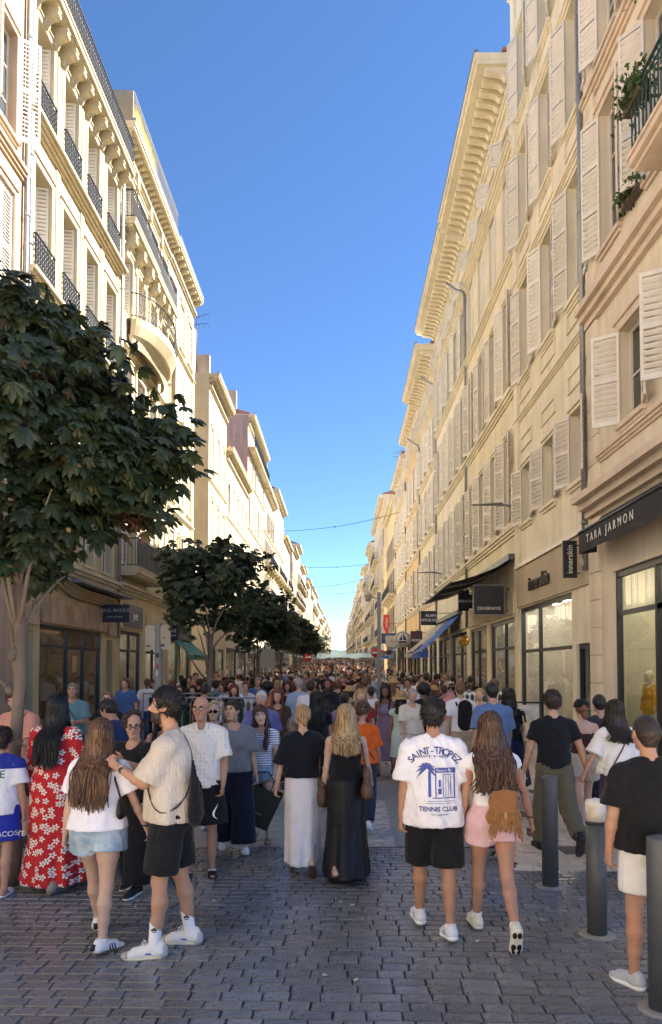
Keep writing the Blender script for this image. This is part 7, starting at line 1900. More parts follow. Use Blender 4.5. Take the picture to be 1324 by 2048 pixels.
# --- black T-shirt man with cargo trousers
P = mk('man in fitted black T-shirt and olive cargo trousers holding hands, walking away', 1106, 1702, 1380, yaw=0, skn='c09272', w=1., legs=((16, 4, 2), (-20, 38, -52)), arms=((8, 12, 14), (-2, 22, 16)), shirt=(dict(hem=.93, sleeve=.62, loose=.02, fit=True), '14161c'), bottom=('legs', dict(length=1.94, loose=.022, flare=.0, wr=.013), '5d5848'), hair=('short', '2e2119', dict(thick=.013)), shoes=('sneaker', '1d1d20', '2e2d2c'))
mb = MB(); g = P.grip[0]; mb.add([g+np.array([-.01, -.05, -.17]), g+np.array([-.01, .12, -.17]), g+np.array([-.01, .12, .06]), g+np.array([-.01, -.05, .06]), g+np.array([.002, -.05, -.17]), g+np.array([.002, .12, -.17]), g+np.array([.002, .12, .06]), g+np.array([.002, -.05, .06])], [(0, 1, 2, 3), (4, 5, 6, 7), (0, 1, 5, 4), (2, 3, 7, 6), (1, 2, 6, 5), (0, 3, 7, 4)])
prop('magazine', mb, pm('magazine_cover', hexc('cfc8c8'), .4, var=.5, scale=12, bump=0, col2=hexc('a86a70'), c2scale=9), 'rolled pale magazine in the hand of the man in olive trousers', 'magazine', P)
# --- cap woman
P = mk('woman in dark cap, brown camisole and beige shorts walking away', x=2.96, y=9.05, H=1.57, yaw=0, fem=True, skn='c9997f', legs=STEP_R, arms=((4, 10, 12), (-4, 8, 10)), shirt=(dict(hem=1.04, sleeve=0, loose=.01, neck='cami', fit=True), '3a2420', 'camisole'), bottom=('legs', dict(rise=1.06, length=.5, loose=.04, flare=.02), 'b3a595'), hair=('bun', '6b442c', dict(z=-.06)), shoes=('sneaker', 'cccccc', 'bbbbbb'), res=.011)
mb = MB()
for sg in (-1, 1): mb.tube([P.tp(sg*.09, -.1, 1.3), P.tp(sg*.095, -.03, 1.435), P.tp(sg*.09, .09, 1.3)], .006, 5)
mb.build('camisole_strap', paint('d9cfc6'), P.root)
mb = MB(); c = P.hp(0, -.012, .05); mb.lathe([(.001, .085), (.06, .075), (.09, .035), (.1, -.02), (.098, -.022)], 20, tuple(c)); b_ = P.hp(0, .09, .04); mb.add([b_+np.array([-.07, -.02, 0]), b_+np.array([.07, -.02, 0]), b_+np.array([.045, .08, -.012]), b_+np.array([-.045, .08, -.012]), b_+np.array([-.07, -.02, .008]), b_+np.array([.07, -.02, .008]), b_+np.array([.045, .08, -.004]), b_+np.array([-.045, .08, -.004])], [(0, 1, 2, 3), (4, 5, 6, 7), (0, 1, 5, 4), (1, 2, 6, 5), (2, 3, 7, 6), (3, 0, 4, 7)]); prop('cap', mb, fabric('1b1b1e'), 'dark baseball cap of the woman in brown camisole', 'hat', P)
# --- white T-shirt woman with dark hair at the right
P = mk('woman with long wavy dark hair in loose white T-shirt and purple patterned skirt', 1232, 1702, 1402, yaw=12, fem=True, w=1.05, skn='b9886a', legs=STEP_L, arms=((2, 26, 12), (4, 10, 14)), head=(16, 0, 0), shirt=(dict(hem=.92, sleeve=.95, loose=.06, wr=.014), 'e8e4dd'), bottom=('skirt', dict(rise=1.0, hem=.5, rhem=(.22, .19), r0=.02, folds=(7, .06, 0, .2)), mono_cloth('purple_print', '4a3658', '8a7898', 40)), hair=('long', ('1c1410', '33231a'), dict(length=.33, width=.12, n=240, wave=.016, curlf=12)), shoes=('sandal', '5a4434', '6b5540'))
strap(P.top, P, P.tp(.12, 0, 1.45), P.tp(-.17, 0, 1.0), paint('5a1f2a'), P.root, .016)
mk('dark-haired person half hidden behind the woman in loose white T-shirt', x=3.3, y=9.4, H=1.62, yaw=0, fem=True, skn='b9886a', legs=STEP_R, shirt=(dict(hem=.92, sleeve=.6, loose=.02), '3a3238'), bottom=('legs', dict(length=1.9), '2a2a30'), hair=('short', '100d0c', dict(thick=.015)), shoes=('sneaker', 'cccccc', 'bbbbbb'), res=.013)
# --- right-edge man
P = mk('short-haired man in black T-shirt and white shorts behind the bollard at the right edge', 1296, 1968, 1430, yaw=2, skn='b5835f', w=1.14, legs=((4, 3, 0), (-4, 3, 0)), toe=(22, 10), arms=((-2, 12, 14, 8), (4, 10, 10)), shirt=(dict(hem=.9, sleeve=.8, loose=.04, wr=.012), '141416'), bottom=('legs', dict(rise=.98, length=.68, loose=.02, flare=.0), 'd9d8d6'), hair=('short', '2a2019', dict(thick=.004)), shoes=('runner', 'b9bcc0', 'e9e8e6'))
wall_lamp(21.6, 6.75, 1.0, 'grey wall-mounted street lamp between the yellow house and the ochre house')
wall_lamp(37.0, 6.75, 1.0, 'grey wall-mounted street lamp beyond the blue awning')
r = empty('floodlight', (XR, 15.35, 4.2), 0, 'pale round floodlight on a bracket beside the innerskin sign', 'lamp')
mb = MB(); mb.tube([(0, 0, 0), (-.13, 0, .03)], .022, 8); mb.lathe([(.07, -.02), (.07, .0)], 12, (-.02, 0, 0), axis='x'); mb.build('arm', paint('b9b2a6'), r)
f = SDF(.01); f.cone((-.13, 0, .03), (-.2, -.05, -.03), .04, .085, .02); V, Q = f.mesh(.012, [((-.2, -.05, -.03), (-.16, -.05, -.1))]); mesh_obj('lamp_head', np_mesh('lamp_head', V, Q, [paint('b9b2a6')]), r)
# tall grey post with camera
yp = 27.; xp = (758-680)*yp/F_PX
r = empty('camera_post', (xp, yp, 0), 0, 'tall square grey post with a dome camera in mid street', 'post')
mb = MB(); mb.box(-.065, .065, -.065, .065, 0, 4.75); mb.build('post', paint('8d8f90', .5), r); mb = MB(); mb.tube([(0, 0, 4.5), (-.35, 0, 4.62)], .03, 6); mb.lathe([(.12, 4.6), (.12, 4.5), (.07, 4.42)], 12, (-.4, 0, 0)); mb.lathe([(.02, 4.8), (.14, 4.68), (.14, 4.6)], 12, (-.4, 0, 0)); mb.build('camera', paint('b5b4b0'), r)
def no_entry(x, y, v, label, D=.65):
    r = empty('no_entry_sign', (x, y, ground_z(y)), 0, label, 'road sign'); mb = MB(); mb.tube([(0, .03, 0), (0, .03, v+.4)], .03, 8); mb.build('pole', M_zinc, r)
    mb = MB(); mb.lathe([(D/2, -.01), (D/2, .01)], 28, (0, 0, v), axis='y'); mb.build('disc', paint('b8232b', .4), r); mb = MB(); mb.box(-D*.38, D*.38, -.018, -.012, v-D*.09, v+D*.09); mb.build('bar', WT, r)
no_entry(2.0, 41., 2.85, 'red no entry sign beside the camera post', .55); no_entry(-2.7, 62., 2.6, 'small red no entry sign under the far trees', .7); no_entry(4.0, 70, 2.9, 'far red no entry sign on the right pavement', .7)
# backs of two road signs with stickers, left
r = empty('sign_post', (-3.95, 16.1, 0), 0, 'grey post with two pale road signs seen from behind, covered in stickers', 'road sign')
mb = MB(); mb.tube([(0, 0, 0), (0, 0, 2.95)], .085, 14); mb.build('post', paint('8b8d8c', .5), r)
ROUND = lambda w_, h_: [(w_-.05, h_), (w_, h_-.05), (w_, .05), (w_-.05, 0), (.05, 0), (0, .05), (0, h_-.05), (.05, h_)]
for dx, h_, zz in ((-.27, .54, 2.36), (.06, .54, 2.37)):
    mb = MB(); mb.prism([(a+dx, b_+zz) for a, b_ in ROUND(.22, h_)], 'y', -.1, -.08); mb.build('sign_plate', paint('a9a597', .6), r)
for k, (dx, zz, w_, h_, cl) in enumerate(((-.2, 2.42, .1, .05, '77706a'), (.1, 2.43, .1, .06, '4a4a4a'), (.0, 2.2, .07, .09, '3a3a40'), (.0, 1.95, .06, .1, 'a05050'), (-.01, 1.8, .05, .12, 'c9c5bb'), (.14, 2.6, .05, .04, 'b06a5a'))):
    mb = MB(); mb.box(dx-w_/2, dx+w_/2, -.106, -.101, zz, zz+h_); mb.build('sticker', paint(cl, .6), r)
# white street sign and post further on
r = empty('road_sign', (-2.95, 30., 0), 0, 'pale square sign back on a thin post under the trees', 'road sign'); mb = MB(); mb.tube([(0, 0, 0), (0, 0, 2.8)], .04, 8); mb.build('post', M_zinc, r); mb = MB(); mb.box(-.3, .3, -.05, -.03, 2.0, 2.75); mb.build('sign_plate', paint('9a9c98', .5), r)
# clothes rails
def clothes_rail(x, y, L, label, seed, dense=14):
    r = empty('clothes_rail', (x, y, 0), 0, label, 'clothes rail'); mb = MB()
    mb.tube([(-L/2, 0, 1.42), (L/2, 0, 1.42)], .016, 8)
    for sx in (-L/2, L/2): mb.tube([(sx, 0, .05), (sx, 0, 1.42)], .016, 8); mb.tube([(sx, -.25, .05), (sx, .25, .05)], .016, 8)
    mb.build('rail_frame', M_zinc, r); rr = random.Random(seed)
    cl = ['1d1f26', '2a7a55', 'c9c0ae', '8a6a50', '3b4460', 'b9b5ae', '55302c', '1f5a44', 'd8d4cc', '6a6f78']
    for k in range(dense):
        xx = -L/2+.1+(L-.2)*(k+.5)/dense+rr.uniform(-.02, .02); h = rr.uniform(.65, .95); f = SDF(.03)
        f.cone((xx, -.13, 1.30), (xx, .13, 1.30), .05, .05, .03, flat=((1, 0, 0), .4)); f.loft([(1.32-h, xx, 0, .03, .24), (1.1, xx, 0, .03, .2), (1.32, xx, 0, .022, .15)], .02, folds=(5, .12, .02, k))
        V, Q = f.mesh(.022); o = mesh_obj('garment', np_mesh('garment', V, Q, [fabric(cl[rr.randrange(len(cl))])]), r)
        mb = MB(); mb.tube([(xx, -.15, 1.33), (xx, 0, 1.38), (xx, .15, 1.33)], .006, 4); mb.tube([(xx, 0, 1.38), (xx, 0, 1.435)], .004, 4); mb.build('hanger', M_zinc, o)
clothes_rail(-2.2, 13.6, 1.8, 'clothes rail with green and dark garments on hangers in the left foreground crowd', 1); clothes_rail(-3.3, 16.0, 1.9, 'second clothes rail just behind, full of dark garments', 2)
clothes_rail(3.3, 17.6, 1.5, 'clothes rail under the DEVERNOIS shop window', 3, 12); clothes_rail(2.7, 23, 1.8, 'clothes rail further along the right pavement with pale garments', 5, 10)
# easel board by innerskin door
r = empty('easel_board', (3.85, 15.4, 0), RAD(-18), 'pavement easel with a printed poster before the innerskin door', 'sign board')
mb = MB(); mb.tube([(-.32, 0, 0), (-.3, .1, 1.25)], .02, 6); mb.tube([(.32, 0, 0), (.3, .1, 1.25)], .02, 6); mb.tube([(-.3, .1, 1.25), (.3, .1, 1.25)], .02, 6); mb.tube([(-.28, .4, 0), (-.28, .1, 1.2)], .015, 6); mb.tube([(.28, .4, 0), (.28, .1, 1.2)], .015, 6); mb.build('stand', M_dark, r)
mb = MB(); mb.add([(-.28, .02, .2), (.28, .02, .2), (.27, .09, 1.2), (-.27, .09, 1.2), (-.28, .035, .2), (.28, .035, .2), (.27, .105, 1.2), (-.27, .105, 1.2)], [(0, 1, 2, 3), (4, 5, 6, 7), (0, 1, 5, 4), (2, 3, 7, 6)]); mb.build('poster', pm('poster_print', hexc('b9bcbe'), .4, var=.3, scale=5, bump=0, col2=hexc('d2c27a'), c2scale=4), r, fix=False); text_obj('SALE', .16, WT, r, (0, .03, .45), (math.pi/2-.07, 0, 0))
# cables over the street
for k, (y, v0, v1, sag, lab) in enumerate(((62., 13.3, 14.9, .6, 'nearest and highest thin cable over the street'), (84., 13., 13.4, .45, 'second thin cable over the street'), (104., 12.2, 14.0, .6, 'third thin cable over the street, slanting'), (128., 13.6, 14., .5, 'fourth thin cable over the street'), (150, 13.6, 14.6, .5, 'farthest thin cable over the street'))):
    pts = [(-XL+(XL+XR)*t, y, ground_z(y)+v0+(v1-v0)*t-sag*4*t*(1-t)) for t in np.linspace(0, 1, 17)]; mb = MB(); mb.tube(pts, .022, 5); mb.lathe([(.07, -.06), (.07, .06)], 8, pts[9]); tag(mb.build('overhead_cable', paint('3a4048')), lab, 'cable')
# aerials
for x, y, z, lab in ((-8.6, 43.6, 20.9, 'television aerial above the chimney pots on the left'), (5.6, 66.5, 19.6, 'television aerial on the right roofline')):
    mb = MB(); mb.tube([(0, 0, -2.2), (0, 0, 2.4)], .03, 5)
    for k, zz in enumerate((1.6, 2.2)):
        mb.tube([(-.8, 0, zz-.3*k), (.9, 0, zz+.2)], .015, 4)
        for j in range(6): mb.tube([(-.7+.28*j, -.3, zz), (-.7+.28*j, .3, zz)], .01, 4)
    tag(mb.build('television_aerial', M_iron, None, (x, y, z)), lab, 'aerial')
# plants on the right balcony and sill
M_leafg = pm('balcony_leaf', hexc('43552f'), .6, var=.3, scale=9, bump=0, island=.3, trans=.25)
def potted(x, y, z, n, sx, sy, sz, label, seed):
    r = empty('balcony_plant', (x, y, z), 0, label, 'plant'); rr = np.random.default_rng(seed); mb = MB()
    for k in range(n):
        p = np.array([rr.normal(0, sx), rr.normal(0, sy), abs(rr.normal(0, sz))-.1]); d = nrm(rr.normal(0, 1, 3)); u = nrm(np.cross(d, rr.normal(0, 1, 3))); l = rr.uniform(.07, .14); mb.add([p, p+d*l*.5+u*l*.3, p+d*l, p+d*l*.5-u*l*.3], [(0, 1, 2, 3)])
    tag(mb.build('foliage', M_leafg, r, fix=False), kind='stuff'); mb = MB(); mb.box(-.07, .07, -sy*1.4, sy*1.4, -.16, -.02); mb.build('planter', paint('5b5148'), r)
potted(XR-.1, 12.6, 10.3, 420, .08, .24, .12, 'green trailing plant on the window sill left of the iron balcony', 1); potted(XR-.6, 11.2, 10.9, 420, .1, .22, .22, 'bushy plant growing through the green iron balcony railing', 2); potted(XR-.6, 10.4, 12.6, 500, .12, .35, .3, 'leafy climber above the green iron balcony at the picture edge', 5)
# window box on the left balcony
mb = MB(); mb.box(-.12, .12, -.5, .5, -.14, .14); tag(mb.build('window_box', paint('3f4148'), None, (-XL+.36, 18.6, 10.25)), 'dark grey window box hung on a left scrollwork railing', 'window box')
mb = MB()
for k in range(8): mb.quad((.0+.02*(k % 2), -.4+.1*k, 0), (.0+.02*((k+1) % 2), -.3+.1*k, 0), (.03, -.3+.1*k, 1.0), (.03, -.4+.1*k, 1.0))
tag(mb.build('drying_sheet', fabric('e6e6ea'), None, (-XL+.22, 22.1, 9.2), fix=False), 'white sheet drying on a left balcony railing above the tree', 'laundry')
# mannequins in the right-hand shop window
def mannequin(x, y, jac, label, yaw):
    P = Person(1.56, True, .95, legs=((1, 1, 0), (-1, 1, 0)), arms=((2, 10, 8), (2, 10, 8)), res=.014); r = empty('mannequin', (x, y, .36), RAD(yaw), label, 'mannequin')
    V, Q = P.body_sdf().mesh(.014); mesh_obj('body', np_mesh('body', V, Q, [paint('d8cfa8', .4)]), r); V, Q = top_mesh(P, .85, 1.85, .05); mesh_obj('jacket', np_mesh('jacket', V, Q, [fabric(jac)]), r); V, Q = legs_mesh(P, length=1.9); mesh_obj('trousers', np_mesh('trousers', V, Q, [fabric('c9c2b4')]), r)
mannequin(XR+.55, 13.65, 'c9941c', 'bald mannequin in mustard yellow jacket behind the shop glass', 100); mannequin(XR+.8, 12.9, 'cfc6b0', 'pale mannequin in cream jacket behind the shop glass', 80)
mannequin(XR+.8, 18.3, 'd3cbbd', 'mannequin in pale robe in the innerskin window', 100)
# a stack of cartons and trolley by the tree, seen beside the child
r = empty('pushchair', (-2.6, 7.4, 0), RAD(20), 'dark pushchair with a hood beside the red dress', 'pushchair')
mb = MB()
for sx in (-.22, .22): mb.tube([(sx, -.35, .12), (sx, .1, .6), (sx, -.5, .95)], .016, 8); mb.tube([(sx, .4, .12), (sx, -.1, .6)], .016, 8)
mb.tube([(-.22, -.5, .95), (.22, -.5, .95)], .016, 8); mb.build('frame', M_dark, r)
f = SDF(.03); f.cone((-.1, .1, .42), (.1, .1, .42), .16, .16, .04); f.cone((-.1, -.15, .55), (.1, -.15, .55), .14, .14, .04); f.ell((0, -.12, .78), (.24, .26, .2)); f.ell((0, .15, .72), (.2, .3, .16), op='sub'); V, Q = f.mesh(.018); mesh_obj('hood_seat', np_mesh('hood_seat', V, Q, [fabric('1c1d22')]), r)
for sx, sy in ((-.24, -.36), (.24, -.36), (-.24, .4), (.24, .4)): mb = MB(); mb.lathe([(.07, -.02), (.12, -.025), (.13, 0), (.12, .025), (.07, .02)], 18, (sx, sy, .13), axis='x'); mb.build('wheel', paint('17171a', .8), r)
# parked cars where the street is open to traffic, far off
def car(x, y, col, label, yaw=0):
    r = empty('parked_car', (x, y, ground_z(y)), RAD(yaw), label, 'car', 'cars far down the street'); mb = MB()
    mb.prism([(-2., .25), (2., .25), (2.05, .75), (1.2, .88), (.6, 1.4), (-1.5, 1.42), (-2.0, .9)], 'x', -.85, .85); o = mb.build('body', paint(col, .3), r); o.rotation_euler = (0, 0, 0)
    mb = MB(); mb.box(-.75, .75, -1.99, -1.7, .95, 1.36); mb.build('rear_window', M_dark, r); mb = MB(); mb.add([(-.72, 1.22, .92), (.72, 1.22, .92), (.66, .64, 1.38), (-.66, .64, 1.38)], [(0, 1, 2, 3)]); mb.build('windscreen', M_dark, r)
    for sx in (-.8, .8):
        for sy in (-1.25, 1.3): mb = MB(); mb.lathe([(.31, -.1), (.31, .1)], 14, (sx, sy, .31), axis='x'); mb.build('wheel', paint('1c1c1e', .9), r)
car(-1.2, 288, 'd8d8d8', 'small white car far down the street beyond the crowd'); car(1.4, 300, '9aa0a8', 'small grey car far down the street beside the white one'); car(.2, 325, 'e0e0e0', 'farthest pale car down the street')
# ------------------------------------------------------------------ the crowd: individuals near enough to tell apart, then one mass
def variant(fem, w, legs, arms, shirt, bottom, hair, shoe, res, H=1.7, head=(0, 0, 0)):
    """meshes of one kind of passer-by, feet on the ground"""
    P = Person(H, fem, w, legs=legs, arms=arms, res=res, head=head); k = H/P.hp(0, 0, .125)[2]; P = Person(H*k, fem, w, legs=legs, arms=arms, res=res, head=head)
    out = {'body': P.body_sdf().mesh(res)}
    if shirt: out[shirt[1]] = top_mesh(P, **shirt[0])
    if bottom: out[bottom[2]] = legs_mesh(P, **bottom[1]) if bottom[0] == 'legs' else skirt_mesh(P, **bottom[1])
    if hair == 'short': out['hair'] = hair_cap(P, res=max(.009, res*.8))
    elif hair == 'long':
        V, Q = hair_back_volume(P, .36, .1, res=res)
        if res < .03: V2, Q2 = long_hair(P, .38, .105, 70, strand=.011); V, Q = np.concatenate([V, V2]), np.concatenate([Q, Q2+len(V)])
        out['hair'] = (V, Q)
    elif hair == 'bun':
        f = SDF(.02); f.ell(P.hp(0, -.11, .05), np.array([.045, .04, .045])); V2, Q2 = f.mesh(max(.009, res*.8)); V, Q = hair_cap(P, res=max(.009, res*.8), nape=-.03); out['hair'] = (np.concatenate([V, V2]), np.concatenate([Q, Q2+len(V)]))
    elif hair == 'hat':
        V, Q = hair_cap(P, res=max(.009, res*.8)); out['hair'] = (V, Q); f = SDF(.01); f.ell(P.hp(0, -.01, .07), np.array([.1, .115, .085])); f.ell(P.hp(0, 0, .055), np.array([.17, .19, .016])); out['hat'] = f.mesh(max(.012, res*.8))
    elif hair == 'afro':
        f = SDF(.02); f.ell(P.hp(0, -.03, .05), np.array([.13, .13, .125])); f.ell(P.hp(0, .13, -.05), np.array([.09, .08, .11]), op='sub'); V, Q = f.mesh(max(.012, res)); out['hair'] = (wrinkle(V, Q, .012, 2, 50, 50), Q)
    if shoe:
        Vs, Qs, b = [], [], 0
        for i in (0, 1):
            for V, Q in shoe_meshes(P, i, shoe): Vs.append(V); Qs.append(Q+b); b += len(V)
        out['shoes'] = (np.concatenate(Vs), np.concatenate(Qs))
    return out
A1, A2 = ((-12, 8, 12), (14, 8, 18)), ((12, 9, 25), (-10, 8, 10)); A3 = ((4, 9, 60), (6, 9, 20))
SPEC = [
    (False, 1.0, STEP_L, A1, (dict(hem=.9, sleeve=.8, loose=.035), 't_shirt'), ('legs', dict(length=1.94, loose=.02), 'trousers'), 'short', 'sneaker'),
    (False, 1.1, STEP_R, A2, (dict(hem=.9, sleeve=.8, loose=.04), 't_shirt'), ('legs', dict(length=.85, loose=.035), 'shorts'), 'short', 'sneaker'),
    (True, 1.0, STEP_L, A1, (dict(hem=.97, sleeve=.5, loose=.02), 't_shirt'), ('legs', dict(length=1.9, loose=.03), 'trousers'), 'long', 'sneaker'),
    (True, 1.02, STEP_R, A2, (dict(hem=1.0, sleeve=0, loose=.012, neck='tank', fit=True), 'tank_top'), ('skirt', dict(hem=.3, rhem=(.24, .24), folds=(7, .06, 0, .3)), 'skirt'), 'long', 'sandal'),
    (True, .97, STEP_L, A2, (dict(hem=.98, sleeve=.3, loose=.015), 'top'), ('legs', dict(rise=1.04, length=.4, loose=.03, flare=.015), 'shorts'), 'bun', 'sneaker'),
    (True, 1.1, STEP_R, A1, (dict(hem=.93, sleeve=.9, loose=.045), 'blouse'), ('legs', dict(length=1.9, loose=.035), 'trousers'), 'short', 'sneaker'),
    (True, 1.0, STEP_L, A3, (dict(hem=.98, sleeve=.4, loose=.02), 'top'), ('skirt', dict(hem=.5, rhem=(.22, .2), folds=(7, .05, 0, .3)), 'skirt'), 'hat', 'sandal'),
    (False, 1.2, STAND, A3, (dict(hem=.88, sleeve=.9, loose=.045), 'polo_shirt'), ('legs', dict(length=1.94, loose=.03), 'trousers'), 'short', 'sneaker'),
    (True, 1.05, STEP_R, A1, (dict(hem=.95, sleeve=.5, loose=.02), 'top'), ('legs', dict(length=1.9, loose=.04, flare=.02), 'trousers'), 'afro', 'sneaker'),
    (False, .95, STEP_L, A2, (dict(hem=.88, sleeve=1.8, loose=.03), 'shirt'), ('legs', dict(length=1.94, loose=.015), 'trousers'), 'short', 'sneaker'),
]
VMESH = []
for sp in SPEC:
    vs = variant(*sp, .0155); VMESH.append({k: np_mesh(k, V, Q, [skin('b98a6a')]) for k, (V, Q) in vs.items()})
COLN = {'white': 'e2e2e6', 'black': '17181b', 'navy': '1c2338', 'blue': '4d6ea3', 'light blue': '8fa9c9', 'grey': '7b7d82', 'beige': 'c4b59c', 'pink': 'cf8f94', 'red': 'b03034', 'green': '4d6b4f', 'mauve': '8f7a93', 'brown': '5f4535', 'olive': '63604a', 'orange': 'd0743a', 'cream': 'dcd3c0', 'teal': '3d7278', 'yellow': 'd6b04a'}
HAIRN = {'black': '14110f', 'dark brown': '2e2018', 'brown': '5a3f2b', 'blonde': 'b0946a', 'grey': '9a9793', 'auburn': '6b3524'}
SK = ['c79a7a', 'b98a6a', 'a87656', '8a5c40', 'd0a488', '5f3f2e']
ccount = [0]; LABELS = set()
def passer(v, x, y, yaw, H, top, bot, hair, skn, where, hatc='beige'):
    g = ground_z(y); sp = SPEC[v]; ts, bs = sp[4][1].replace('_', '-').replace('t-shirt', 'T-shirt').replace('tank-top', 'tank top').replace('polo-shirt', 'polo shirt'), sp[5][2]
    way = 'leaving' if abs(((yaw+180) % 360)-180) < 70 else ('approaching' if abs(((yaw) % 360)-180) < 70 else 'sideways')
    hc = hair.replace('dark brown', 'dark')
    hs = {'short': 'short %s hair', 'long': 'long %s hair', 'bun': '%s hair bun', 'hat': 'sun hat', 'afro': 'curly %s hair'}[sp[6]]
    hs = hs % hc if '%s' in hs else hs
    lab = '%s %s, %s %s, %s, %s, %s' % (top, ts, bot, bs, hs, way, where)
    root = empty('person', (x, y, g), RAD(yaw), lab, 'person', 'people in the crowd'); s_ = H/1.7
    root.scale = (s_*rnd.uniform(.96, 1.06), s_*rnd.uniform(.96, 1.06), s_)
    for nm, me in VMESH[v].items():
        o = mesh_obj(nm, me, root); sl = o.material_slots[0]; sl.link = 'OBJECT'
        sl.material = skin(SK[skn]) if nm == 'body' else (hairm(HAIRN[hair]) if nm == 'hair' else (fabric(COLN[top]) if nm == sp[4][1] else (fabric(COLN[bot]) if nm == sp[5][2] else (pm('straw', (0, 0, 0)) if nm == 'hat' else paint('b9b4ac' if (skn+v) % 2 else '2a2a2c', .8)))))
    ccount[0] += 1
def at_px(px, y): return (px-X0)*y/F_PX
# seen well enough to place by hand: kind, picture column, distance, heading, height, colours
HAND = [
    (2, 556, 12.2, 180, 1.62, 'brown', 'black', 'auburn', 0, 'beside the lilac shirt'), (0, 598, 15.2, -5, 1.76, 'light blue', 'beige', 'grey', 0, 'left of centre'), (2, 634, 10.6, 5, 1.62, 'black', 'black', 'black', 1, 'before orange T-shirt'),
    (9, 621, 13.8, 0, 1.74, 'white', 'grey', 'dark brown', 1, 'left of centre'), (2, 656, 12.1, 0, 1.62, 'black', 'navy', 'black', 2, 'mid road'), (4, 688, 11.4, 0, 1.58, 'mauve', 'beige', 'dark brown', 1, 'mid road'),
    (6, 700, 13.4, 0, 1.62, 'brown', 'beige', 'dark brown', 1, 'mid road'), (2, 722, 12.4, 180, 1.6, 'red', 'beige', 'blonde', 4, 'mid road'), (3, 771, 13.6, 170, 1.66, 'mauve', 'mauve', 'black', 3, 'beside plain white T-shirt'),
    (6, 786, 15., 185, 1.74, 'light blue', 'navy', 'black', 3, 'behind the mint dress'), (5, 822, 12.6, 200, 1.62, 'cream', 'cream', 'grey', 0, 'right of the mint dress'), (8, 848, 13.6, 10, 1.66, 'navy', 'black', 'black', 3, 'behind SAINT-TROPEZ shirt'),
    (6, 868, 14.8, 10, 1.6, 'pink', 'white', 'brown', 0, 'behind SAINT-TROPEZ shirt'), (2, 870, 18., 0, 1.66, 'black', 'black', 'auburn', 0, 'before right clothes rail'), (4, 961, 13.4, 150, 1.6, 'cream', 'white', 'blonde', 4, 'beside the black rucksack'),
    (0, 343, 15., 30, 1.66, 'blue', 'navy', 'dark brown', 1, 'left shopfronts'), (4, 358, 16., 200, 1.6, 'white', 'beige', 'brown', 0, 'left shopfronts'), (0, 432, 17., 10, 1.7, 'teal', 'navy', 'dark brown', 1, 'behind the clothes rail'), (2, 448, 18., 150, 1.62, 'white', 'navy', 'brown', 4, 'behind the clothes rail'),
    (2, 468, 15.4, 190, 1.62, 'black', 'black', 'auburn', 0, 'behind the clothes rail'), (5, 492, 17., 180, 1.66, 'white', 'navy', 'auburn', 4, 'behind the clothes rail'), (0, 410, 13.6, 10, 1.68, 'black', 'black', 'dark brown', 1, 'by the second tree'),
    (1, 818, 17.5, 150, 1.74, 'white', 'beige', 'black', 2, 'right of the camera post'), (4, 780, 21, 160, 1.64, 'yellow', 'white', 'brown', 0, 'beside the camera post'), (0, 840, 20, 200, 1.8, 'white', 'navy', 'black', 1, 'before the blue awning'),
    (7, 655, 17, 180, 1.74, 'white', 'grey', 'black', 2, 'mid road'), (1, 676, 16, 0, 1.72, 'navy', 'beige', 'brown', 1, 'mid road'), (0, 730, 17, 0, 1.74, 'white', 'olive', 'brown', 1, 'left of the camera post'),
    (3, 575, 18, 180, 1.64, 'black', 'beige', 'dark brown', 1, 'left of centre'), (2, 588, 19, 10, 1.6, 'cream', 'navy', 'auburn', 4, 'left of centre'), (5, 892, 21, 180, 1.6, 'pink', 'white', 'grey', 0, 'under the dark awning'), (0, 905, 24, 0, 1.75, 'black', 'black', 'dark brown', 1, 'under the dark awning'),
    (9, 380, 22, 180, 1.75, 'grey', 'navy', 'dark brown', 1, 'by the LANCASTER shop'), (2, 395, 24, 0, 1.62, 'cream', 'olive', 'blonde', 4, 'by the LANCASTER shop'), (7, 515, 20, 200, 1.72, 'blue', 'beige', 'grey', 0, 'left of centre'), (8, 536, 16.5, 10, 1.64, 'orange', 'black', 'black', 5, 'left of centre'),
]
placed = []
for v, px, y, yaw, H, t, b_, h, sk, wh in HAND:
    x = at_px(px, y); placed.append((x, y)); passer(v, x, y, yaw, H, t, b_, h, sk, wh)
rc = random.Random(99)
tops = ['white']*11+['black']*6+['navy']*3+['blue', 'light blue', 'grey', 'grey', 'beige', 'pink', 'red', 'green', 'mauve', 'brown', 'cream', 'cream', 'teal', 'orange']
bots = ['black']*4+['navy']*5+['beige']*3+['white', 'grey', 'olive', 'blue']
hairs = ['black']*4+['dark brown']*6+['brown']*4+['blonde']*2+['grey', 'auburn']
tries = 0
def where_of(x, y):
    col = X0+x*F_PX/y
    side = 'left pavement' if x < KL else ('right pavement' if x > KR+.1 else ('left road side' if x < -1.1 else ('right road side' if x > .5 else 'mid road')))
    d = 'before camera post' if y < 26 else ('by blue awning' if y < 33 else ('past third tree' if y < 39 else 'deep in crowd'))
    return side+', '+d
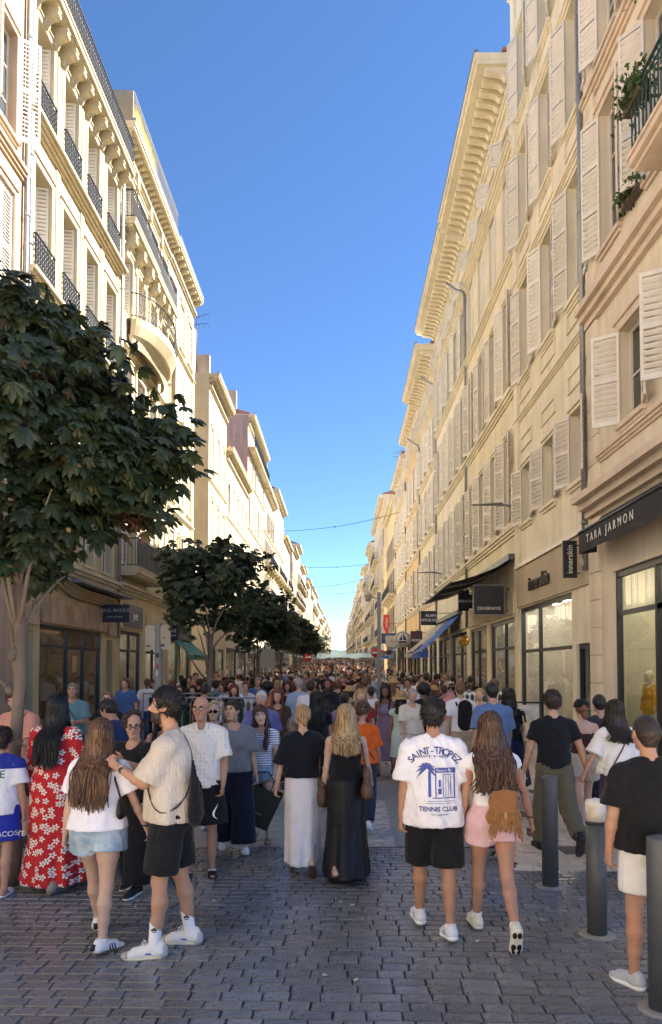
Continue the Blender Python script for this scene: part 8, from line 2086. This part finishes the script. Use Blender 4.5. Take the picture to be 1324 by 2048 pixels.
while ccount[0] < 215 and tries < 6000:
    tries += 1
    y = 15+32*rc.random()**.8; x = rc.uniform(-5.6, 4.2)
    if x < KL-.0 and abs(x+2.95) < .45: continue
    if x > 2.6 and y < 22 and rc.random() < .6: continue
    if any((x-a)**2+(y-b_)**2 < .42 for a, b_ in placed): continue
    if abs(x-xp) < .4 and abs(y-yp) < .5: continue
    placed.append((x, y)); v = rc.randrange(10); t = rc.choice(tops); bo = rc.choice(bots); h = rc.choice(hairs)
    if v == 6 and rc.random() < .6: v = 2
    yaw = rc.choice([0, 0, 0, 180, 180, 90]) + rc.uniform(-25, 25)
    passer(v, x, y, yaw, rc.uniform(1.5, 1.7) if SPEC[v][0] else rc.uniform(1.64, 1.88), t, bo, h, rc.choice([0, 0, 1, 1, 1, 2, 2, 3, 4, 5]), where_of(x, y))
# far crowd as one mass
LOW = {}
for lv, res in ((0, .05), (1, .085)):
    LOW[lv] = []
    for sp in (SPEC[0], SPEC[1], SPEC[2], SPEC[3], SPEC[5]):
        sp = list(sp); sp[7] = None; sp[6] = 'long' if sp[6] == 'long' else 'short'; LOW[lv].append((sp, variant(*sp, res)))
Vs, Qs, Cs, base = [], [], [], 0
lin = lambda h: np.array([*hexc(h), 1.])
def far_person(x, y, lv):
    global base
    sp, parts = LOW[lv][rc.randrange(5)]; yaw = rc.choice([0, 180])+rc.uniform(-30, 30); c_, s_ = math.cos(RAD(yaw)), math.sin(RAD(yaw)); H = rc.uniform(.86, 1.1)
    cols = {'body': SK[rc.choice([0, 1, 2, 3, 4])], 'hair': HAIRN[rc.choice(hairs)], sp[4][1]: COLN[rc.choice(tops)], sp[5][2]: COLN[rc.choice(bots)]}
    for nm, (V, Q) in parts.items():
        if len(V) == 0: continue
        P_ = np.stack([V[:, 0]*c_-V[:, 1]*s_+x, V[:, 0]*s_+V[:, 1]*c_+y, V[:, 2]*H+ground_z(y)], 1); Vs.append(P_); Qs.append(Q+base); base += len(V); Cs.append(np.repeat(lin(cols[nm])[None], len(V), 0))
y = 47.
while y < 270:
    for k in range(5 if y < 110 else 4): far_person(rc.uniform(-5.6, 4.0) if y < 150 else rc.uniform(-4.2, 3.4), y+rc.uniform(-.5, .5), 0 if y < 85 else 1)
    y += 1.0 if y < 110 else 1.7
V = np.concatenate(Vs); Q = np.concatenate(Qs); C = np.concatenate(Cs)
me = bpy.data.meshes.new('crowd'); me.vertices.add(len(V)); me.vertices.foreach_set('co', V.astype(np.float32).ravel()); me.loops.add(Q.size); me.loops.foreach_set('vertex_index', Q.astype(np.int32).ravel())
me.polygons.add(len(Q)); me.polygons.foreach_set('loop_start', np.arange(0, Q.size, 4, dtype=np.int32)); me.polygons.foreach_set('use_smooth', np.ones(len(Q), bool))
at = me.color_attributes.new('cloth_colour', 'FLOAT_COLOR', 'POINT'); at.data.foreach_set('color', C.astype(np.float32).ravel()); me.update(calc_edges=True); me.validate()
me.materials.append(pm('crowd_colours', (.5, .5, .5), .8, var=0, bump=0, attr='cloth_colour'))
tag(mesh_obj('crowd', me), 'dense crowd filling the far street', None, kind='stuff')
print('PEOPLE', ccount[0], 'crowd faces', len(Q))
